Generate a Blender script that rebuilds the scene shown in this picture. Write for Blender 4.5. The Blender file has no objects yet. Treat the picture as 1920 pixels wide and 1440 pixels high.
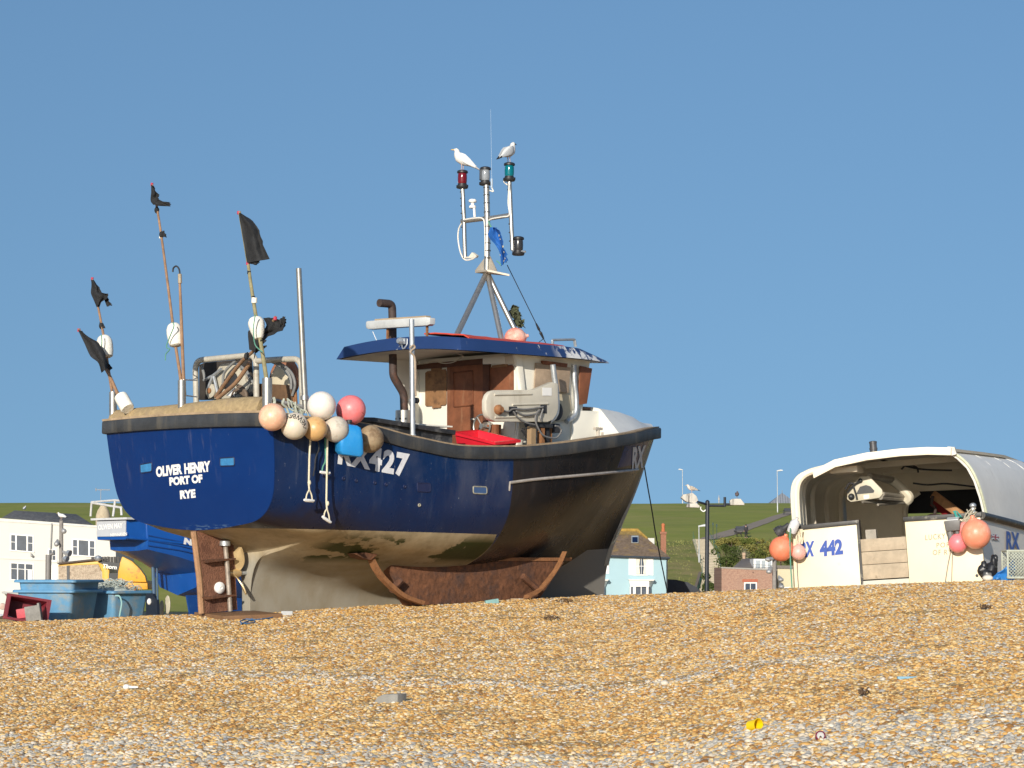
import bpy, bmesh, math, random
import numpy as np
from mathutils import Vector, Matrix, Euler, noise
from mathutils.bvhtree import BVHTree
random.seed(7)
R = math.radians
scene = bpy.context.scene
COL = scene.collection

# ------------------------------------------------------------------ camera
F, HOR, CZ = 4200.0, 1080.0, 1.6
PIT = math.atan((HOR - 720) / F)
cam = bpy.data.cameras.new('camera')
cam.sensor_width = 36.0
cam.lens = F / 1920 * 36
cam.clip_start, cam.clip_end = 0.5, 9000
camo = bpy.data.objects.new('camera', cam)
camo.location = (0, 0, CZ)
camo.rotation_euler = (math.pi / 2 + PIT, 0, 0)
COL.objects.link(camo)
scene.camera = camo
CAM = Vector((0, 0, CZ))
FW = Vector((0, math.cos(PIT), math.sin(PIT)))
UP = Vector((0, -math.sin(PIT), math.cos(PIT)))


def ray(px, py):
    return FW + Vector((1, 0, 0)) * ((px - 960) / F) + UP * ((720 - py) / F)


def at(px, py, Y):
    """measured point: photo pixel at a known distance Y"""
    r = ray(px, py)
    return CAM + r * (Y / r.y)


# ------------------------------------------------------------------ materials
MATS = {}


def mat(name, c, rough=0.6, metal=0.0, var=0.12, scale=6.0, bump=0.0, bscale=40.0,
        dirt=None, damt=0.0, dscale=2.0, streak=False, c2=None, spec=0.5, coord='Object', dsharp=0.12, trans=0.0):
    """noise-mottled surface, optional stain colour with its own shape, optional fine bump"""
    if name in MATS:
        return MATS[name]
    m = bpy.data.materials.new(name)
    m.use_nodes = True
    nt = m.node_tree
    N, L = nt.nodes, nt.links
    b = N['Principled BSDF']
    b.inputs['Roughness'].default_value = rough
    b.inputs['Metallic'].default_value = metal
    b.inputs['Specular IOR Level'].default_value = spec
    tc = N.new('ShaderNodeTexCoord')
    n1 = N.new('ShaderNodeTexNoise')
    n1.inputs['Scale'].default_value = scale
    n1.inputs['Detail'].default_value = 6
    n1.inputs['Roughness'].default_value = 0.65
    L.new(tc.outputs[coord], n1.inputs['Vector'])
    ramp = N.new('ShaderNodeValToRGB')
    ramp.color_ramp.elements[0].position = 0.3
    ramp.color_ramp.elements[1].position = 0.7
    d = c2 if c2 else tuple(max(0, x * (1 - var)) for x in c)
    e = c if c2 else tuple(min(1, x * (1 + var)) for x in c)
    ramp.color_ramp.elements[0].color = (*d, 1)
    ramp.color_ramp.elements[1].color = (*e, 1)
    L.new(n1.outputs['Fac'], ramp.inputs['Fac'])
    out = ramp.outputs['Color']
    if dirt:
        mp = N.new('ShaderNodeMapping')
        if streak:
            mp.inputs['Scale'].default_value = (1, 1, 0.12)
        L.new(tc.outputs[coord], mp.inputs['Vector'])
        n2 = N.new('ShaderNodeTexNoise')
        n2.inputs['Scale'].default_value = dscale
        n2.inputs['Detail'].default_value = 8
        n2.inputs['Roughness'].default_value = 0.7
        L.new(mp.outputs['Vector'], n2.inputs['Vector'])
        r2 = N.new('ShaderNodeMapRange')
        r2.inputs['From Min'].default_value = 0.62 - damt * 0.35
        r2.inputs['From Max'].default_value = 0.62 - damt * 0.35 + dsharp
        L.new(n2.outputs['Fac'], r2.inputs['Value'])
        mx = N.new('ShaderNodeMix')
        mx.data_type = 'RGBA'
        L.new(r2.outputs['Result'], mx.inputs['Factor'])
        L.new(out, mx.inputs['A'])
        mx.inputs['B'].default_value = (*dirt, 1)
        out = mx.outputs['Result']
    L.new(out, b.inputs['Base Color'])
    if bump:
        n3 = N.new('ShaderNodeTexNoise')
        n3.inputs['Scale'].default_value = bscale
        n3.inputs['Detail'].default_value = 5
        L.new(tc.outputs[coord], n3.inputs['Vector'])
        bp = N.new('ShaderNodeBump')
        bp.inputs['Strength'].default_value = bump
        bp.inputs['Distance'].default_value = 0.02
        L.new(n3.outputs['Fac'], bp.inputs['Height'])
        L.new(bp.outputs['Normal'], b.inputs['Normal'])
    if trans:
        b.inputs['Subsurface Weight'].default_value = trans
        b.inputs['Subsurface Radius'].default_value = (0.06, 0.03, 0.02)
    MATS[name] = m
    return m


# ------------------------------------------------------------------ things and parts
ROOTS = {}


def tag(o, label=None, cat=None, group=None, kind=None):
    if label: o['label'] = label
    if cat: o['category'] = cat
    if group: o['group'] = group
    if kind: o['kind'] = kind
    return o


def thing(name, label, cat, loc=(0, 0, 0), group=None, mw=None):
    o = bpy.data.objects.new(name, None)
    o.empty_display_size = 0.2
    COL.objects.link(o)
    if mw is None:
        mw = Matrix.Translation(Vector(loc))
    o.matrix_world = mw
    ROOTS[o.name] = mw
    return tag(o, label, cat, group)


def dup(root, mw, label=None, group=None):
    r = root.copy()
    COL.objects.link(r)
    r.matrix_world = mw
    ROOTS[r.name] = mw
    if label: r['label'] = label
    if group: r['group'] = group
    for ch in [o for o in list(COL.objects) if o.parent == root]:
        c = ch.copy(); COL.objects.link(c); c.parent = r
        for g in [o for o in list(COL.objects) if o.parent == ch]:
            d = g.copy(); COL.objects.link(d); d.parent = c
    return r


def frame(z):
    z = Vector(z).normalized()
    a = Vector((0, 0, 1)) if abs(z.z) < 0.9 else Vector((1, 0, 0))
    x = a.cross(z).normalized()
    return x, z.cross(x), z


class MB:
    """collects shapes in world coordinates; build() links them as one mesh object"""
    def __init__(self):
        self.bm = bmesh.new()

    def face(self, pts):
        vs = [self.bm.verts.new(p) for p in pts]
        try:
            return self.bm.faces.new(vs)
        except ValueError:
            return None

    def hexa(self, p):  # 8 pts: bottom 4 (ccw), top 4
        v = [self.bm.verts.new(q) for q in p]
        for f in ((0, 3, 2, 1), (4, 5, 6, 7), (0, 1, 5, 4), (1, 2, 6, 5), (2, 3, 7, 6), (3, 0, 4, 7)):
            self.bm.faces.new([v[i] for i in f])
        return self

    def box(self, c, sz, M=None):
        M = M or Matrix.Identity(3)
        c = Vector(c)
        x, y, z = (Vector(M.col[i]) * sz[i] / 2 for i in range(3))
        return self.hexa([c - x - y - z, c + x - y - z, c + x + y - z, c - x + y - z,
                          c - x - y + z, c + x - y + z, c + x + y + z, c - x + y + z])

    def prism(self, pts, ext):
        """closed polygon pts pushed along ext"""
        ext = Vector(ext)
        a = [self.bm.verts.new(p) for p in pts]
        b = [self.bm.verts.new(Vector(p) + ext) for p in pts]
        n = len(pts)
        self.bm.faces.new(a); self.bm.faces.new(b[::-1])
        for i in range(n):
            self.bm.faces.new([a[i], b[i], b[(i + 1) % n], a[(i + 1) % n]])
        return self

    def loft(self, rings, cap=True, closed=True):
        vs = [[self.bm.verts.new(p) for p in r] for r in rings]
        n = len(vs[0])
        for i in range(len(vs) - 1):
            for j in range(n if closed else n - 1):
                k = (j + 1) % n
                q = [vs[i][j], vs[i][k], vs[i + 1][k], vs[i + 1][j]]
                try: self.bm.faces.new(q)
                except ValueError: pass
        if cap and closed:
            self.bm.faces.new(vs[0][::-1]); self.bm.faces.new(vs[-1])
        return self

    def tube(self, path, r, n=10, cap=True):
        path = [Vector(p) for p in path]
        rs = r if isinstance(r, (list, tuple)) else [r] * len(path)
        rings = []
        px = None
        for i, p in enumerate(path):
            if i == 0: d = path[1] - p
            elif i == len(path) - 1: d = p - path[i - 1]
            else: d = (path[i + 1] - p).normalized() + (p - path[i - 1]).normalized()
            d.normalize()
            if px is None:
                x, y, _ = frame(d)
            else:
                x = (px - d * px.dot(d)).normalized(); y = d.cross(x)
            px = x
            rings.append([p + (x * math.cos(2 * math.pi * k / n) + y * math.sin(2 * math.pi * k / n)) * rs[i] for k in range(n)])
        return self.loft(rings, cap)

    def lathe(self, base, axis, prof, n=24, cap=True):
        x, y, z = frame(axis)
        base = Vector(base)
        rings = [[base + z * h + (x * math.cos(2 * math.pi * k / n) + y * math.sin(2 * math.pi * k / n)) * max(r, 1e-4) for k in range(n)] for r, h in prof]
        return self.loft(rings, cap)

    def ball(self, c, r, axis=(0, 0, 1), n=32, m=20, sc=1.0):
        prof = [(r * math.sin(math.pi * i / m), -r * sc * math.cos(math.pi * i / m)) for i in range(m + 1)]
        prof[0] = (1e-3, -r * sc); prof[-1] = (1e-3, r * sc)
        return self.lathe(c, axis, prof, n)

    def sheet(self, grid, thick=0.0):
        """grid[i][j] of points, given a thickness when thick > 0"""
        self.loft(grid, cap=False, closed=False)
        if thick:
            n, m = len(grid), len(grid[0])
            g2 = []
            for i in range(n):
                row = []
                for j in range(m):
                    a = Vector(grid[min(i + 1, n - 1)][j]) - Vector(grid[max(i - 1, 0)][j])
                    b = Vector(grid[i][min(j + 1, m - 1)]) - Vector(grid[i][max(j - 1, 0)])
                    nn = a.cross(b)
                    nn = nn.normalized() if nn.length > 1e-9 else Vector((0, 0, 1))
                    row.append(Vector(grid[i][j]) + nn * thick)
                g2.append(row)
            self.loft(g2, cap=False, closed=False)
            for A, B in ((0, 1),):
                e1 = [[Vector(g[0]) for g in grid], [g[0] for g in g2]]
                e2 = [[Vector(g[-1]) for g in grid], [g[-1] for g in g2]]
                e3 = [grid[0], g2[0]]; e4 = [grid[-1], g2[-1]]
                for e in (e1, e2, e3, e4):
                    self.loft(e, cap=False, closed=False)
        return self

    def build(self, name, m, parent=None, smooth=35, bevel=0.0, label=None, recalc=True, merge=True):
        bm = self.bm
        if merge:
            bmesh.ops.remove_doubles(bm, verts=bm.verts, dist=1e-5)
        if bevel:
            es = [e for e in bm.edges if len(e.link_faces) == 2 and e.calc_face_angle(0) > R(35)]
            if es:
                bmesh.ops.bevel(bm, geom=es, offset=bevel, segments=2, profile=0.6, affect='EDGES', clamp_overlap=True)
        if recalc:
            bmesh.ops.recalc_face_normals(bm, faces=bm.faces)
        par = parent
        M = Matrix.Identity(4)
        if parent is not None:
            M = ROOTS[parent.name]
            bm.transform(M.inverted())
        me = bpy.data.meshes.new(name)
        if smooth:
            for f in bm.faces: f.smooth = True
            for e in bm.edges:
                if len(e.link_faces) != 2 or e.calc_face_angle(0) > R(smooth): e.smooth = False
        bm.to_mesh(me); bm.free()
        o = bpy.data.objects.new(name, me)
        ms = m if isinstance(m, (list, tuple)) else [m]
        for k in ms: me.materials.append(k)
        COL.objects.link(o)
        if par is not None:
            o.parent = par
        ROOTS[o.name] = M
        if label: o['label'] = label
        return o

    def solo(self, name, m, label, cat, group=None, loc=None, **kw):
        """one-mesh thing with its origin at its own base"""
        cs = [v.co for v in self.bm.verts]
        if loc is None:
            loc = Vector(((min(c.x for c in cs) + max(c.x for c in cs)) / 2, (min(c.y for c in cs) + max(c.y for c in cs)) / 2, min(c.z for c in cs)))
        T = Matrix.Translation(Vector(loc))
        self.bm.transform(T.inverted())
        o = self.build(name, m, None, **kw)
        o.matrix_world = T
        ROOTS[o.name] = T
        return tag(o, label, cat, group)


def catmull(pts, n):
    pts = [np.array(p, float) for p in pts]
    P = [2 * pts[0] - pts[1]] + pts + [2 * pts[-1] - pts[-2]]
    out = []
    for i in range(1, len(P) - 2):
        for k in range(n):
            t = k / n
            a, b, c, d = P[i - 1], P[i], P[i + 1], P[i + 2]
            out.append(0.5 * (2 * b + (c - a) * t + (2 * a - 5 * b + 4 * c - d) * t * t + (3 * b - a - 3 * c + d) * t ** 3))
    out.append(pts[-1])
    return [Vector(p) for p in out]


def arcpath(pts, r, n=6):
    """polyline with its corners rounded"""
    pts = [Vector(p) for p in pts]
    out = [pts[0]]
    for i in range(1, len(pts) - 1):
        a = (pts[i - 1] - pts[i]); b = (pts[i + 1] - pts[i])
        ra = min(r, a.length * 0.49); rb = min(r, b.length * 0.49)
        A = pts[i] + a.normalized() * ra; B = pts[i] + b.normalized() * rb
        for k in range(n + 1):
            t = k / n
            out.append(A * (1 - t) ** 2 + pts[i] * 2 * t * (1 - t) + B * t * t)
    out.append(pts[-1])
    return out


def pchip(xs, ys, x):
    """monotone cubic interpolation"""
    xs = list(xs); n = len(xs)
    if x <= xs[0]: return ys[0]
    if x >= xs[-1]: return ys[-1]
    d = [(ys[i + 1] - ys[i]) / (xs[i + 1] - xs[i]) for i in range(n - 1)]
    m = [d[0]] + [0 if d[i - 1] * d[i] <= 0 else 2 * d[i - 1] * d[i] / (d[i - 1] + d[i]) for i in range(1, n - 1)] + [d[-1]]
    i = max(k for k in range(n - 1) if xs[k] <= x)
    h = xs[i + 1] - xs[i]; t = (x - xs[i]) / h
    return ((2 * t ** 3 - 3 * t ** 2 + 1) * ys[i] + (t ** 3 - 2 * t ** 2 + t) * h * m[i]
            + (-2 * t ** 3 + 3 * t ** 2) * ys[i + 1] + (t ** 3 - t ** 2) * h * m[i + 1])


# ------------------------------------------------------------------ lettering
def text_tris(body, bold=0.0, shear=0.0, cuts=0, spacing=1.0):
    cu = bpy.data.curves.new('lettering', 'FONT')
    cu.body = body; cu.size = 1.0; cu.offset = bold; cu.shear = shear
    cu.align_x = 'CENTER'; cu.resolution_u = 4; cu.space_character = spacing
    ob = bpy.data.objects.new('lettering', cu)
    COL.objects.link(ob)
    dg = bpy.context.evaluated_depsgraph_get()
    me = bpy.data.meshes.new_from_object(ob.evaluated_get(dg))
    bpy.data.objects.remove(ob); bpy.data.curves.remove(cu)
    bm = bmesh.new(); bm.from_mesh(me); bpy.data.meshes.remove(me)
    bmesh.ops.triangulate(bm, faces=bm.faces)
    for _ in range(cuts):
        es = [e for e in bm.edges if e.calc_length() > 0.12]
        bmesh.ops.subdivide_edges(bm, edges=es, cuts=1)
        bmesh.ops.triangulate(bm, faces=bm.faces)
    xs = [v.co.x for v in bm.verts]; ys = [v.co.y for v in bm.verts]
    x0, x1, y0, y1 = min(xs), max(xs), min(ys), max(ys)
    for v in bm.verts:
        v.co = Vector(((v.co.x - x0) / (x1 - x0), (v.co.y - y0) / (y1 - y0), 0))
    return bm


def letters(body, fn, bold=0.03, shear=0.0, cuts=0, into=None, spacing=1.0):
    """flat raised letters mapped by fn(a, b) -> world point, a and b running 0..1 over the words"""
    mb = into or MB()
    bm = text_tris(body, bold, shear, cuts, spacing)
    vm = {v.index: mb.bm.verts.new(fn(v.co.x, v.co.y)) for v in bm.verts}
    for f in bm.faces:
        try: mb.bm.faces.new([vm[v.index] for v in f.verts])
        except ValueError: pass
    bm.free()
    return mb


def quad(p00, p10, p11, p01, off=(0, 0, 0)):
    p00, p10, p11, p01 = map(Vector, (p00, p10, p11, p01)); off = Vector(off)
    return lambda a, b: (p00 * (1 - a) + p10 * a) * (1 - b) + (p01 * (1 - a) + p11 * a) * b + off


# ------------------------------------------------------------------ light and sky
SUN_AZ, SUN_EL = 14.0, 16.5        # light travels towards azimuth 30 deg (x = sin, y = cos)
LD = Vector((math.sin(R(SUN_AZ)) * math.cos(R(SUN_EL)), math.cos(R(SUN_AZ)) * math.cos(R(SUN_EL)), -math.sin(R(SUN_EL))))
sun = bpy.data.lights.new('sun', 'SUN')
sun.energy = 5.0
sun.angle = R(0.55)
sun.color = (1.0, 0.93, 0.82)
so = bpy.data.objects.new('sun', sun)
so.rotation_euler = LD.to_track_quat('-Z', 'Y').to_euler()
so.location = (-30, -50, 40)
COL.objects.link(so)
world = bpy.data.worlds.new('World')
scene.world = world
world.use_nodes = True
nt = world.node_tree
bg = nt.nodes['Background']
sky = nt.nodes.new('ShaderNodeTexSky')
sky.sky_type = 'NISHITA'
sky.sun_disc = False
sky.sun_elevation = R(SUN_EL)
sky.sun_rotation = R(180 + SUN_AZ)
sky.altitude = 0
sky.air_density = 1.4
sky.dust_density = 1.8
sky.ozone_density = 5.2
nt.links.new(sky.outputs['Color'], bg.inputs['Color'])
tcn = nt.nodes.new('ShaderNodeTexCoord')
mpn = nt.nodes.new('ShaderNodeMapping')
mpn.vector_type = 'POINT'
mpn.inputs['Location'].default_value = (0, 0, 0.235)
mpn.inputs['Scale'].default_value = (1, 1, 0.65)
nrm = nt.nodes.new('ShaderNodeVectorMath'); nrm.operation = 'NORMALIZE'
nt.links.new(tcn.outputs['Generated'], mpn.inputs['Vector'])
nt.links.new(mpn.outputs['Vector'], nrm.inputs[0])
nt.links.new(nrm.outputs['Vector'], sky.inputs['Vector'])
bg.inputs['Strength'].default_value = 0.131
scene.view_settings.view_transform = 'Standard'
scene.view_settings.look = 'None'
scene.view_settings.exposure = 0.0
scene.view_settings.gamma = 1.0
scene.view_settings.use_curve_mapping = False
scene.render.film_transparent = False
scene.cycles.max_bounces = 8
scene.cycles.diffuse_bounces = 6
# ------------------------------------------------------------------ ground
RX = [-2500, -400, 0, 130, 300, 480, 600, 800, 1000, 1130, 1250, 1480, 1700, 1920, 2300, 4500]
RY = [1190, 1176, 1166, 1162, 1153, 1150, 1142, 1130, 1122, 1116, 1112, 1102, 1094, 1087, 1080, 1075]
YC = [31, 31, 31.3, 31.3, 31.3, 31.5, 32, 33, 34, 34.6, 33.5, 31.2, 30.6, 30.4, 30, 30]


def ground(x, y):
    px = 960 + F * x / max(y, 6.0)
    yr = pchip(RX, RY, px); yc = pchip(RX, YC, px)
    zc = CZ - (yr - HOR) / F * yc
    if y <= yc:
        d = yc - y
        z = zc - 0.056 * d - 0.02 * (1 - math.exp(-d / 1.5))
        if z < 0: z = z * 0.25
    else:
        d = y - yc
        z = zc - 0.05 * d
        if y > 52:
            t = min(1, (y - 52) / 45); t = t * t * (3 - 2 * t)
            z = z * (1 - t) + (-1.9) * t
        if y > 97: z = -1.9
    k = 1.0 if y < yc - 2 else max(0.0, (yc - y) / 2) if y < yc else 0.0
    # little storm berms running along the beach
    yy = y + 0.3 * noise.noise((x * 0.16, 0.3, 1.7)) + 0.5 * x
    b = 0.035 * math.exp(-((yy - 21.6) / 0.4) ** 2) - 0.02 * math.exp(-((yy - 20.3) / 0.7) ** 2) + 0.03 * math.exp(-((yy - 17.2) / 0.6) ** 2)
    b += 0.035 * noise.noise((x * 0.45, y * 0.5, 0.0)) + 0.020 * noise.noise((x * 1.5, y * 1.9, 4.0)) + 0.012 * noise.noise((x * 3.5, y * 4.5, 8.0))
    if y > 60: b = 0
    return z + b * k + (0.012 * noise.noise((x * 2.1, y * 2.1, 9.0)) if y < 50 else 0)


def axis(parts):
    out = []
    for a, b, st in parts:
        n = max(1, int(round((b - a) / st)))
        out += [a + (b - a) * i / n for i in range(n)]
    return out + [parts[-1][1]]


gx = axis([(-900, -100, 100), (-100, -20, 8), (-20, -10, 1), (-10, 10, 0.2), (10, 20, 1), (20, 100, 8), (100, 900, 100)])
gy = axis([(-60, 6, 6), (6, 11, 0.8), (11, 37, 0.16), (37, 60, 1.2), (60, 110, 4), (110, 230, 30)])


def shingle_mat():
    m = bpy.data.materials.new('shingle')
    m.use_nodes = True
    nt = m.node_tree; N, L = nt.nodes, nt.links
    b = N['Principled BSDF']; b.inputs['Roughness'].default_value = 0.75
    b.inputs['Specular IOR Level'].default_value = 0.3
    tc = N.new('ShaderNodeTexCoord')
    v = N.new('ShaderNodeTexVoronoi'); v.inputs['Scale'].default_value = 42
    L.new(tc.outputs['Object'], v.inputs['Vector'])
    sp = N.new('ShaderNodeSeparateColor'); L.new(v.outputs['Color'], sp.inputs['Color'])
    r = N.new('ShaderNodeValToRGB'); pebble_ramp(r)
    L.new(sp.outputs['Red'], r.inputs['Fac'])
    L.new(r.outputs['Color'], b.inputs['Base Color'])
    bp = N.new('ShaderNodeBump'); bp.inputs['Strength'].default_value = 1.0; bp.inputs['Distance'].default_value = 0.03
    bp.invert = True
    L.new(v.outputs['Distance'], bp.inputs['Height']); L.new(bp.outputs['Normal'], b.inputs['Normal'])
    return m


PEB = [(0.0, (0.24, 0.115, 0.035)), (0.16, (0.42, 0.21, 0.058)), (0.38, (0.55, 0.31, 0.092)), (0.60, (0.63, 0.40, 0.145)), (0.78, (0.65, 0.46, 0.21)),
       (0.90, (0.65, 0.51, 0.28)), (0.94, (0.36, 0.33, 0.29)), (0.975, (0.54, 0.48, 0.40)), (1.0, (0.74, 0.67, 0.56))]


def pebble_ramp(r):
    cr = r.color_ramp
    cr.elements[0].position = 0; cr.elements[0].color = (*PEB[0][1], 1)
    cr.elements[1].position = 1; cr.elements[1].color = (*PEB[-1][1], 1)
    for p, c in PEB[1:-1]:
        e = cr.elements.new(p); e.color = (*c, 1)
    cr.interpolation = 'LINEAR'


def pebble_mat():
    m = bpy.data.materials.new('pebble')
    m.use_nodes = True
    nt = m.node_tree; N, L = nt.nodes, nt.links
    b = N['Principled BSDF']; b.inputs['Roughness'].default_value = 0.6
    b.inputs['Specular IOR Level'].default_value = 0.35
    oi = N.new('ShaderNodeObjectInfo')
    r = N.new('ShaderNodeValToRGB'); pebble_ramp(r)
    L.new(oi.outputs['Random'], r.inputs['Fac'])
    # drifts of grey flint lying along the berms
    sx = N.new('ShaderNodeSeparateXYZ'); L.new(oi.outputs['Location'], sx.inputs['Vector'])
    n1 = N.new('ShaderNodeTexNoise'); n1.inputs['Scale'].default_value = 0.55; n1.inputs['Detail'].default_value = 3
    mp = N.new('ShaderNodeMapping'); mp.inputs['Scale'].default_value = (0.5, 1.3, 0)
    L.new(oi.outputs['Location'], mp.inputs['Vector']); L.new(mp.outputs['Vector'], n1.inputs['Vector'])
    cv = N.new('ShaderNodeValToRGB')
    mr = N.new('ShaderNodeMapRange')
    mr.inputs['From Min'].default_value = 12; mr.inputs['From Max'].default_value = 36
    ma = N.new('ShaderNodeMath'); ma.operation = 'MULTIPLY_ADD'; ma.inputs[1].default_value = 0.5
    L.new(sx.outputs['X'], ma.inputs[0]); L.new(sx.outputs['Y'], ma.inputs[2])
    ad = N.new('ShaderNodeMath'); ad.operation = 'MULTIPLY_ADD'; ad.inputs[1].default_value = 0.9
    L.new(n1.outputs['Fac'], ad.inputs[0]); L.new(ma.outputs[0], ad.inputs[2])
    L.new(ad.outputs[0], mr.inputs['Value'])
    cr = cv.color_ramp
    def pos(y): return (y + 0.45 - 12) / 24
    stops = [(0.0, .62), (pos(16.5), .58), (pos(17.2), .2), (pos(18.6), .06), (pos(20.6), .10), (pos(21.35), .25), (pos(21.6), .75), (pos(21.85), .2), (pos(26), .12), (1.0, .15)]
    cr.elements[0].position = 0; cr.elements[0].color = (stops[0][1],) * 3 + (1,)
    cr.elements[1].position = 1; cr.elements[1].color = (stops[-1][1],) * 3 + (1,)
    for p, k in stops[1:-1]:
        e = cr.elements.new(p); e.color = (k, k, k, 1)
    L.new(mr.outputs['Result'], cv.inputs['Fac'])
    # second random from the first
    m2 = N.new('ShaderNodeMath'); m2.operation = 'MULTIPLY'; m2.inputs[1].default_value = 977.31
    fr = N.new('ShaderNodeMath'); fr.operation = 'FRACT'
    L.new(oi.outputs['Random'], m2.inputs[0]); L.new(m2.outputs[0], fr.inputs[0])
    lt = N.new('ShaderNodeMath'); lt.operation = 'LESS_THAN'
    L.new(fr.outputs[0], lt.inputs[0]); L.new(cv.outputs['Color'], lt.inputs[1])
    g = N.new('ShaderNodeValToRGB')
    g.color_ramp.elements[0].color = (0.27, 0.265, 0.25, 1); g.color_ramp.elements[1].color = (0.64, 0.59, 0.50, 1)
    e = g.color_ramp.elements.new(0.45); e.color = (0.47, 0.44, 0.38, 1)
    e = g.color_ramp.elements.new(0.7); e.color = (0.66, 0.52, 0.34, 1)
    m3 = N.new('ShaderNodeMath'); m3.operation = 'MULTIPLY'; m3.inputs[1].default_value = 91.7
    f3 = N.new('ShaderNodeMath'); f3.operation = 'FRACT'
    L.new(oi.outputs['Random'], m3.inputs[0]); L.new(m3.outputs[0], f3.inputs[0]); L.new(f3.outputs[0], g.inputs['Fac'])
    mx = N.new('ShaderNodeMix'); mx.data_type = 'RGBA'
    L.new(lt.outputs[0], mx.inputs['Factor']); L.new(r.outputs['Color'], mx.inputs['A']); L.new(g.outputs['Color'], mx.inputs['B'])
    L.new(mx.outputs['Result'], b.inputs['Base Color'])
    return m


SH = shingle_mat()
mb = MB()
mb.loft([[(x, y, ground(x, y)) for x in gx] for y in gy], cap=False, closed=False)
sh = mb.build('shingle_beach', SH, smooth=180, recalc=False, merge=False)
sh['kind'] = 'structure'

# pebbles lying on the beach in view
PM = pebble_mat()
mb = MB()
ys = axis([(9, 36.4, 0.3)])
rows = []
for y in ys:
    hw = 0.25 * y + 0.6
    rows.append([(hw * (i / 30 - 1), y, ground(hw * (i / 30 - 1), y) - 0.004) for i in range(61)])
mb.loft(rows, cap=False, closed=False)
pb = mb.build('pebbles', PM, smooth=180, recalc=False, merge=False)
pb['kind'] = 'stuff'
tag(pb, 'loose tan and grey flint pebbles covering the beach slope', 'pebbles')
dens = pb.data.attributes.new('dens', 'FLOAT', 'POINT')
for i, v in enumerate(pb.data.vertices):
    dens.data[i].value = pchip([9, 13, 17, 22, 28, 36], [1400, 2600, 2900, 2700, 2100, 1600], v.co.y)
    
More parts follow.
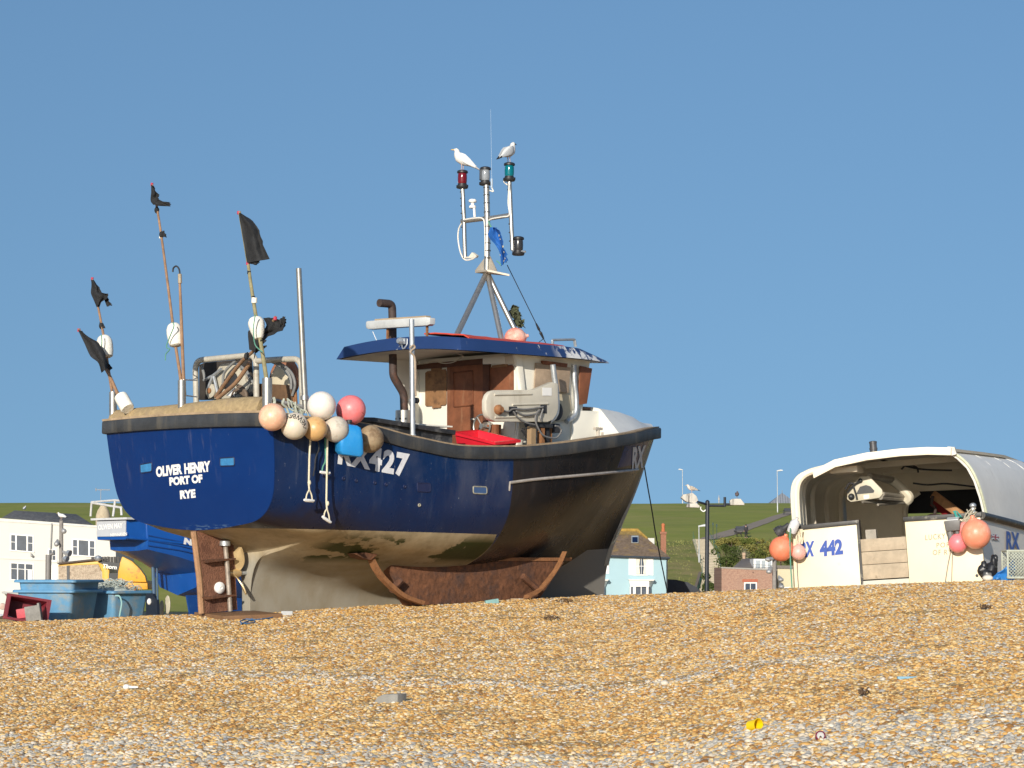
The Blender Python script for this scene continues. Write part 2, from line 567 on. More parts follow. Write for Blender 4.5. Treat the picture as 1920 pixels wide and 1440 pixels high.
def pebble_nodes(md_obj, m):
    g = bpy.data.node_groups.new('pebble_scatter', 'GeometryNodeTree')
    g.interface.new_socket('Geometry', in_out='INPUT', socket_type='NodeSocketGeometry')
    g.interface.new_socket('Geometry', in_out='OUTPUT', socket_type='NodeSocketGeometry')
    N, L = g.nodes, g.links
    gi = N.new('NodeGroupInput'); go = N.new('NodeGroupOutput')
    ds = N.new('GeometryNodeDistributePointsOnFaces')
    na = N.new('GeometryNodeInputNamedAttribute'); na.data_type = 'FLOAT'; na.inputs['Name'].default_value = 'dens'
    L.new(gi.outputs[0], ds.inputs['Mesh']); L.new(na.outputs['Attribute'], ds.inputs['Density'])
    join = N.new('GeometryNodeJoinGeometry')
    for k in range(4):
        ic = N.new('GeometryNodeMeshIcoSphere'); ic.inputs['Radius'].default_value = 1.0; ic.inputs['Subdivisions'].default_value = 2
        nz = N.new('ShaderNodeTexNoise'); nz.noise_dimensions = '4D'
        nz.inputs['W'].default_value = k * 7.3; nz.inputs['Scale'].default_value = 0.8; nz.inputs['Detail'].default_value = 1
        ps = N.new('GeometryNodeInputPosition'); L.new(ps.outputs[0], nz.inputs['Vector'])
        sb = N.new('ShaderNodeVectorMath'); sb.operation = 'SUBTRACT'; sb.inputs[1].default_value = (0.5, 0.5, 0.5)
        L.new(nz.outputs['Color'], sb.inputs[0])
        sc = N.new('ShaderNodeVectorMath'); sc.operation = 'SCALE'; sc.inputs['Scale'].default_value = 1.5
        L.new(sb.outputs[0], sc.inputs[0])
        sp = N.new('GeometryNodeSetPosition'); L.new(ic.outputs['Mesh'], sp.inputs['Geometry']); L.new(sc.outputs[0], sp.inputs['Offset'])
        tr = N.new('GeometryNodeTransform'); tr.inputs['Scale'].default_value = [(1, .8, .5), (1, .65, .55), (1, .9, .6), (1, .7, .4)][k]
        L.new(sp.outputs[0], tr.inputs['Geometry'])
        ss = N.new('GeometryNodeSetShadeSmooth'); L.new(tr.outputs[0], ss.inputs['Geometry'])
        sm = N.new('GeometryNodeSetMaterial'); sm.inputs['Material'].default_value = m
        L.new(ss.outputs[0], sm.inputs['Geometry'])
        ti = N.new('GeometryNodeGeometryToInstance'); L.new(sm.outputs[0], ti.inputs[0]); L.new(ti.outputs[0], join.inputs[0])
    ip = N.new('GeometryNodeInstanceOnPoints')
    L.new(ds.outputs['Points'], ip.inputs['Points']); L.new(join.outputs[0], ip.inputs['Instance'])
    ip.inputs['Pick Instance'].default_value = True
    ri = N.new('FunctionNodeRandomValue'); ri.data_type = 'INT'
    [s for s in ri.inputs if s.name == 'Max' and s.type == 'INT'][0].default_value = 3
    L.new([s for s in ri.outputs if s.type == 'INT'][0], ip.inputs['Instance Index'])
    rr = N.new('FunctionNodeRandomValue'); rr.data_type = 'FLOAT_VECTOR'
    rr.inputs['Min'].default_value = (-0.5, -0.5, 0); rr.inputs['Max'].default_value = (0.5, 0.5, 6.28)
    L.new(rr.outputs[0], ip.inputs['Rotation'])
    rs = N.new('FunctionNodeRandomValue'); rs.data_type = 'FLOAT'
    fi = [s for s in rs.inputs if s.type == 'VALUE']
    fi[0].default_value = 0.0; fi[1].default_value = 1.0
    pw = N.new('ShaderNodeMath'); pw.operation = 'POWER'; pw.inputs[1].default_value = 4.5
    L.new([s for s in rs.outputs if s.type == 'VALUE'][0], pw.inputs[0])
    ml = N.new('ShaderNodeMath'); ml.operation = 'MULTIPLY_ADD'; ml.inputs[1].default_value = 0.021; ml.inputs[2].default_value = 0.0092
    L.new(pw.outputs[0], ml.inputs[0])
    ps2 = N.new('GeometryNodeInputPosition'); sx2 = N.new('ShaderNodeSeparateXYZ'); L.new(ps2.outputs[0], sx2.inputs[0])
    m4 = N.new('ShaderNodeMath'); m4.operation = 'MULTIPLY_ADD'; m4.inputs[1].default_value = .5; L.new(sx2.outputs['X'], m4.inputs[0]); L.new(sx2.outputs['Y'], m4.inputs[2])
    mr2 = N.new('ShaderNodeMapRange'); L.new(m4.outputs[0], mr2.inputs[0])
    for i_, v_ in enumerate((16.2, 17.6, 1.25, 1.0)): mr2.inputs[i_ + 1].default_value = v_
    m5 = N.new('ShaderNodeMath'); m5.operation = 'MULTIPLY'; L.new(ml.outputs[0], m5.inputs[0]); L.new(mr2.outputs[0], m5.inputs[1])
    L.new(m5.outputs[0], ip.inputs['Scale'])
    L.new(ip.outputs[0], go.inputs[0])
    md = md_obj.modifiers.new('scatter', 'NODES'); md.node_group = g


pebble_nodes(pb, PM)

# ------------------------------------------------------------------ town ground and the grassy hill
def hill_z(x, y):
    z = pchip([205, 222, 235, 290, 330, 430, 520, 900, 3000], [-2.0, -1.9, -0.6, 6.2, 9.4, 15.4, 16.5, 14, -30], y)
    return z + (0.25 * noise.noise((x * 0.03, y * 0.03, 2.0)) if 235 < y < 425 else 0) - 0.0008 * x * (y > 300) * (y < 900)


def grass_mat(name, a, b, c, sc):
    m = mat(name, a, 0.9, var=0.2, scale=sc, c2=b, dirt=c, damt=0.45, dscale=sc * 0.4, dsharp=0.3, bump=0.6, bscale=2.0, spec=0.1)
    return m


GR = grass_mat('lawn', (0.27, 0.285, 0.062), (0.20, 0.225, 0.05), (0.34, 0.285, 0.105), 0.12)
mb = MB()
hx = axis([(-1500, -100, 100), (-100, 120, 5), (120, 1500, 100)])
hy = axis([(205, 440, 5), (440, 1000, 60), (1000, 3000, 500)])
mb.loft([[(x, y, hill_z(x, y)) for x in hx] for y in hy], cap=False, closed=False)
hl = mb.build('hill', GR, smooth=180, recalc=False, merge=False); hl['kind'] = 'structure'
# ------------------------------------------------------------------ main boat frame (u forward, v to starboard, w up)
class Frame:
    def __init__(s, O, th, roll):
        th, roll = R(th), R(roll)
        s.O = Vector(O)
        s.U = Vector((math.cos(th), math.sin(th), 0))
        s0 = Vector((math.sin(th), -math.cos(th), 0)); z0 = Vector((0, 0, 1))
        s.S = s0 * math.cos(roll) - z0 * math.sin(roll)
        s.W = z0 * math.cos(roll) + s0 * math.sin(roll)
        s.M = Matrix(((s.U.x, -s.S.x, s.W.x, O[0]), (s.U.y, -s.S.y, s.W.y, O[1]), (s.U.z, -s.S.z, s.W.z, O[2]), (0, 0, 0, 1)))
        s.M3 = s.M.to_3x3()

    def __call__(s, u, v, w):
        return s.O + s.U * u + s.S * v + s.W * w

    def inv(s, P):
        d = Vector(P) - s.O
        return d.dot(s.U), d.dot(s.S), d.dot(s.W)

    def _p(s, px, py, n, k):
        r = ray(px, py)
        return CAM + r * ((k - (CAM - s.O).dot(n)) / r.dot(n))

    def pv(s, px, py, v): return s._p(px, py, s.S, v)
    def pu(s, px, py, u): return s._p(px, py, s.U, u)
    def pw(s, px, py, w): return s._p(px, py, s.W, w)


B = Frame((-4.5018, 30.6098, 1.1), 46, 1.0)


class Nodes:
    """small helper to write shader maths"""
    def __init__(s, name):
        s.m = bpy.data.materials.new(name); s.m.use_nodes = True
        s.nt = s.m.node_tree; s.N = s.nt.nodes; s.L = s.nt.links
        s.b = s.N['Principled BSDF']
        s.tc = s.N.new('ShaderNodeTexCoord')
        sp = s.N.new('ShaderNodeSeparateXYZ'); s.L.new(s.tc.outputs['Object'], sp.inputs[0])
        s.x, s.y, s.z = sp.outputs

    def put(s, sock, v):
        if hasattr(v, 'is_linked'): s.L.new(v, sock)
        else: sock.default_value = v

    def op(s, o, a, b=0.0, c=0.0):
        n = s.N.new('ShaderNodeMath'); n.operation = o
        for i, q in enumerate((a, b, c)): s.put(n.inputs[i], q)
        return n.outputs[0]

    def noise(s, scale, stretch=(1, 1, 1), detail=6, rough=0.65, w=0.0):
        mp = s.N.new('ShaderNodeMapping'); mp.inputs['Scale'].default_value = stretch
        mp.inputs['Location'].default_value = (w, w * 2, w * 3)
        s.L.new(s.tc.outputs['Object'], mp.inputs[0])
        n = s.N.new('ShaderNodeTexNoise'); n.inputs['Scale'].default_value = scale
        n.inputs['Detail'].default_value = detail; n.inputs['Roughness'].default_value = rough
        s.L.new(mp.outputs[0], n.inputs['Vector'])
        return n.outputs['Fac']

    def step(s, v, a, b, lo=0.0, hi=1.0):
        n = s.N.new('ShaderNodeMapRange')
        s.put(n.inputs[0], v); n.inputs[1].default_value = a; n.inputs[2].default_value = b
        n.inputs[3].default_value = lo; n.inputs[4].default_value = hi
        return n.outputs[0]

    def mix(s, f, a, b):
        n = s.N.new('ShaderNodeMix'); n.data_type = 'RGBA'
        s.put(n.inputs['Factor'], f)
        for k, q in (('A', a), ('B', b)):
            s.put(n.inputs[k], q if hasattr(q, 'is_linked') else (*q, 1))
        return n.outputs['Result']

    def done(s, col, rough=None, bump=None, bd=0.01, bs=1.0):
        s.put(s.b.inputs['Base Color'], col)
        if rough is not None: s.put(s.b.inputs['Roughness'], rough)
        if bump is not None:
            n = s.N.new('ShaderNodeBump'); n.inputs['Distance'].default_value = bd; n.inputs['Strength'].default_value = bs
            s.L.new(bump, n.inputs['Height']); s.L.new(n.outputs[0], s.b.inputs['Normal'])
        return s.m


def hull_material():
    n = Nodes('hull_paint')
    n1 = n.noise(1.3, (1, 1, .35)); n2 = n.noise(5, (1, 1, .1), w=3); fine = n.noise(30, w=5); n4 = n.noise(2.4, w=9)
    blue = n.mix(n1, (0.002, 0.013, 0.058), (0.004, 0.026, 0.10))
    streak = n.op('MULTIPLY', n.step(n2, .56, .74), n.step(n.z, 1.3, 2.4, 0.05, .45))
    blue = n.mix(streak, blue, (0.15, 0.17, 0.21))
    fade = n.op('MULTIPLY', n.step(n.noise(1.9, (1, 1, .55), w=31, detail=9), .47, .66, 0, .55), n.op('MULTIPLY', n.step(n.x, 1.6, 3.0, .25, 1), n.step(n.z, 1.3, 1.9)))
    blue = n.mix(fade, blue, (0.075, 0.085, 0.13))
    blue = n.mix(n.op('MULTIPLY', n.step(n.noise(34, (1, 1, .5), w=51, detail=3), .70, .74), .6), blue, (0.35, 0.36, 0.38))
    # brown-black tone rising from the turn of the bilge, strongest aft
    bilge_dark = n.op('MULTIPLY', n.step(n.op('ADD', n.z, n.op('MULTIPLY', n4, .7)), 1.62, 1.9, 1, 0), n.step(n.x, 2.6, .6))
    blue = n.mix(n.op('MULTIPLY', bilge_dark, .85), blue, (0.018, 0.014, 0.018))
    black = n.mix(n1, (0.006, 0.006, 0.008), (0.018, 0.016, 0.017))
    black = n.mix(n.op('MULTIPLY', n.step(n2, .58, .8), n.step(n.z, 1.4, 2.4, .04, .22)), black, (0.2, 0.18, 0.17))
    black = n.mix(n.step(n.noise(2.2, (1, 1, .4), w=7), .45, .8, 0, .5), black, (0.05, 0.028, 0.018))
    patch = n.op('MULTIPLY', n.op('MULTIPLY', n.op('GREATER_THAN', n.x, 7.35), n.op('GREATER_THAN', n.z, n.op('MULTIPLY_ADD', n.x, .1, 1.47))), n.op('LESS_THAN', n.x, 9.5))
    black = n.mix(patch, black, (0.012, 0.03, 0.14))
    fore = n.op('GREATER_THAN', n.x, 4.45)
    top = n.mix(fore, blue, black)
    cream = n.mix(n.noise(1.6, w=11), (0.40, 0.31, 0.18), (0.60, 0.50, 0.34))
    cream = n.mix(n.step(n.noise(9, (1, 1, .3), w=2), .5, .75, 0, .5), cream, (0.28, 0.2, 0.11))
    grey = n.mix(n1, (0.23, 0.22, 0.18), (0.36, 0.33, 0.27))
    low = n.mix(n.step(n.op('ADD', n.z, n.op('MULTIPLY', n4, .25)), .78, 1.02), grey, cream)
    low = n.mix(n.step(n.noise(1.4, (1, 1, .5), w=41, detail=9), .42, .68, 0, .7), low, (0.20, 0.155, 0.085))
    low = n.mix(n.op('MULTIPLY', fore, n.step(n.x, 4.5, 7.5, .5, 1)), low, (0.20, 0.19, 0.17))
    # weed grown on the cream band
    weed = n.op('MULTIPLY', n.step(n.noise(1.15, (1, 1, 1.5), w=21, detail=9), .47, .50), n.op('MULTIPLY', n.step(n.z, .68, .78), n.step(n.z, 1.12, 1.0)))
    weed = n.op('MULTIPLY', weed, n.op('MULTIPLY', n.step(n.x, 1.2, 1.6), n.step(n.x, 4.44, 4.4)))
    low = n.mix(weed, low, n.mix(fine, (0.012, 0.022, 0.003), (0.045, 0.06, 0.008)))
    # boundary height: boot top aft, lower under the black forebody, up again to the stem
    cv = n.N.new('ShaderNodeFloatCurve'); c = cv.mapping.curves[0]
    pts = [(0, 1.16), (4.40, 1.13), (4.46, .60), (7.3, .62), (8.0, .92), (10, 1.0)]
    c.points[0].location = (0, pts[0][1] / 2); c.points[1].location = (1, pts[-1][1] / 2)
    for a, b in pts[1:-1]:
        c.points.new(a / 10, b / 2)
    for p in c.points: p.handle_type = 'VECTOR'
    cv.mapping.update()
    n.put(cv.inputs['Value'], n.op('DIVIDE', n.x, 10))
    edge = n.op('MULTIPLY', cv.outputs[0], 2)
    isl = n.op('LESS_THAN', n.z, n.op('ADD', edge, n.op('MULTIPLY', n.op('SUBTRACT', fine, .5), .012)))
    col = n.mix(isl, top, low)
    rough = n.op('ADD', n.op('MULTIPLY', isl, .3), n.step(n1, .3, .7, .2, .36))
    n.b.inputs['Specular IOR Level'].default_value = .35
    return n.done(col, rough, n.noise(3.2, w=15, detail=3), .012, .5)


def transom_material():
    n = Nodes('transom_paint')
    n1 = n.noise(1.6); n2 = n.noise(7, (1, 1, .12), w=3); n3 = n.noise(26, w=4)
    c = n.mix(n1, (0.0015, 0.021, 0.112), (0.003, 0.032, 0.152))
    c = n.mix(n.op('MULTIPLY', n.step(n2, .58, .75), n.step(n.z, 1.7, 2.45, .0, .3)), c, (0.3, 0.28, 0.27))
    c = n.mix(n.op('MULTIPLY', n.step(n3, .7, .74), .55), c, (0.4, 0.42, 0.45))
    # scuffed lower edge
    c = n.mix(n.op('MULTIPLY', n.step(n.noise(14, (1, .5, 3), w=8), .54, .58), n.op('MULTIPLY', n.step(n.z, 1.22, 1.15), n.step(n.y, .3, -.2))), c, (0.10, 0.17, 0.26))
    n.b.inputs['Specular IOR Level'].default_value = .22
    return n.done(c, n.step(n1, .3, .7, .28, .45), n.noise(2.5, w=5, detail=2), .01, .3)


RUBBER = mat('rubber', (0.038, 0.041, 0.045), 0.6, var=.35, scale=3, dirt=(0.12, 0.105, 0.08), damt=.28, dscale=3, streak=True, dsharp=.25, bump=.2)
BLACKBOARD = mat('black_board', (0.028, 0.028, 0.03), 0.5, var=.4, scale=4, dirt=(0.12, 0.115, 0.11), damt=.3, dscale=5)
WHITE = mat('white_paint', (0.80, 0.765, 0.66), 0.45, var=.03, scale=2, dirt=(0.52, 0.44, 0.32), damt=-.1, dscale=3, streak=True)
LINING = mat('roof_lining', (0.62, 0.55, 0.44), 0.6, var=.08, scale=3)
WOOD = mat('brown_wood', (0.20, 0.072, 0.032), 0.55, var=.35, scale=4, dirt=(0.30, 0.16, 0.085), damt=.1, dscale=7, streak=True, bump=.15)
PLY = mat('ply_board', (0.27, 0.14, 0.062), 0.6, var=.3, scale=5, dirt=(0.13, 0.07, 0.035), damt=.25, dscale=4)
PALEPLY = mat('pale_ply', (0.36, 0.27, 0.19), 0.7, var=.25, scale=5, dirt=(0.16, 0.1, 0.07), damt=.2, dscale=6, streak=True)
STEEL = mat('stainless_steel', (0.45, 0.43, 0.39), 0.36, metal=.8, var=.15, scale=12)
GALV = mat('galvanised', (0.50, 0.52, 0.53), 0.45, metal=.7, var=.2, scale=14)
GREYPAINT = mat('grey_paint', (0.50, 0.49, 0.42), 0.5, var=.1, scale=4, dirt=(0.36, 0.31, 0.22), damt=.1, dscale=3, streak=True)
HAUL = mat('hauler_grey', (0.55, 0.51, 0.42), 0.45, var=.1, scale=3, dirt=(0.30, 0.26, 0.19), damt=.2, dscale=2.2, streak=True, dsharp=.2)
RUST = mat('rust', (0.14, 0.058, 0.027), 0.9, var=.45, scale=9, dirt=(0.07, 0.04, 0.032), damt=.45, dscale=3.5, bump=1.0, bscale=14, dsharp=.2)
RUSTBAR = mat('rust_bar', (0.26, 0.115, 0.045), 0.8, var=.3, scale=12, bump=.4)
RUDDERRUST = mat('rudder_rust', (0.20, 0.09, 0.052), 0.85, var=.3, scale=18, dirt=(0.12, 0.05, 0.03), damt=.3, dscale=3, bump=.8, bscale=40)
DARK = mat('dark_metal', (0.03, 0.03, 0.032), 0.5, var=.4, scale=9)
SOOT = mat('sooty_pipe', (0.055, 0.036, 0.03), 0.7, var=.35, scale=8, dirt=(0.12, 0.055, 0.035), damt=.25, dscale=6)
BRONZE = mat('bronze', (0.62, 0.46, 0.24), 0.38, metal=.55, var=.12, scale=6)
NAMEWHITE = mat('white_lettering', (0.78, 0.77, 0.74), 0.5, var=.04)
REGWHITE = mat('faded_white_lettering', (0.70, 0.70, 0.72), 0.55, var=.1, scale=9, dirt=(0.4, 0.4, 0.45), damt=.05, dscale=8)
BLUEPATCH = mat('light_blue_recess', (0.04, 0.20, 0.42), 0.45, var=.25, scale=20)
HESSIAN = mat('hessian', (0.36, 0.265, 0.14), 0.95, var=.25, scale=14, dirt=(0.30, 0.22, 0.13), damt=.3, dscale=4, bump=.6, bscale=70)
CAPWOOD = mat('cap_wood', (0.33, 0.24, 0.15), 0.8, var=.3, scale=8)
BLACKRUBBER = mat('black_rubber', (0.018, 0.018, 0.02), 0.45, var=.3, scale=8)


def roof_material():
    n = Nodes('blue_roof_paint')
    n1 = n.noise(2); n2 = n.noise(7, (1, 1, .22), w=6, detail=8)
    c = n.mix(n1, (0.012, 0.032, 0.105), (0.020, 0.048, 0.15))
    g = n.op('MULTIPLY', n.step(n2, .49, .53), n.step(n.x, 5.9, 6.3, 0, .85))
    g2 = n.op('MULTIPLY', n.step(n.noise(9, (1, 1, .3), w=12), .66, .7), .5)
    c = n.mix(n.op('MAXIMUM', g, g2), c, (0.72, 0.72, 0.70))
    return n.done(c, .42)


# ------------------------------------------------------------------ hull shape
ROWS = 7
STN = [  # t, then (v, w) for sheer, upper side, lower side, bilge, garboard, keel top, keel
    (0.000, [(1.85, 2.66), (1.79, 1.95), (1.67, 1.52), (1.36, 1.27), (.80, 1.175), (.38, 1.135), (0.0, 1.12)]),
    (0.130, [(1.92, 2.60), (1.92, 1.90), (1.87, 1.45), (1.66, 1.12), (1.0, .96), (.42, .86), (0.0, .82)]),
    (0.132, [(1.92, 2.60), (1.92, 1.90), (1.87, 1.45), (1.66, 1.12), (.85, .90), (.15, .66), (.09, -.02)]),
    (0.250, [(1.94, 2.45), (1.95, 1.80), (1.88, 1.35), (1.62, 1.00), (.82, .70), (.19, .45), (.09, -.05)]),
    (0.345, [(1.96, 2.365), (1.96, 1.75), (1.88, 1.30), (1.58, .92), (.80, .58), (.20, .32), (.09, -.05)]),
    (0.450, [(1.955, 2.40), (1.94, 1.75), (1.84, 1.30), (1.50, .88), (.75, .54), (.19, .30), (.09, -.05)]),
    (0.550, [(1.93, 2.49), (1.87, 1.78), (1.72, 1.30), (1.36, .88), (.65, .54), (.17, .30), (.085, -.05)]),
    (0.650, [(1.85, 2.62), (1.70, 1.84), (1.48, 1.32), (1.10, .90), (.52, .56), (.15, .30), (.08, -.05)]),
    (0.750, [(1.62, 2.74), (1.38, 1.90), (1.10, 1.36), (.74, .92), (.34, .58), (.13, .30), (.075, -.03)]),
    (0.840, [(1.24, 2.86), (.96, 1.95), (.68, 1.40), (.42, .94), (.21, .60), (.11, .32), (.07, 0)]),
    (0.920, [(.74, 2.93), (.52, 1.98), (.32, 1.42), (.19, .95), (.12, .62), (.08, .33), (.06, 0)]),
    (1.000, [(.04, 2.98), (.04, 2.0), (.04, 1.43), (.04, .96), (.04, .62), (.04, .33), (.04, 0)]),
]
UEND = [9.88, 9.40, 9.06, 8.78, 8.66, 8.61, 8.57]
TT = [s[0] for s in STN]


COLV = [[q[1][j][0] for q in STN] for j in range(ROWS)]
COLW = [[q[1][j][1] for q in STN] for j in range(ROWS)]
STC = {}
RAKE = .147


def hull_pt(t, s, side=1):
    """s runs 0 (sheer) .. 1 (keel)"""
    if t not in STC:
        STC[t] = ([pchip(TT, COLV[j], t) for j in range(ROWS)], [pchip(TT, COLW[j], t) for j in range(ROWS)], [t * UEND[j] + max(0.0, 1 - t / .129) * RAKE * (2.66 - COLW[j][0]) for j in range(ROWS)])
    pv_, pw_, pu_ = STC[t]
    xs = [j / (ROWS - 1) for j in range(ROWS)]
    # smooth across rows
    a = s * (ROWS - 1); i = min(ROWS - 2, int(a)); f = a - i
    def cr(p):
        p0 = p[i - 1] if i > 0 else 2 * p[0] - p[1]
        p3 = p[i + 2] if i + 2 < ROWS else 2 * p[-1] - p[-2]
        return 0.5 * (2 * p[i] + (p[i + 1] - p0) * f + (2 * p0 - 5 * p[i] + 4 * p[i + 1] - p3) * f * f + (3 * p[i] - p0 - 3 * p[i + 1] + p3) * f ** 3)
    return cr(pu_), max(0.0, cr(pv_)) * side, cr(pw_)


def trans(px, py, off):
    """photo pixel carried onto the raked stern"""
    return B._p(px, py, B.U + B.W * RAKE, off + RAKE * 2.66)


boat = thing('fishing_boat', 'blue and black wooden fishing boat with OLIVER HENRY on its stern', 'fishing boat', mw=B.M)
ts = sorted(set([i / 90 for i in range(91)] + [.130, .132]))
NS = 54
shell = []
for t in ts:
    ring = [hull_pt(t, i / NS) for i in range(NS + 1)]
    port = [(u, -v, w) for u, v, w in ring[::-1]]
    shell.append([B(*q) for q in port] + [B(*q) for q in ring])
# port sheer .. keel .. starboard sheer
shell = [[B(*hull_pt(t, i / NS, -1)) for i in range(NS + 1)] + [B(*hull_pt(t, 1 - i / NS)) for i in range(NS + 1)] for t in ts]
nr = 2 * NS + 2
HULLTREE = BVHTree.FromPolygons([p for r in shell for p in r], [(i * nr + j, i * nr + j + 1, (i + 1) * nr + j + 1, (i + 1) * nr + j) for i in range(len(shell) - 1) for j in range(nr - 1)])


def on_hull(px, py, off=0.0):
    """photo pixel carried onto the hull side"""
    d = ray(px, py).normalized()
    p, nn, _, _ = HULLTREE.ray_cast(CAM, d)
    if p is None:
        p, nn, _, _ = HULLTREE.find_nearest(B.pv(px, py, .1))
    if nn.dot(d) > 0: nn = -nn
    return p + nn * off


mb = MB(); mb.loft(shell, cap=False, closed=False)
mb.build('hull', hull_material(), boat, smooth=28)
mb = MB()
ring = [hull_pt(0, i / NS) for i in range(NS + 1)]
out = [B(u - .012, v, w) for u, v, w in ring] + [B(u - .012, -v, w) for u, v, w in ring[::-1]]
mb.prism(out, B.U * .05)
mb.build('transom', transom_material(), boat, bevel=.012)
# deck
mb = MB()
mb.loft([[B(t * 9.2, -max(.01, pchip(TT, COLV[1], t) - .06), 1.98), B(t * 9.2, max(.01, pchip(TT, COLV[1], t) - .06), 1.98)] for t in [.01 + i / 25 * .95 for i in range(26)]], cap=False, closed=False)
mb.build('deck', mat('deck_paint', (0.22, 0.23, 0.24), .7), boat)


def sheer(t, dv=0.0, dw=0.0):
    u, v, w = hull_pt(t, 0)
    return u, v + dv, w + dw


# rubber belt along the sheer and round the stern
def belt_ring(P, n, top=.0, h=.175, th=.055):
    P = Vector(P)
    return [P + n * -.03 + B.W * top, P + n * th * .8 + B.W * top, P + n * th + B.W * (top - .02), P + n * th + B.W * (top - h + .02), P + n * th * .8 + B.W * (top - h), P + n * -.03 + B.W * (top - h)]


rings = []
path = []
for i in range(80):
    t = 1 - i / 80
    path.append((sheer(t), None))
side_pts = [Vector(sheer(1 - i / 80 * .985)) for i in range(81)]
stern = [Vector((-.0, 1.85 * (1 - 2 * k / 24), 2.66 + .03 * (1 - (1 - 2 * k / 24) ** 2))) for k in range(25)]
stern[0] = Vector((.0, 1.85, 2.66))
full = side_pts[:-1] + stern
mb = MB()
for i, q in enumerate(full):
    a = full[max(i - 1, 0)]; b = full[min(i + 1, len(full) - 1)]
    d = (b - a); d.z = 0; d.normalize()
    nrm = Vector((-d.y, d.x, 0)) if False else Vector((d.y, -d.x, 0))
    # outward: away from the centre of the boat
    c = Vector((q.x - 4.9, q.y, 0))
    if nrm.dot(c) < 0: nrm = -nrm
    N3 = B.U * nrm.x + B.S * nrm.y
    rings.append(belt_ring(B(*q), N3))
mb.loft(rings, cap=True)
prt = []
for i in range(41):
    q = Vector(sheer(i / 41 * .99)); q.y = -q.y
    q2 = Vector(sheer(min(1, i / 41 * .99 + .01))); q2.y = -q2.y
    d = (q2 - q); d.z = 0; d.normalize(); nn = Vector((d.y, -d.x, 0))
    if nn.y > 0: nn = -nn
    prt.append(belt_ring(B(*q), B.U * nn.x + B.S * nn.y))
mb.loft(prt, cap=True)
mb.build('rubbing_belt', RUBBER, boat, smooth=30)
# timber capping
mb = MB()
for sd in (1, -1):
    rr = []
    for i in range(60):
        u, v, w = sheer(i / 60 * .97)
        rr.append([B(u, sd * (v + .03), w + .002), B(u, sd * (v + .03), w + .022), B(u, sd * (v - .15), w + .022), B(u, sd * (v - .15), w + .002)])
    mb.loft(rr)
rr = []
for k in range(25):
    v = 1.88 * (1 - k / 12)
    w = 2.664 + .03 * (1 - (v / 1.88) ** 2)
    rr.append([B(-.035, v, w), B(-.035, v, w + .03), B(.16, v, w + .03), B(.16, v, w)])
mb.loft(rr)
mb.build('capping', CAPWOOD, boat)
# pale stem band, widened and coloured to imitate the bow's bright reflection
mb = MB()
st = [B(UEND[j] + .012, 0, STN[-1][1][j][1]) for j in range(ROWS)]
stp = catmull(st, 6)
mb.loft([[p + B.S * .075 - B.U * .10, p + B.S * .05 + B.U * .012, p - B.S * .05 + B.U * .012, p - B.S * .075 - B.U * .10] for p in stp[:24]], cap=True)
mb.build('stem_reflection_band', mat('stem_reflection_band', (0.42, 0.37, 0.30), .5, var=.2), boat)
# half-round strake on the bow
pts = [on_hull(955 + 240 * k / 14, pchip([955, 1000, 1075, 1140, 1203], [905, 899, 892, 886, 879], 955 + 240 * k / 14), .012) for k in range(15)]
mb = MB(); mb.tube(pts, .022, 8); mb.tube([pts[0], on_hull(955, 920, .0)], .014, 6)
mb.build('strake', mat('strake', (0.40, 0.36, 0.32), .5, var=.25), boat)

# lettering on stern and sides
for txt, q in (('OLIVER', ((293, 895), (342, 889), (341, 869), (292, 875))), ('HENRY', ((346, 889), (395, 884), (394, 864), (345, 869))),
               ('PORT OF', ((318, 911), (380, 905), (379, 889), (317, 895))), ('RYE', ((338, 936), (367, 933), (366, 917), (337, 920)))):
    letters(txt, quad(*[trans(*p, -.0165) for p in q]), bold=.058).build('name_lettering', NAMEWHITE, boat, recalc=False, label='white block letters ' + txt)


def hull_letters(txt, q, bold, off=.008, cuts=3, spacing=1.0):
    def fn(a, b):
        (x0, y0), (x1, y1), (x2, y2), (x3, y3) = q
        px = (x0 * (1 - a) + x1 * a) * (1 - b) + (x3 * (1 - a) + x2 * a) * b
        py = (y0 * (1 - a) + y1 * a) * (1 - b) + (y3 * (1 - a) + y2 * a) * b
        return on_hull(px, py, off)
    return letters(txt, fn, bold=bold, cuts=cuts, spacing=spacing)


hull_letters('RX427', ((632, 871), (763, 896), (768, 851), (636, 826)), .05, spacing=1.12).build('registration_number', REGWHITE, boat, recalc=False, label='RX427 in large white letters')
hull_letters('RX', ((1184, 880), (1205, 877), (1211, 834), (1186, 838)), .045).build('bow_lettering', REGWHITE, boat, recalc=False)


# freeing ports: recessed slots with a worn lip
def slot(pts, face, mouth, rim):
    """pts: corner points on the surface, in order"""
    f = MB()
    r = arcpath(pts + pts[:1], .03, 4)
    f.tube(r + [r[0]], .010, 6, cap=False)
    o = f.build('freeing_port', rim, boat)
    g = MB(); g.prism([p + face * .004 for p in arcpath([(pts[0] + pts[1]) / 2] + pts[1:] + pts[:1] + [(pts[0] + pts[1]) / 2], .03, 4)[:-1]], -face * .03)
    g.build('flap', mouth, o)


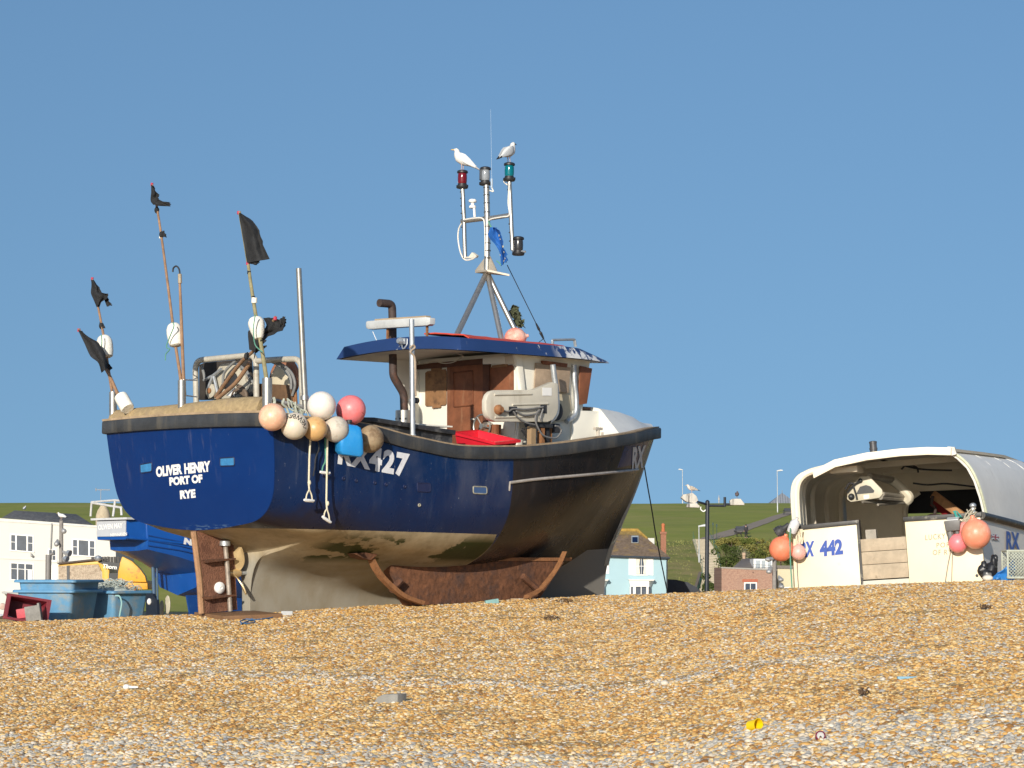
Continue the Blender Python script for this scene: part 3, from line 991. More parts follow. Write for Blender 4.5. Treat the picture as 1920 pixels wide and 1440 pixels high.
DKBLUE = mat('dark_blue_lip', (0.012, 0.02, 0.07), .5)
PALELIP = mat('worn_lip', (0.33, 0.31, 0.24), .6, var=.3, scale=20)
slot([trans(263, 871, -.014), trans(285, 867, -.014), trans(285, 884, -.014), trans(264, 887, -.014)], -B.U, BLUEPATCH, DKBLUE)
slot([trans(413, 859, -.014), trans(439, 857, -.014), trans(440, 873, -.014), trans(413, 874, -.014)], -B.U, BLUEPATCH, DKBLUE)
for (x0, y0, x1, y1, mt, rm) in ((782, 905, 806, 922, DKBLUE, DKBLUE), (887, 912, 912, 926, mat('glimpse_blue', (0.05, 0.11, 0.25), .4), PALELIP)):
    slot([on_hull(x0, y0, .006), on_hull(x1, y0 + 1, .006), on_hull(x1, y1, .006), on_hull(x0, y1 - 1, .006)], B.S, mt, rm)
for x, y in ((606, 891), (643, 897), (667, 901), (702, 905), (723, 908), (758, 912), (786, 947)):
    p = on_hull(x, y, .0)
    k = MB(); k.lathe(p - B.S * .02, B.S, [(.026, 0), (.026, .03), (.018, .036), (.012, .03), (.012, .024)], 12)
    k.build('drain_fitting', PALELIP if x == 786 else DKBLUE, boat)
# ------------------------------------------------------------------ wheelhouse
UA, HV = 5.40, 1.10       # aft wall, half width
UF = 7.1


def bpoly(pts, ext, mb=None):
    mb = mb or MB()
    return mb.prism([B(*p) for p in pts], ext)


wh = MB()
# walls as a shell with flare: bottom ring, top ring
def ring4(w, uf, hv, ua):
    return [(ua, hv, w), (uf, hv * .93, w), (uf, -hv * .93, w), (ua, -hv, w)]
b0, b1 = ring4(2.05, 6.78, 1.04, UA), ring4(3.88, 7.12, 1.10, UA - .02)
for i in range(4):
    j = (i + 1) % 4
    wh.face([B(*b0[i]), B(*b0[j]), B(*b1[j]), B(*b1[i])])
# port wing running aft under the roof, tapering down; starboard corner post
wh.prism([B(UA + .01, -1.10, 3.88), B(UA - .55, -1.16, 3.86), B(UA - .02, -1.08, 2.75), B(UA + .01, -1.06, 2.4)], B.S * .07)
wh.prism([B(UA - .10, 1.075, 3.86), B(UA + .05, 1.075, 3.86), B(UA + .16, 1.065, 3.30), B(UA + .10, 1.06, 2.4), B(UA - .02, 1.06, 2.4), B(UA + .06, 1.065, 3.30)], B.S * .06)
house = wh.build('wheelhouse', WHITE, boat, smooth=20, bevel=.012)


def aftpanel(name, pxs, thick, m, parent=house, u=UA, bev=.004, off=.0):
    g = MB(); g.prism([B.pu(x, y, u - thick - off - .02) for x, y in pxs], B.U * thick)
    return g.build(name, m, parent, bevel=bev)


door = aftpanel('door', [(838, 680), (906, 674), (906, 842), (838, 842)], .035, WOOD, boat)
g = MB()
a0, a1, a2, a3 = (850, 699), (886, 695), (887, 760), (851, 763)
for p, q in ((a0, a1), (a1, a2), (a2, a3), (a3, a0)):
    g.tube([B.pu(*p, UA - .06), B.pu(*q, UA - .06)], .012, 4)
g.build('door_panel', mat('door_panel', (0.17, 0.06, 0.028), .55, var=.3), door)
g = MB(); g.tube([B.pu(883, 786, UA - .07), B.pu(893, 785, UA - .07)], .02, 8); g.tube([B.pu(888, 786, UA - .03), B.pu(888, 786, UA - .1)], .014, 8)
g.build('handle', STEEL, door)
aftpanel('door_frame', [(905, 674), (917, 673), (914, 842), (905, 842)], .05, mat('dark_wood', (0.10, 0.038, 0.02), .6, var=.3), boat)
aftpanel('lintel', [(778, 683), (838, 678), (917, 671), (917, 681), (838, 688), (778, 693)], .06, mat('dark_wood', (0.1, .04, .02)), boat)
for q, tabs in (([(797, 699), (801, 696), (834, 692), (836, 696), (836, 757), (834, 760), (799, 762), (797, 760)], ((808, 693, 826, 690), (810, 763, 825, 761))),
                ([(911, 694), (915, 689), (959, 684), (962, 687), (962, 745), (915, 750)], ((922, 687, 950, 684),))):
    bd = aftpanel('window_board', q, .02, PLY if q[0][0] < 850 else WOOD)
    for x0, y0, x1, y1 in tabs:
        aftpanel('batten', [(x0, y0 - 2), (x1, y1 - 2), (x1, y1 + 3), (x0, y0 + 3)], .03, PLY, house, off=.004)
aftpanel('trim_board', [(905, 671), (946, 667), (947, 682), (905, 683)], .02, WHITE, house, off=.045)
aftpanel('vent_board', [(946, 667), (963, 666), (963, 682), (946, 683)], .02, LINING, house, off=.04)


def sidepanel(name, pxs, thick, m, v=1.085, parent=house):
    g = MB(); g.prism([B.pv(x, y, v) for x, y in pxs], B.S * thick)
    return g.build(name, m, parent, bevel=.004)


sidepanel('window_board', [(1003, 680), (1068, 689), (1064, 737), (1000, 729)], .025, PALEPLY)
sidepanel('batten', [(1014, 676), (1060, 682), (1059, 689), (1014, 683)], .05, WOOD)
# slanted forward corner: dark board
sidepanel('window_board', [(1086, 686), (1108, 691), (1098, 757), (1083, 759)], .03, WOOD, v=1.06)
sidepanel('panel_edge', [(978, 731), (985, 733), (985, 830), (978, 830)], .02, WHITE, v=1.075)

# roof: cambered, raked fascia, drooping brow
def roof_ring(ub, ut, hb, ht, wb, wt, camber, n=16):
    low = [B(ub, hb * (1 - 2 * k / n), wb + camber * (1 - (1 - 2 * k / n) ** 2)) for k in range(n + 1)]
    top = [B(ut, -ht * (1 - 2 * k / n), wt + camber * (1 - (1 - 2 * k / n) ** 2)) for k in range(n + 1)]
    return low + top
rs = [roof_ring(3.93, 4.00, 1.37, 1.27, 3.80, 3.995, .075), roof_ring(4.25, 4.25, 1.38, 1.28, 3.81, 4.0, .08), roof_ring(5.3, 5.3, 1.38, 1.28, 3.83, 4.02, .10),
      roof_ring(6.3, 6.3, 1.38, 1.28, 3.85, 4.03, .10), roof_ring(6.75, 6.62, 1.36, 1.24, 3.855, 4.03, .09), roof_ring(7.28, 7.20, 1.26, 1.17, 3.845, 3.92, .05), roof_ring(7.33, 7.33, 1.24, 1.2, 3.845, 3.875, .04)]
mb = MB(); mb.loft(rs)
roof = mb.build('roof', roof_material(), boat, smooth=25, bevel=.006)
mb = MB()
mb.loft([[B(u, 1.33 * (1 - 2 * k / 16), w - .004 + c * (1 - (1 - 2 * k / 16) ** 2)) for k in range(17)] for u, w, c in ((3.97, 3.80, .075), (5.3, 3.83, .10), (6.7, 3.855, .09))], cap=False, closed=False)
mb.build('roof_lining', LINING, roof)
# cable stapled under the roof, deck light on the fascia
mb = MB(); mb.tube(catmull([B.pu(x, y, 5.2) for x, y in ((782, 683), (800, 681), (815, 678), (832, 681), (850, 679), (868, 668), (858, 664))], 5), .008, 6)
mb.build('cable', LINING, roof)
mb = MB()
c = B.pu(756, 640, 3.93)
mb.box(c, (.05, .12, .09), B.M3); mb.lathe(c - B.U * .02, -B.U, [(.05, 0), (.055, .05), (.035, .09)], 14)
mb.tube(catmull([c - B.U * .03 - B.W * .04, c - B.U * .05 - B.W * .12 + B.S * .05, c - B.U * .03 - B.W * .06 + B.S * .11, c - B.U * .02 + B.W * .03 + B.S * .11], 5), .01, 6)
mb.build('deck_light', GALV, roof)
mb = MB()
for q in (((1037, 652), (1035, 637), (1078, 636), (1080, 650)), ((1037, 645), (1010, 650))):
    mb.tube(arcpath([B.pv(x, y, .8) for x, y in q], .03), .016, 8)
mb.tube(arcpath([B.pv(x, y, .4) for x, y in ((1037, 652), (1037, 638), (1076, 637), (1078, 650))], .03), .016, 8)
mb.build('roof_rail', GALV, roof)
# strip light on two brackets above the after edge
lt = MB()
a, b = B.pu(691, 609, 4.12), B.pu(811, 601, 4.12)
ax = (b - a).normalized()
prof = [(-.075, -.03), (-.06, -.075), (.06, -.075), (.075, -.03), (.075, .05), (-.075, .05)]
rings = []
for p, k in ((a, .75), (a + ax * .06, 1), (b - ax * .06, 1), (b, .75)):
    rings.append([p + B.U * (x * k) + B.W * (y * k) for x, y in prof])
lt.loft(rings)
light = lt.build('strip_light', mat('aged_diffuser', (0.52, 0.53, 0.52), .35, var=.12, scale=5), boat, bevel=.006)
mb = MB(); mb.box((a + b) / 2 + B.W * .06 + ax * .05, ((b - a).length * .8, .1, .03), Matrix((ax, B.U, B.W)).transposed())
mb.build('timber_batten', mat('batten_wood', (0.36, 0.27, 0.17), .8), light)
for x, y in ((727, 612), (801, 606)):
    mb = MB(); p = B.pu(x, y, 4.14); mb.box(p - B.W * .13, (.03, .03, .26), B.M3); mb.build('bracket', RUSTBAR, light)
mb = MB(); mb.tube([B.pu(699, 622, 4.12), B.pu(706, 638, 4.06)], .006, 6); mb.build('lead', NAMEWHITE, light)

# exhaust: elbow, riser through the roof, silencer guard
mb = MB()
mb.tube(arcpath([B.pv(711, 568, -.6), B.pv(735, 570, -.6), B.pv(736, 600, -.6), B.pv(737, 705, -.6), B.pv(757, 738, -.6), B.pv(758, 778, -.6)], .07, 4), .062, 14)
ex = mb.build('exhaust_pipe', SOOT, boat)
mb = MB(); p = B.pv(757, 793, -.6); mb.lathe(p, B.W, [(.13, 0), (.13, .19), (.10, .195), (.10, .0)], 20)
mb.build('heat_guard', STEEL, ex)
for k in range(9):
    mb = MB()
    a_ = k * 2 * math.pi / 9
    d = B.U * math.cos(a_) + B.S * math.sin(a_)
    if d.y > .35: continue
    mb.lathe(p + B.W * .06 + d * .122, d, [(.017, 0), (.017, .012)], 8)
    mb.build('vent_hole', DARK, ex)

# black wash boards above the sheer aft
mb = MB()
top = [(1.60, 2.69), (1.85, 2.70), (2.1, 2.685), (2.6, 2.65), (3.1, 2.615), (3.42, 2.595)]
mb.loft([[B(u, 1.80, w), B(u, 1.80, w - .065), B(u, 1.60, w - .065), B(u, 1.60, w)] for u, w in top])
mb.build('washboard_cap', BLACKBOARD, boat, bevel=.008)
mb = MB()
mb.loft([[B(u, 1.73, w - .06), B(u, 1.73, 2.30), B(u, 1.69, 2.30), B(u, 1.69, w - .06)] for u, w in top])
mb.build('washboard', BLACKBOARD, boat)
mb = MB(); mb.box(B(2.9, 1.45, 2.66), (1.3, .3, .02), B.M3); mb.build('side_shelf', WHITE, boat)
mb = MB(); mb.tube([B.pv(774, 829, 1.86), B.pv(772, 599, 1.80)], .036, 12); mb.tube([B.pv(774, 831, 1.86), B.pv(774, 814, 1.86)], .045, 12); mb.tube([B.pv(773, 753, 1.83), B.pv(773, 748, 1.83)], .043, 12)
stn = mb.build('stanchion', GALV, boat)
mb = MB()
for off in (0, .012):
    mb.tube(catmull([B.pv(x + off * 100, y, 1.86) for x, y in ((768, 652), (774, 647), (777, 652), (769, 660), (777, 672), (778, 720), (775, 738), (779, 741), (777, 724))], 5), .010, 6)
mb.build('rope', mat('rope_beige', (0.42, 0.33, 0.24), .9, var=.2, scale=30), stn)
mb = MB(); mb.lathe(B.pv(781, 751, 1.8), -B.U, [(.04, -.02), (.04, .02)], 14); mb.build('bulkhead_fitting', DARK, house)

# ------------------------------------------------------------------ foredeck shelter
def wb_ring(u, hb, ht, wb, wt, n=10):
    pts = [B(u, hb, wb)]
    for k in range(n + 1):
        f = k / n
        pts.append(B(u, ht * (1 - .06 * f * f) * (1 - .0) * (1 - 2 * f) if False else ht * math.cos(math.pi * f), wt + .09 * math.sin(math.pi * f)))
    pts.append(B(u, -hb, wb))
    return pts
sec = []
for u, hb, ht, wb_, wt in ((7.35, 1.52, 1.05, 2.66, 3.12), (8.0, 1.27, .90, 2.76, 3.10), (8.6, .95, .66, 2.84, 3.06), (9.1, .62, .40, 2.9, 3.0), (9.5, .32, .18, 2.94, 2.97), (9.78, .1, .06, 2.96, 2.96)):
    sec.append(wb_ring(u, hb, ht, wb_, wt))
mb = MB(); mb.loft(sec, cap=True)
WB = mat('weathered_grp', (0.70, 0.69, 0.65), .5, var=.06, scale=3, dirt=(0.5, 0.49, 0.45), damt=.2, dscale=1.3)
fd = mb.build('whaleback', WB, boat, smooth=40)
mb = MB(); mb.prism([B(7.33, 1.05, 2.3), B(7.33, 1.05, 3.13), B(7.33, -1.05, 3.13), B(7.33, -1.05, 2.3)], B.U * .02)
mb.prism([B(6.7, 1.0, 2.3), B(6.7, 1.0, 3.08), B(7.33, 1.0, 3.1), B(7.33, 1.0, 2.3)], B.S * .03)
mb.build('foredeck_bulkhead', WHITE, boat, bevel=.006)
mb = MB(); mb.box(B(7.2, .35, 3.145), (.26, 1.0, .035), B.M3); mb.build('hatch_board', WOOD, boat, bevel=.005)
# cleat post by the rail
mb = MB()
c0 = B.pv(1121, 822, 1.35)
mb.tube([c0 - B.W * .05, c0 + B.W * .14], .03, 10); mb.box(c0 + B.W * .15, (.16, .06, .04), B.M3); mb.tube([c0 + B.U * .1, c0 + B.U * .1 + B.W * .1], .02, 8)
mb.build('mooring_post', mat('chalky_iron', (0.45, 0.40, 0.33), .8, var=.3), boat)
mb = MB(); mb.prism([B.pv(x, y, 1.55) for x, y in ((1075, 829), (1136, 820), (1140, 824), (1075, 834))], B.S * -.2); mb.build('rail_pad', BLACKBOARD, boat)

# ------------------------------------------------------------------ line hauler on the starboard rail
def hx3(X, Y): return 860 + X / 5.053, 640 + Y / 5.053
outl = [(345, 462), (712, 458), (885, 385), (945, 400), (948, 640), (930, 700), (895, 745), (845, 765), (350, 762), (305, 742), (275, 705), (262, 650), (262, 560), (280, 505), (308, 475)]
mb = MB(); mb.prism([B.pv(*hx3(x, y), 1.50) for x, y in outl], -B.S * .10)
hauler = mb.build('line_hauler', HAUL, boat, bevel=.022, smooth=40)
mb = MB()
for q in (((340, 505), (690, 497)), ((510, 600), (845, 590)), ((345, 720), (700, 712))):
    mb.tube([B.pv(*hx3(*p), 1.505) for p in q], .016, 8)
mb.build('stiffening_rib', HAUL, hauler)
mb = MB(); mb.prism([B.pv(*hx3(x + 60, y + 8), 1.06) for x, y in [(712, 458), (885, 400), (985, 400), (1015, 640), (960, 735), (845, 765), (500, 765), (500, 462)]], -B.S * .05)
mb.build('rear_plate', mat('cream_plate', (0.55, 0.47, 0.32), .6, var=.1), hauler, bevel=.01)
for pts, v, r in ((((892, 220), (905, 330), (925, 470), (930, 640), (905, 715), (860, 762)), 1.44, .042), (((1090, 222), (1098, 400), (1112, 520), (1112, 650), (1085, 715), (1020, 760)), 1.06, .042)):
    mb = MB(); mb.tube(catmull([B.pv(*hx3(*p), v) for p in pts], 6), r, 12); mb.build('guide_roller', GALV, hauler)
mb = MB(); cA = B.pv(*hx3(925, 660), 1.40); mb.lathe(cA, -B.S, [(.15, 0), (.15, .02), (.115, .06), (.11, .28), (.15, .33), (.15, .36)], 24)
mb.build('drum', BLACKRUBBER, hauler)
mb = MB(); mb.prism([B.pv(*hx3(*p), 1.506) for p in ((792, 438), (880, 440), (880, 515), (792, 515))], B.S * .003); mb.build('notice', NAMEWHITE, hauler)
for p in ((475, 618, 550, 705), (775, 593, 832, 682)):
    mb = MB(); mb.prism([B.pv(*hx3(x, y), 1.505) for x, y in ((p[0], p[1]), (p[2], p[1]), (p[2], p[3]), (p[0], p[3]))], B.S * .006); mb.build('access_port', DARK, hauler)
mb = MB(); mb.lathe(B.pv(*hx3(365, 648), 1.5), B.S, [(.07, 0), (.075, .05), (.05, .075), (.045, .10)], 14); mb.build('shaft_end', RUSTBAR, hauler)
mb = MB()
for pts in (((405, 655), (470, 665), (520, 640), (640, 645), (780, 625), (800, 620)), ((520, 665), (560, 720), (640, 770), (720, 790)), ((760, 650), (730, 700), (735, 780), (790, 880), (860, 912), (930, 910), (972, 850), (950, 810), (915, 800)),
            ((545, 660), (620, 700), (720, 690), (770, 650)), ((800, 640), (775, 720), (785, 760))):
    mb.tube(catmull([B.pv(*hx3(*p), 1.54) for p in pts], 6), .014, 7)
mb.build('hydraulic_hose', mat('hose', (0.16, 0.155, 0.15), .5, var=.3), hauler)
for k, (x, y0, y1, m) in enumerate(((690, 815, 1000, mat('post_wood', (0.33, 0.22, 0.12), .8)), (780, 820, 1000, RUSTBAR), (825, 820, 1000, DARK), (850, 820, 990, RUSTBAR))):
    mb = MB(); a = B.pv(*hx3(x, y0), 1.40 - .05 * k); b = B.pv(*hx3(x, y1), 1.45 - .05 * k)
    mb.box((a + b) / 2, (.10 if k == 0 else .07, .09, (a - b).length), B.M3); mb.build('leg', m, hauler)
mb = MB(); mb.box(B.pv(*hx3(760, 795), 1.38), (.5, .12, .07), B.M3); mb.tube([B.pv(*hx3(600, 830), 1.35), B.pv(*hx3(660, 920), 1.35)], .03, 8)
mb.box(B.pv(*hx3(905, 825), 1.3), (.14, .12, .14), B.M3); mb.build('bearer', DARK, hauler, bevel=.008)
# control wheel behind the crate
mb = MB()
cw = B.pu(903.5, 799, 5.1)
ringp = [cw + (B.S * math.cos(k * math.pi / 16) + B.W * math.sin(k * math.pi / 16) * 1.0) * .175 for k in range(33)]
mb.tube(ringp, .014, 8, cap=False)
for k in (2.2, 4.1, 6.1): mb.tube([cw, cw + (B.S * math.cos(k) + B.W * math.sin(k)) * .175], .010, 6)
mb.lathe(cw - B.U * .02, B.U, [(.04, 0), (.045, .05), (.07, .09), (.06, .2)], 12)
mb.build('control_wheel', STEEL, boat)
mb = MB(); mb.box(B.pu(922, 812, 5.2), (.1, .3, .25), B.M3); mb.build('valve_chest', WOOD, boat)

# ------------------------------------------------------------------ mast
mast_u = 5.8
def mp(x, y, du=0.0): return B.pu(x, y, mast_u + du)
mb = MB()
jt = mp(913, 508)
mb.tube([jt - B.W * .05, mp(914, 440), mp(912, 345)], .048, 14)
mast = mb.build('mast', STEEL, boat)
mb = MB()
for foot, r in ((B.pv(855, 631, .5), .044), (B.pv(942, 645, .7), .042), (B.pv(977, 642, .6), .042), (B.pv(979, 640, .5), .018)):
    lg = MB(); lg.tube([jt - B.W * .02, foot], r, 12); lg.build('leg', STEEL, mast)
mb.prism([jt + B.S * .14 - B.U * .14, jt - B.S * .16 - B.U * .1, jt - B.S * .05 + B.U * .2, B.pu(955, 514, 5.9)], -B.W * .03)
mb.prism([mp(890, 508), mp(908, 484), mp(908, 508)], B.U * .02); mb.prism([mp(918, 480), mp(916, 508), mp(931, 508)], B.U * .02)
mb.build('mast_plate', mat('plate_buff', (0.42, 0.37, 0.30), .5, metal=.3, var=.15), mast)
mb = MB()
mb.tube(arcpath([mp(866, 415), mp(908, 410)], .05), .036, 12); mb.tube([mp(914, 410), mp(958, 403)], .036, 12)
mb.build('crosstree', STEEL, mast)
for pts in (((872, 483), (870, 410), (867, 346)), ((961, 469), (958, 403), (955, 334))):
    mb = MB(); mb.tube([mp(*p) for p in pts], .034, 12); mb.build('upright', STEEL, mast)
for x, ys in ((868, (360, 372, 386, 400, 426)), (913, (352, 366, 381, 398, 425, 440, 456, 470, 484)), (957, (356, 372, 388, 420, 436, 452))):
    for y in ys:
        mb = MB(); mb.tube([mp(x + (y - 400) * (.035 if x != 913 else .02) , y - .8), mp(x + (y - 400) * (.035 if x != 913 else .02), y + .8)], .052 if x == 913 else .038, 10)
        mb.build('cable_tie', DARK, mast)


def navlight(x, y, lens, hood=False):
    c = mp(x, y)
    k = MB()
    k.lathe(c - B.W * .135, B.W, [(.02, -.02), (.085, -.02), (.095, 0), (.095, .025), (.075, .03), (.07, .055), (.055, .055)], 20)
    k.box(c - B.W * .125 - B.S * .09, (.03, .06, .03), B.M3); k.box(c - B.W * .125 + B.S * .09, (.03, .06, .03), B.M3)
    k.build('lamp_base', BLACKRUBBER, mast); k = MB()
    k.lathe(c + B.W * .085, B.W, [(.06, 0), (.085, .004), (.088, .02), (.08, .04), (.05, .052), (.02, .055)], 20)
    k.build('lamp_cap', BLACKRUBBER, mast)
    k = MB(); k.lathe(c - B.W * .082, B.W, [(.066, 0), (.072, .03), (.074, .085), (.072, .14), (.066, .17)], 20)
    k.build('lens', lens, mast)


REDL = mat('red_lens', (0.14, 0.006, 0.012), .12, var=.1); GREENL = mat('green_lens', (0.0, 0.13, 0.16), .12, var=.1); CLEAR = mat('clear_lens', (0.25, 0.27, 0.29), .1, var=.1)
navlight(867, 335, REDL); navlight(955, 321, GREENL); navlight(910, 329, CLEAR)
mb = MB(); c = mp(909, 328); mb.lathe(c - B.W * .08 - B.S * .012 , B.W, [(.077, 0), (.077, .17)], 20, cap=False); mb.build('light_hood', mat('grey_hood', (0.09, 0.095, 0.1), .35), mast)
navlight(972, 460, mat('black_lens', (0.03, 0.03, 0.032), .2), False)
mb = MB(); mb.tube([mp(961, 470), mp(985, 472)], .018, 8); mb.build('lamp_bracket', GALV, mast)
mb = MB(); mb.tube([mp(871, 483), mp(889, 483)], .016, 8); mb.prism([mp(878, 482), mp(885, 473), mp(893, 479), mp(890, 483)], B.U * .06)
mb.build('lamp_bracket', mat('buff_bracket', (0.62, 0.58, 0.48), .5), mast)
mb = MB()
g0 = mp(890, 407)
mb.tube([g0, mp(889, 390)], .02, 8); mb.lathe(mp(886, 391), B.W, [(.03, 0), (.055, .01), (.055, .04), (.025, .06), (.025, .09), (.06, .1), (.065, .12), (.05, .145), (.01, .15)], 18)
mb.build('gps_antenna', NAMEWHITE, mast)
WC = mat('white_cable', (0.72, 0.68, 0.6), .5)
mb = MB()
mb.tube(catmull([mp(x, y) for x, y in ((867, 416), (860, 430), (859, 450), (864, 475), (872, 487), (885, 486), (893, 481))], 6), .012, 6)
mb.build('lamp_cable', WC, mast)
for q in (((862, 347), (859, 341), (866, 352), (867, 356)), ((905, 340), (902, 336), (907, 348)), ((946, 335), (945, 341), (953, 348)), ((921, 350), (925, 359), (918, 357))):
    mb = MB(); mb.tube(catmull([mp(*p) for p in q], 5), .010, 6); mb.build('lamp_cable', WC, mast)
for q in (((955, 345), (953, 380), (955, 403), (940, 407), (918, 412), (913, 425)), ((870, 412), (890, 409), (905, 410), (909, 425), (910, 480))):
    mb = MB(); mb.tube(catmull([mp(x, y, -.04) for x, y in q], 5), .013, 6); mb.build('lamp_cable', WC, mast)
mb = MB(); mb.tube([mp(922, 352), mp(922, 335)], .018, 8); mb.tube([mp(922, 336), mp(920, 205)], [.0035, .0018], 6); mb.build('whip_aerial', mat('aerial', (0.36, 0.45, 0.55), .6), mast)
mb = MB(); s0, s1 = B.pu(951, 497, 5.9), B(6.95, .3, 4.07)
mb.tube([s0, s1], .007, 6); k0 = s0.lerp(s1, .68); k1 = s0.lerp(s1, .86); mb.tube([k0, k0.lerp(k1, .4), k0.lerp(k1, .45), k0.lerp(k1, .55), k0.lerp(k1, .6), k1], [.012, .022, .012, .012, .024, .014], 8)
mb.tube([B(7.0, -.3, 4.06), k1], .006, 5)
mb.build('stay', DARK, boat)

# ------------------------------------------------------------------ rudder, propeller, skids
mb = MB(); mb.prism([B.pv(x, y, -.03) for x, y in ((362, 996), (380, 996), (433, 1022), (440, 1143), (378, 1150))], B.S * .06)
rud = mb.build('rudder', RUDDERRUST, boat)
mb = MB(); mb.tube([B.pv(363, 996, .0), B.pv(374, 1085, .0), B.pv(378, 1150, .0)], .045, 8); mb.build('trailing_bar', mat('pale_rust', (0.34, 0.19, 0.10), .85, var=.3, bump=.4), rud)
for y0, y1 in ((1050, 1046), (1119, 1114)):
    mb = MB(); mb.prism([B.pv(377, y0, .03), B.pv(434, y1, .03), B.pv(434, y1 + 3, .03), B.pv(380, y0 + 5, .03)], B.S * .10); mb.build('stiffener', RUST, rud)
mb = MB(); mb.tube([B.pv(422, 1016, .09), B.pv(426, 1060, .09), B.pv(432, 1146, .09)], .034, 12); mb.build('rudder_stock', mat('worn_stock', (0.42, 0.36, 0.30), .5, metal=.5, var=.35, scale=10), rud)
mb = MB(); p = B.pv(422, 1019, .09); mb.lathe(p - B.W * .04, B.W, [(.055, 0), (.075, .01), (.075, .07), (.05, .08)], 16); mb.build('gland', GALV, boat)
mb = MB(); p = B.pv(412, 1102, .05); mb.lathe(p - B.S * .03, (B.S - B.U * .1), [(.075, 0), (.082, .02), (.08, .045), (.05, .07), (.018, .078), (.012, .06)], 20); mb.build('anode', NAMEWHITE, rud)
mb = MB()
hub = B(.84, 0, .54)
mb.lathe(hub, B.U, [(.03, -.05), (.045, -.02), (.06, .02), (.065, .12), (.055, .16)], 16)


def blade(ang, cw=1):
    rows = []
    rd = B.S * math.sin(ang) + B.W * math.cos(ang); tg = B.S * math.cos(ang) - B.W * math.sin(ang)
    for i in range(12):
        f = i / 11
        r = .05 + .33 * f
        wd = .17 * math.sin(math.pi * min(1, (.12 + f * .88)) ** .8) ** .7 if f < 1 else .02
        tw = R(58 - 28 * f)
        dr = tg * math.cos(tw) + B.U * math.sin(tw)
        cc = hub + B.U * .07 + rd * r
        rows.append([cc + dr * (wd * (k / 6 - .5) * 2 * .62) + B.U * (.012 * (1 - ((k / 6 - .5) * 2) ** 2)) for k in range(7)])
    return rows
for an in (R(18), R(138), R(258)):
    g = MB(); g.sheet(blade(an), .012); g.build('propeller_blade', BRONZE, boat, smooth=50)
mb.build('propeller_hub', BRONZE, boat)
mb = MB(); mb.tube([hub + B.U * .1, B(1.45, 0, .55)], .03, 12); mb.lathe(B(1.22, 0, .54), B.U, [(.05, 0), (.07, .02), (.09, .06), (.1, .16)], 14); mb.build('stern_tube', GALV, boat)
mb = MB(); mb.tube(catmull([B.pv(x, y, .25) for x, y in ((470, 985), (455, 992), (475, 1000), (490, 985), (505, 990))], 5), .02, 6); mb.build('seacock', mat('green_fitting', (0.10, 0.11, 0.06), .7), boat)

# rusty skid boxes each side, with bent runners
for sd in (1, -1):
    q = [(728, 1048), (1062, 1048), (1012, 1122), (774, 1136), (750, 1100)]
    pts = [B.inv(B.pv(x, y, 1.02)) for x, y in q]
    pts = [(u, 1.02 * sd, w) for u, _, w in pts]
    mb = MB(); mb.prism([B(*p) for p in pts], -B.S * .22 * sd)
    sk = mb.build('skid_box', RUST, boat, bevel=.01)
    mb = MB()
    a, b = pts[0], pts[1]
    mb.prism([B(a[0] - .25, sd * 1.04, a[2] + .02), B(b[0] + .1, sd * 1.04, b[2] + .02), B(b[0] + .1, sd * 1.04, b[2] - .03), B(a[0] - .2, sd * 1.04, a[2] - .03)], -B.S * .2 * sd)
    mb.build('flange', RUSTBAR, sk)
    for pp in (((690, 1037), (697, 1058), (712, 1083), (735, 1106), (757, 1122), (790, 1134)), ((1056, 1040), (1048, 1058), (1036, 1078), (1020, 1098), (1006, 1112), (985, 1122))):
        mb = MB()
        path = [B(*[(lambda t: (t[0], 1.20 * sd, t[2]))(B.inv(B.pv(x, y, 1.20)))][0]) for x, y in pp]
        path = catmull(path, 5)
        mb.loft([[p + B.S * .05, p + B.W * .05 + B.U * .035 + B.S * .05, p + B.W * .05 + B.U * .035 - B.S * .05, p - B.S * .05] for p in path])
        mb.build('runner', RUSTBAR, boat)
    for (x0, y0, x1, y1) in ((733, 1107, 752, 1088), (980, 1080, 1010, 1106)):
        mb = MB(); f = lambda x, y: B(*(lambda t: (t[0], 1.12 * sd, t[2]))(B.inv(B.pv(x, y, 1.12))))
        mb.tube([f(x0, y0), f(x1, y1)], .05, 6); mb.build('strut', RUST, sk)
    mb = MB(); f = lambda x, y: B(*(lambda t: (t[0], 1.28 * sd, t[2]))(B.inv(B.pv(x, y, 1.28))))
    mb.prism([f(x, y) for x, y in ((664, 1038), (700, 1034), (708, 1040), (695, 1050), (680, 1046))], -B.S * .25 * sd); mb.build('runner_foot', RUST, boat)

# ------------------------------------------------------------------ stern gear fixed to the boat
for x, y0, y1, r in ((212, 792, 735, .055), (341, 775, 713, .056), (501, 770, 709, .066)):
    mb = MB(); a, b = B.pu(x, y0, .1), B.pu(x, y1, .1)
    mb.tube([a, b], r, 18, cap=False); mb.tube([a, b - B.W * .02], r * .85, 18)
    mb.build('rod_holder', STEEL, boat)
mb = MB(); mb.tube([B.pv(573, 775, 1.7), B.pv(560, 503, 1.7)], [.042, .038], 14); mb.tube([B.pv(571, 750, 1.7), B.pv(571, 742, 1.7)], .055, 12); mb.build('derrick_pole', STEEL, boat)
nh = MB()
uA = .85
for q in (((368, 760), (366, 676), (480, 665), (481, 745)), ((482, 677), (522, 674), (565, 673), (567, 762))):
    nh.tube(arcpath([B.pu(x, y, uA) for x, y in q], .16, 6), .042, 12)
nh.tube([B.pu(505, 748, .5), B.pu(576, 764, .9)], .02, 8)
net = nh.build('net_hauler', mat('hauler_frame', (0.44, 0.41, 0.34), .5, var=.15, scale=6, dirt=(0.26, 0.2, 0.14), damt=.15, dscale=5), boat)
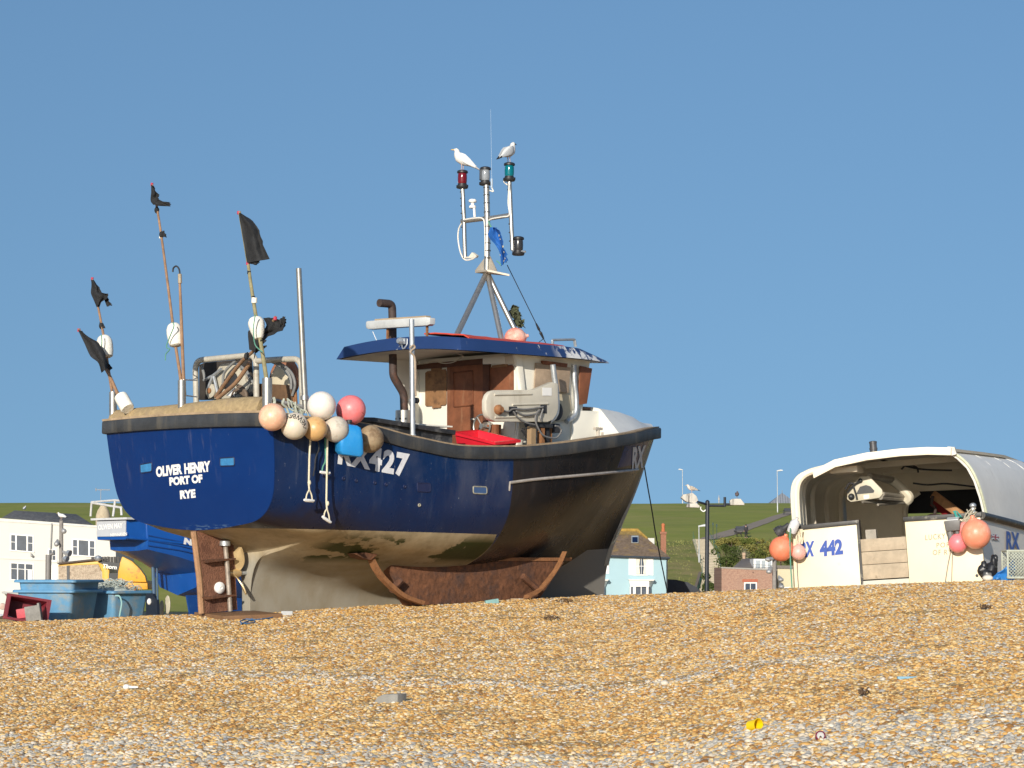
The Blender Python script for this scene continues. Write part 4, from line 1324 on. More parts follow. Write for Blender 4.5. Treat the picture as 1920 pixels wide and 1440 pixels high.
def npoly(name, pts, u, th, m, bev=.008):
    g = MB(); g.prism([B.pu(x, y, u) for x, y in pts], B.U * th); return g.build(name, m, net, bevel=bev)
BEIGE = mat('beige_casting', (0.46, 0.42, 0.33), .5, var=.12, scale=5, dirt=(0.25, 0.2, 0.14), damt=.2, dscale=6)
npoly('back_plate', [(373, 750), (373, 684), (382, 680), (468, 672), (473, 748)], 1.25, .05, mat('machine_dark', (0.035, 0.028, 0.022), .9, var=.4))
npoly('side_casting', [(390, 748), (388, 735), (400, 705), (413, 683), (436, 679), (447, 690), (470, 718), (471, 735), (455, 748)], 1.0, .08, BEIGE, .015)
npoly('throat', [(411, 727), (420, 712), (432, 698), (440, 700), (445, 712), (437, 722), (422, 729)], .97, .03, DARK)
mb = MB(); p = B.pu(397.5, 733, .97); mb.lathe(p, -B.U, [(.10, 0), (.10, .03), (.07, .04), (.03, .04)], 20); mb.build('sheave', BEIGE, net)
mb = MB(); mb.lathe(p - B.U * .04, -B.U, [(.035, 0), (.04, .02), (.015, .03)], 12); mb.build('axle', RUSTBAR, net)
mb = MB()
for q in (((382, 713), (400, 704), (415, 692)), ((401, 706), (410, 745)), ((399, 706), (390, 728))):
    mb.tube([B.pu(x, y, .93) for x, y in q], .022, 8)
mb.build('tension_arm', GALV, net)
mb = MB()
for q in (((418, 725), (420, 700), (438, 680), (455, 668)), ((440, 738), (455, 735), (466, 725), (467, 705), (455, 690), (445, 683)), ((480, 725), (470, 710), (462, 695), (455, 690)),
          ((495, 674), (515, 677), (535, 688), (548, 702), (553, 722), (548, 742)), ((492, 672), (516, 681), (536, 694), (545, 710), (546, 730)), ((377, 685), (382, 700), (384, 712))):
    mb = MB(); mb.tube(catmull([B.pu(x, y, .9) for x, y in q], 5), .020, 7); mb.build('hose', mat('grey_hose', (0.20, 0.20, 0.19), .55, var=.3), net)
mb = MB(); mb.tube(catmull([B.pu(x, y, .88) for x, y in ((436, 744), (442, 732), (452, 736), (462, 742), (455, 728), (446, 724))], 4), .03, 7); mb.build('valve_body', mat('oily_iron', (0.14, 0.10, 0.07), .6, var=.4), net)
npoly('white_tag', [(424, 742), (440, 726), (440, 743)], .86, .004, NAMEWHITE, 0)
npoly('cream_casting', [(508, 702), (517, 685), (530, 692), (541, 710), (541, 740), (507, 740)], 1.15, .06, mat('cream_casting', (0.55, 0.48, 0.34), .55, var=.08), .012)
npoly('crate_board', [(484, 752), (484, 719), (545, 722), (548, 765), (510, 765)], .95, .04, mat('dark_brown_board', (0.12, 0.065, 0.03), .7, var=.35), .004)
mb = MB(); c = B.pu(536, 712, 1.4); mb.lathe(c, -B.U, [(.30, 0), (.31, .03), (.29, .06), (.05, .06)], 28); mb.build('rusty_disc', mat('rusty_disc', (0.30, 0.13, 0.07), .8, var=.25), net)
for x in (551, 554):
    mb = MB(); mb.tube([B.pu(x, 735, .95), B.pu(x + 2, 775, .95)], .022, 8); mb.build('post', RUSTBAR, net)
for y0, y1 in ((712, 713), (741, 744)):
    mb = MB(); mb.tube([B.pu(344, y0, .12), B.pu(369, y1, .8)], .010, 5); mb.build('tie_line', NAMEWHITE, net)
# old carpet lashed over the stern rail
rows = []
edges = [((215, 768), (213, 792), .12), ((340, 757), (338, 779), .12), ((345, 756), (343, 780), .1), ((425, 746), (420, 775), .1), ((490, 743), (492, 772), .12)]
for k, ((xa, ya), (xb, yb), u_) in enumerate(edges):
    a = B.pu(xa, ya, u_); b = B.pu(xb, yb, u_)
    h = (a - b).length
    base = b
    ring = []
    for j in range(13):
        an = math.pi * (j / 12) * 1.15 - .1
        ring.append(base + B.W * (h * math.sin(min(math.pi, max(0, an))) * 1.0) + B.U * (.17 * (1 - math.cos(an)) - .10))
    rows.append(ring)
def lerp_rows(rows, n):
    out = []
    for i in range(len(rows) - 1):
        for k in range(n):
            t = k / n; out.append([rows[i][j].lerp(rows[i + 1][j], t) + Vector((0, 0, 1)) * .012 * noise.noise((i * 3 + k * .6, j * .5, 0)) for j in range(len(rows[0]))])
    out.append(rows[-1]); return out
mb = MB(); mb.loft(lerp_rows(rows, 6), cap=True)
tag_ = mb.solo('hessian_roll', HESSIAN, 'brown hessian carpet lashed along the top of the blue stern', 'carpet')
mb = MB(); mb.prism([B.pu(x, y, .0) for x, y in ((402, 752), (415, 749), (430, 750), (425, 756), (412, 758))], B.U * .05)
# ------------------------------------------------------------------ things hung on and carried by the main boat
ROPEG = mat('green_twine', (0.10, 0.28, 0.20), .9, var=.3, scale=40)
ROPEW = mat('white_rope', (0.66, 0.60, 0.44), .9, var=.15, scale=40)
ROPEGREY = mat('frayed_rope', (0.44, 0.46, 0.38), .95, var=.25, scale=40, bump=.4, bscale=90)


def buoy(name, label, c, r, m, group, up=(0, 0, 1), sc=1.03, rope=None, word=None):
    c = Vector(c); up = Vector(up).normalized()
    b = thing(name, label, 'buoy', c, group)
    k = MB(); k.ball(c, r, up, 36, 24, sc); k.build('float', m, b, smooth=60)
    k = MB(); k.lathe(c + up * r * .93, up, [(r * .34, 0), (r * .30, r * .10), (r * .16, r * .16), (r * .15, r * .34), (r * .05, r * .36)], 18)
    k.tube([c + up * r * 1.18 + frame(up)[0] * r * .10 * math.cos(a) + up * r * .1 * math.sin(a) for a in [i * math.pi / 6 for i in range(13)]], r * .03, 6, cap=False)
    k.build('lug', m if not rope else rope, b, smooth=60)
    return b


def plastic(name, c, dirt=None, damt=0.0, rough=.38, dscale=5, dsharp=.16):
    dirt = dirt or tuple(x * .72 for x in c)
    return mat(name, c, rough, var=.07, scale=5, dirt=dirt, damt=damt + .22, dscale=dscale, trans=.22, dsharp=dsharp, bump=.12, bscale=35)


G1 = 'buoys hanging off the starboard quarter'
def bp(x, y, v): return B.pv(x, y, v)
PX = lambda p, n: n / F * (p - CAM).length       # pixels at that distance -> metres
specs = [
    ('plain pale peach buoy hanging at the stern corner', (511, 782), 26, 2.02, plastic('peach_plastic', (0.80, 0.46, 0.30), (0.84, 0.58, 0.42), .2), (0.1, 0, 1)),
    ('off-white buoy with upside-down black capital letters', (552, 799), 25.5, 2.09, plastic('offwhite_plastic', (0.66, 0.58, 0.46), (0.48, 0.40, 0.29), -.05), (.2, .1, 1)),
    ('brownish yellow buoy between the lettered buoy and the grey ones', (591, 804), 23, 2.10, plastic('tan_plastic', (0.62, 0.38, 0.16), (0.50, 0.27, 0.09), .1, dscale=7), (-.3, .1, 1)),
    ('large clean white buoy on top of the heap', (603, 761), 27, 2.0, plastic('white_plastic', (0.80, 0.72, 0.64), None), (0, 0, -1)),
    ('small chalky grey-white buoy below the big white one', (630, 805), 24.5, 2.08, plastic('chalky_plastic', (0.56, 0.50, 0.42), (0.36, 0.31, 0.24), .05, .6, 8), (.2, 0, 1)),
    ('bright pink buoy with two black letters', (658, 769), 28, 1.98, plastic('pink_plastic', (0.86, 0.20, 0.20), (0.80, 0.26, 0.26), .1, dscale=2), (-.2, 0, -1)),
    ('weathered brown buoy behind the blue plastic can', (694, 823), 26, 1.99, plastic('brown_plastic', (0.34, 0.25, 0.15), (0.20, 0.13, 0.07), .3, .7, 8), (.1, .2, 1)),
]
LETBLACK = mat('black_lettering', (0.02, 0.018, 0.018), .6)
bo = []
for lab, (x, y), rp, v, m, up in specs:
    c = bp(x, y, v); r = PX(c, rp)
    b = buoy('buoy', lab, c, r, m, G1, (up[0], up[1] + 1.3, up[2] * .6))
    bo.append((b, c, r))
# words on two of them, wrapped round the ball
_, c, r = bo[1]
vd = (CAM - c).normalized(); xr = Vector((0, 0, 1)).cross(vd).normalized(); yu = vd.cross(xr)


def ringtext(a, t):
    th_ = R(-12 + 236 * a); rad = .86 - .36 * t
    X, Y = rad * math.cos(th_), rad * math.sin(th_)
    return c + (xr * X + yu * Y + vd * math.sqrt(max(.02, 1 - X * X - Y * Y))) * (r * 1.008)


letters('NEWBROOK', ringtext, bold=.015, cuts=2).build('lettering', LETBLACK, bo[1][0], recalc=False)
for ch, yy in (('S', .22), ('K', -.22)):
    b, c, r = bo[5]
    vd = (CAM - c).normalized(); xr = Vector((0, 0, 1)).cross(vd).normalized(); yu = vd.cross(xr)
    def fn(a, t, yy=yy):
        X = .60 + .26 * a; Y = yy + .24 * t + .0
        return c + (xr * X + yu * Y + vd * math.sqrt(max(.01, 1 - X * X - Y * Y))) * (r * 1.006)
    letters(ch, fn, bold=.01, cuts=1).build('lettering', LETBLACK, b, recalc=False)

# blue plastic can
c = bp(654, 824, 2.12)
can = thing('jerrycan', 'bright blue plastic can hanging upside down among the buoys', 'plastic can', c)
Y = Matrix.Rotation(R(-6), 3, CAM - c) @ Matrix((B.S * .35 + B.U * .94, B.W, B.S)).transposed()
ex_, ey_, ez_ = Vector(Y.col[0]).normalized(), B.W.copy(), None
ez_ = ex_.cross(ey_).normalized()
sec = []
for h, sx, sy, ox in ((-.20, .10, .06, .02), (-.215, .14, .10, .02), (-.17, .175, .125, .01), (0.0, .175, .125, 0), (.12, .165, .12, -.01), (.17, .15, .11, -.01), (.195, .11, .08, -.01)):
    ring = []
    for k in range(24):
        a = 2 * math.pi * k / 24
        ca, sa = math.cos(a), math.sin(a)
        e = .35
        ring.append(c + ex_ * (ox + sx * math.copysign(abs(ca) ** e, ca)) + ez_ * (sy * math.copysign(abs(sa) ** e, sa)) + ey_ * h)
    sec.append(ring)
k = MB(); k.loft(sec); k.build('body', plastic('blue_plastic', (0.02, 0.26, 0.62), (0.05, 0.30, 0.62), .1, .4), can, smooth=50)
k = MB(); k.lathe(c + ey_ * .19, ey_, [(.03, 0), (.03, .04), (.04, .04), (.04, .07), (.02, .075)], 14); k.build('cap', DARK, can)

# mooring tails with plastic toggles
GT = 'rope tails hanging down the starboard side'
def tail(lab, pts, v, knot, m=ROPEW, tog=True):
    t = thing('rope_tail', lab, 'rope', B.pv(*pts[0], v), GT)
    P = [B.pv(x, y, v) for x, y in pts]
    k = MB(); k.tube(P, .013, 8)
    if knot: k.ball(B.pv(*knot, v), .024, n=10, m=8, sc=1.5)
    k.build('line', m, t)
    e = P[-1]
    ax = (B.U * .9 - B.W * (.45 if tog == 2 else .05)).normalized()
    for s_ in (-1, 1):
        g = MB(); g.tube(catmull([e, e.lerp(e - B.W * .13 + ax * s_ * .05, .5) + ax * s_ * .015, e - B.W * .13 + ax * s_ * .055], 4), .010, 6); g.build('loop', m, t)
    g = MB(); g.tube([e - B.W * .14 - ax * .085, e - B.W * .145 - ax * .06, e - B.W * .145 + ax * .06, e - B.W * .14 + ax * .085], [.016, .022, .022, .016], 10); g.build('toggle', NAMEWHITE, t)


tail('short pale rope tail with a white toggle, nearest the stern', [(582, 822), (580, 860), (579, 908), (580, 918)], 2.03, (580, 905))
tail('long pale rope tail with a white toggle, second from the stern', [(614, 822), (613, 880), (612, 940), (613, 954)], 2.03, (614, 944), tog=2)
t3 = [(610, 822), (611, 858), (610, 866)]
tail('short thin green line with a white toggle in front of the long rope tail', t3, 2.00, None, ROPEG)
k = MB(); k.tube(catmull([B.pv(x, y, 1.98) for x, y in ((596, 826), (598, 842), (592, 858), (590, 878), (587, 892), (589, 887))], 5), .010, 6)
k.solo('chain_line', DARK, 'thin dark line with a knotted end hanging behind the rope tails', 'rope')
# rope tangle over the rail by the buoys
mb = MB()
rr = random.Random(4)
for s_ in range(9):
    a = (545 + rr.uniform(-5, 10), 752 + rr.uniform(-4, 4)); b = (572 + rr.uniform(-12, 14), 786 + rr.uniform(-6, 10))
    pts = [(a[0] + (b[0] - a[0]) * f + rr.uniform(-5, 5), a[1] + (b[1] - a[1]) * f + rr.uniform(-4, 4)) for f in (0, .3, .6, .8, 1)]
    mb.tube(catmull([B.pv(x, y, 1.84 + rr.uniform(0, .06)) for x, y in pts], 5), .011, 6)
mb.tube(catmull([B.pv(x, y, 1.86) for x, y in ((533, 748), (530, 757), (537, 764), (541, 774))], 5), .016, 6)
mb.tube(catmull([B.pv(x, y, 1.82) for x, y in ((513, 745), (515, 752), (514, 758))], 5), .02, 6)
mb.solo('rope_tangle', ROPEGREY, 'tangle of frayed pale green rope tied on the rail above the buoys', 'rope')
mb = MB(); mb.tube([B.pu(505, 748, .35), B.pv(577, 765, 1.72)], .026, 8); mb.build('rail', mat('dull_rail', (0.25, 0.24, 0.23), .5, metal=.5), boat)

# ------------------------------------------------------------------ dan flags
BAMBOO = mat('bamboo', (0.27, 0.155, 0.085), .6, var=.3, scale=9)
YBAMBOO = mat('mossy_bamboo', (0.25, 0.22, 0.11), .6, var=.3, scale=9)
CLOTH = mat('black_cloth', (0.015, 0.0155, 0.0165), .85, var=.4, scale=10, bump=.3, bscale=30)
POLY = mat('polystyrene', (0.78, 0.75, 0.66), .8, var=.06, scale=6, dirt=(0.5, 0.45, 0.36), damt=-.05, dscale=5, bump=.4, bscale=25)
REDTAPE = mat('red_tape', (0.45, 0.03, 0.07), .5)
GD = 'dan flags stowed at the stern'


def flag_sheet(left, right, u0, amp=.05, seed=0, n=14, m=12, frame_=B, plane='u'):
    """cloth stretched between two traced edges, rippled in depth; given thickness"""
    L_ = catmull([Vector((x, y, 0)) for x, y in left], 8); R_ = catmull([Vector((x, y, 0)) for x, y in right], 8)
    def samp(C, f):
        a = f * (len(C) - 1); i = min(len(C) - 2, int(a)); return C[i].lerp(C[i + 1], a - i)
    g = []
    for i in range(n + 1):
        f = i / n
        a, b = samp(L_, f), samp(R_, f)
        row = []
        for j in range(m + 1):
            s_ = j / m
            wob = noise.noise((f * 9, seed * 3.1, s_ * 2)) * s_ * 4.5 + (noise.noise((f * 26, seed, 5)) * 3 if j == m else 0)
            p = a.lerp(b, s_) + Vector((wob, wob * .4, 0))
            d = amp * (math.sin(s_ * 7 + seed + f * 2.2) * s_ + .6 * noise.noise((s_ * 3, f * 4, seed)) * min(1, s_ * 4))
            row.append(frame_.pu(p.x, p.y, u0 + d))
        g.append(row)
    return MB().sheet(g, .006)


def dan(label, poles, pr, float_px=None, fr=(15, 20), fu=None, tilt=None, flags=(), bits=(), tape=(), u0=.12, pm=None, twine=(), fprof=None):
    d = thing('dan_flag', label, 'marker flag', B.pu(*poles[0][:2], u0), GD)
    P = [B.pu(x, y, u0 + (q[0] if q else 0)) for x, y, *q in poles]
    PP = catmull(P, 6)
    n = len(PP)
    k = MB(); k.tube(PP, [pr * (1 - .4 * i / n) for i in range(n)], 10)
    k.build('pole', pm or BAMBOO, d)
    if float_px:
        c = B.pu(*float_px, u0 + (fu or 0)); rx, rz = PX(c, fr[0]), PX(c, fr[1])
        ax = tilt or (PP[n // 2 + 1] - PP[n // 2]).normalized()
        pf = fprof or [(.55, -1), (.8, -.9), (.93, -.5), (1, .1), (.97, .5), (.75, .85), (.5, 1)]
        k = MB(); k.lathe(c, ax, [(rx * a, rz * b) for a, b in pf], 24); k.build('float', POLY, d, smooth=45)
    for l_, r_, uu, am, sd in flags:
        flag_sheet(l_, r_, u0 + uu - .07 - am * .5, am, sd).build('flag', CLOTH, d, smooth=60)
    for bx in bits:
        k = MB(); rr = random.Random(int(bx[0] * 7 + bx[1]))
        c = B.pu(bx[0], bx[1], u0)
        for _ in range(bx[3]):
            e = c + (B.S * rr.uniform(-.2, 1) + B.W * rr.uniform(-.7, .6) + B.U * rr.uniform(-.5, .5)) * PX(c, bx[2])
            md_ = c.lerp(e, .5) + B.W * rr.uniform(-.02, .03)
            k.loft([[p + B.W * w_ + B.U * .004, p - B.W * w_ + B.U * .004, p - B.W * w_ - B.U * .004, p + B.W * w_ - B.U * .004] for p, w_ in ((c, .03), (md_, .03), (e, .008))])
        k.ball(c, .035, n=10, m=8, sc=1.4)
        k.build('rag', CLOTH, d)
    for x, y, h, m_ in tape:
        k = MB(); k.tube([B.pu(x - h * .1, y + (5 if h == 2 else h), u0), B.pu(x + .2, y - (1 if h == 2 else h), u0)], pr * (.8 if h == 2 else 1.2), 10); k.build('tape', m_, d)
    if twine:
        k = MB(); k.tube(catmull([B.pu(x, y, u0 - .16) for x, y in twine], 5), .008, 6); k.build('twine', ROPEG, d)
    return d


dan('black marker flag with an upright white float, leftmost upright pole at the stern', [(213, 752), (210, 733), (203, 690), (196, 640), (184, 575), (173, 522)], .024, (197, 650), (15, 21), flags=(
    ([(171, 524), (172, 535), (171, 550), (176, 562), (182, 576)], [(176, 526), (186, 540), (192, 549), (204, 552), (187, 574)], 0, .05, 1),
    ([(195, 559), (201, 575)], [(203, 558), (210, 573)], .02, .01, 3)), bits=((190, 611, 8, 6),), tape=((173, 521, 2, REDTAPE),), twine=((190, 628), (191, 640), (190, 660), (192, 668)))
dan('black marker flag leaning left, its white float lying on the carpet', [(238, 768, -.12), (220, 737, -.12), (203, 700, -.12), (175, 655, -.12), (148, 618, -.12)], .028, (233, 755), (13, 17), fu=-.12,
    flags=(([(147, 619), (158, 642), (170, 668), (184, 680), (190, 699)], [(152, 620), (168, 634), (186, 644), (198, 668), (203, 690)], -.2, .06, 5),), bits=((203, 688, 10, 9),), tape=((148, 617, 2, REDTAPE),),
    fprof=[(.9, -1), (1, -.8), (.97, -.2), (1, .4), (.95, .95), (.6, 1)])
dan('tallest black marker flag, on the middle pole with a round white float', [(341, 740), (338, 705), (328, 640), (318, 560), (305, 460), (296, 400), (285, 344)], .024, (328, 628), (15, 22), flags=(
    ([(284, 346), (284, 360), (283, 376), (288, 384)], [(289, 350), (297, 366), (300, 375), (321, 384)], 0, .05, 2), ([(296, 377), (296, 386)], [(319, 379), (320, 387)], -.03, .03, 8)),
    bits=((294, 394, 5, 7), (303, 440, 12, 4)), tape=((285, 344, 2, REDTAPE), (301, 442, 2, POLY)), twine=((324, 604), (326, 612), (319, 630), (312, 650), (318, 655), (311, 664), (310, 676)))
g = thing('boat_hook', 'thin pole ending in a bent steel hook beside the tallest flag', 'boat hook', B.pu(346, 713, .14))
k = MB(); k.tube([B.pu(346, 740, .14), B.pu(344, 705, .14), B.pu(340, 600, .14), B.pu(337, 528, .14)], [.026, .024, .022, .018], 10); k.build('pole', BAMBOO, g)
k = MB(); k.tube(catmull([B.pu(x, y, .14) for x, y in ((337, 530), (337, 512), (335, 503), (330, 499), (325, 503), (324, 510))], 6), .012, 8); k.build('hook', DARK, g)
k = MB(); k.tube([B.pu(337.5, 531, .14), B.pu(337, 514, .14)], .028, 10); k.build('ferrule', mat('brassy', (0.45, 0.36, 0.25), .5, metal=.4, var=.3), g)
dan('big square black flag flying above a white float on the right-hand pole', [(503, 745), (500, 715), (491, 655), (481, 600), (470, 530), (463, 480), (449, 397)], .032, (482, 615), (15.5, 21), flags=(
    ([(448, 399), (453, 430), (459, 465), (464, 493)], [(451, 400), (477, 418), (489, 446), (507, 486)], .02, .07, 6), ([(463, 488), (466, 494)], [(490, 482), (481, 497)], .03, .03, 4)),
    tape=((448, 397, 2, REDTAPE), (465, 492, 2, REDTAPE), (477, 563, 5, POLY), (467, 509, 2, CLOTH), (475, 556, 2, CLOTH)), pm=YBAMBOO,
    twine=((479, 590), (477, 600), (475, 620), (478, 645), (486, 655), (492, 660)), fprof=[(.45, -1), (.6, -.85), (.85, -.3), (1, .35), (.97, .6), (.75, .9), (.5, 1)])
dan('ragged black flag streaming right from a slanting pole behind the right-hand float', [(405, 744, .6), (430, 708, .5), (455, 676, .4), (478, 655, .3), (500, 622, .25), (517, 594, .2)], .03, None, flags=(
    ([(494, 596), (500, 612), (480, 628), (466, 620), (468, 656)], [(515, 596), (534, 605), (528, 619), (500, 634), (480, 658)], .3, .06, 9),),
    bits=((528, 603, 17, 8), (480, 655, 30, 5), (462, 668, 9, 6)), tape=((516, 595, 2, REDTAPE),))
k = MB(); k.tube(catmull([B.pu(*p, .66) for p in ((408, 747), (440, 720), (460, 693), (468, 680))], 5), .03, 10)
k.solo('spare_pole', BAMBOO, 'bare brown bamboo pole lying across the stern hauler', 'pole')

# ------------------------------------------------------------------ red fish crate on the rail
def crate_box(name, label, cat, M, sx, sy, h, th, m, taper=.9, rim=.025, grp=None, floor=True):
    """open box: local x, y across, z up"""
    t = thing(name, label, cat, M.translation, grp)
    f = lambda x, y, z: M @ Vector((x, y, z))
    k = MB()
    def rect(s, z): return [f(-sx / 2 * s, -sy / 2 * s, z), f(sx / 2 * s, -sy / 2 * s, z), f(sx / 2 * s, sy / 2 * s, z), f(-sx / 2 * s, sy / 2 * s, z)]
    ti = 1 - 2 * th / min(sx, sy)
    k.loft([rect(taper, 0), rect(1, h), rect(ti, h), rect(ti * taper, th)])
    k.build('body', m, t, bevel=.006)
    k = MB()
    o = 1 + 2 * rim / min(sx, sy)
    k.loft([rect(1.002, h - .035), rect(o, h - .035), rect(o, h + .004), rect(1 - th / min(sx, sy), h + .004), rect(1.002, h - .03)], cap=False)
    k.build('rim', m, t)
    return t, f


c = B.pv(930, 826, 1.62)
MT = Matrix.Translation(c - B.W * .05) @ (Matrix((B.S, B.U, B.W)).transposed() @ Matrix.Rotation(R(-26), 3, 'Y') @ Matrix.Rotation(R(0), 3, 'X')).to_4x4()
ax = (B.pv(949, 809, 1.72) - B.pv(872, 818, 1.0)); 
RED = mat('red_plastic', (0.62, 0.016, 0.03), .38, var=.08, scale=4, dirt=(0.72, 0.2, 0.2), damt=-.12, dscale=6)
def mat_from(x, y, z, o):
    return Matrix(((x.x, y.x, z.x, o.x), (x.y, y.y, z.y, o.y), (x.z, y.z, z.z, o.z), (0, 0, 0, 1)))
zc_ = (B.W * .96 + B.S * .20 - B.U * .10).normalized(); xc_ = (B.S * .94 - B.W * .20 + B.U * .05); xc_ = (xc_ - zc_ * xc_.dot(zc_)).normalized(); yc_ = zc_.cross(xc_)
fc, ff = crate_box('fish_crate', 'red plastic fish crate resting on the boat rail below the hauler', 'crate', mat_from(xc_, yc_, zc_, B(4.40, 1.42, 2.40)), .80, .50, .17, .014, RED)
for s_ in (-1, 1):
    for yy in (-.13, .13):
        k = MB(); k.prism([ff(s_ * .394, yy - .06, .10), ff(s_ * .394, yy + .06, .10), ff(s_ * .396, yy + .06, .135), ff(s_ * .396, yy - .06, .135)], xc_ * s_ * .012)
        k.build('hand_hole', mat('dark_red', (0.10, 0.006, 0.01), .6), fc)

# ------------------------------------------------------------------ on the wheelhouse roof
def roofw(u, v): return 4.03 + .09 * (1 - (v / 1.28) ** 2)
g = [[B(u, v, roofw(u, v) + .012 + .02 * abs(noise.noise((u * 3, v * 4, 1)))) for v in [.30 + .12 * i for i in range(9)]] for u in [4.2 + .12 * j for j in range(19)]]
for row in g: row[-1] = row[-1] - B.W * .03
MB().sheet(g, .02).solo('red_sheet', mat('red_sheet', (0.55, 0.06, 0.03), .6, var=.15, scale=5), 'orange-red sheet lying on the wheelhouse roof under the pink buoy', 'tarpaulin')
c = B.pv(966, 634, .75); r = PX(c, 20)
buoy('buoy', 'faded pink buoy on the wheelhouse roof beside the mast legs', c, r, plastic('faded_pink', (0.72, 0.27, 0.20), (0.74, 0.45, 0.36), .3, .5, 5), 'buoys on boat roofs', (1, 0, .2))
mb = MB(); rr = random.Random(11)
for _ in range(34):
    f = rr.random(); x = 962 + 14 * f + rr.uniform(-5, 6); y = 578 + 34 * f + rr.uniform(-3, 3)
    p = B.pu(x, y, 6.3 + rr.uniform(-.04, .04))
    a = Vector((rr.uniform(-1, 1), rr.uniform(-1, 1), rr.uniform(-1, 1))).normalized(); q = a.orthogonal().normalized()
    b2 = a.cross(q)
    g = [[p + a * (i - 1.5) * .035 + q * (j - 1.5) * .03 + b2 * .02 * math.sin(i * 1.3 + j) for j in range(4)] for i in range(4)]
    mb.sheet(g, .004)
mb.solo('camouflage_rag', mat('camo_cloth', (0.10, 0.11, 0.05), .9, c2=(0.02, 0.024, 0.014), scale=18), 'crumpled dark green rag tied round a mast leg above the roof', 'rag')
# blue flag with yellow stars, hanging limp
fl = thing('flag', 'limp torn blue flag with yellow stars on the mast', 'flag', B.pu(918, 428, 5.7))
Lf = [(920, 426), (916, 442), (930, 460), (938, 476), (940, 498)]
Rf = [(932, 427), (941, 440), (946, 462), (951, 480), (950, 492)]
fco = flag_sheet(Lf, Rf, 5.66, .08, 3, 20, 10).build('cloth', mat('blue_cloth', (0.01, 0.10, 0.36), .8, var=.25, scale=6), fl, smooth=60)
FT = BVHTree.FromPolygons([v.co + fl.matrix_world.translation for v in fco.data.vertices], [tuple(p_.vertices) for p_ in fco.data.polygons])
YS = mat('yellow_star', (0.52, 0.46, 0.26), .8)
for x, y, s_ in ((936, 441, .05), (938, 448, .035), (943, 462, .04), (945, 472, .035), (938, 478, .03), (947, 484, .035), (945, 490, .04)):
    p = FT.ray_cast(CAM, ray(x, y).normalized())[0]
    if p is None: continue
    p = p - ray(x, y) * .006; k = MB()
    k.prism([p + .62 * (B.S * math.sin(a * math.pi / 5) * .7 + B.W * math.cos(a * math.pi / 5)) * (s_ if a % 2 == 0 else s_ * .42) for a in range(10)], B.U * .004); k.build('star', YS, fl)
k = MB(); k.tube([B.pu(915, 414, 5.7), B.pu(922, 428, 5.7)], .012, 6); k.tube(catmull([B.pu(940, 498, 5.68), B.pu(936, 493, 5.68), B.pu(931, 489, 5.68)], 4), .01, 6); k.build('cord', ROPEG, fl)

# ------------------------------------------------------------------ gulls
GW = mat('gull_white', (0.66, 0.645, 0.61), .8, var=.03)
GG = mat('gull_grey', (0.42, 0.44, 0.46), .8, var=.08, scale=14, dirt=(0.6, 0.6, 0.58), damt=.2, dscale=18)
GB = mat('gull_mottled', (0.40, 0.35, 0.29), .8, var=.2, scale=30, dirt=(0.16, 0.13, 0.11), damt=.3, dscale=26)
GBH = mat('gull_brown', (0.14, 0.10, 0.09), .8, var=.3, scale=30, dirt=(0.4, 0.36, 0.32), damt=.1, dscale=22)
BILL = mat('gull_bill', (0.50, 0.34, 0.10), .5)
LEGP = mat('gull_leg', (0.52, 0.36, 0.30), .6)
BLK = mat('gull_black', (0.02, 0.02, 0.02), .6)


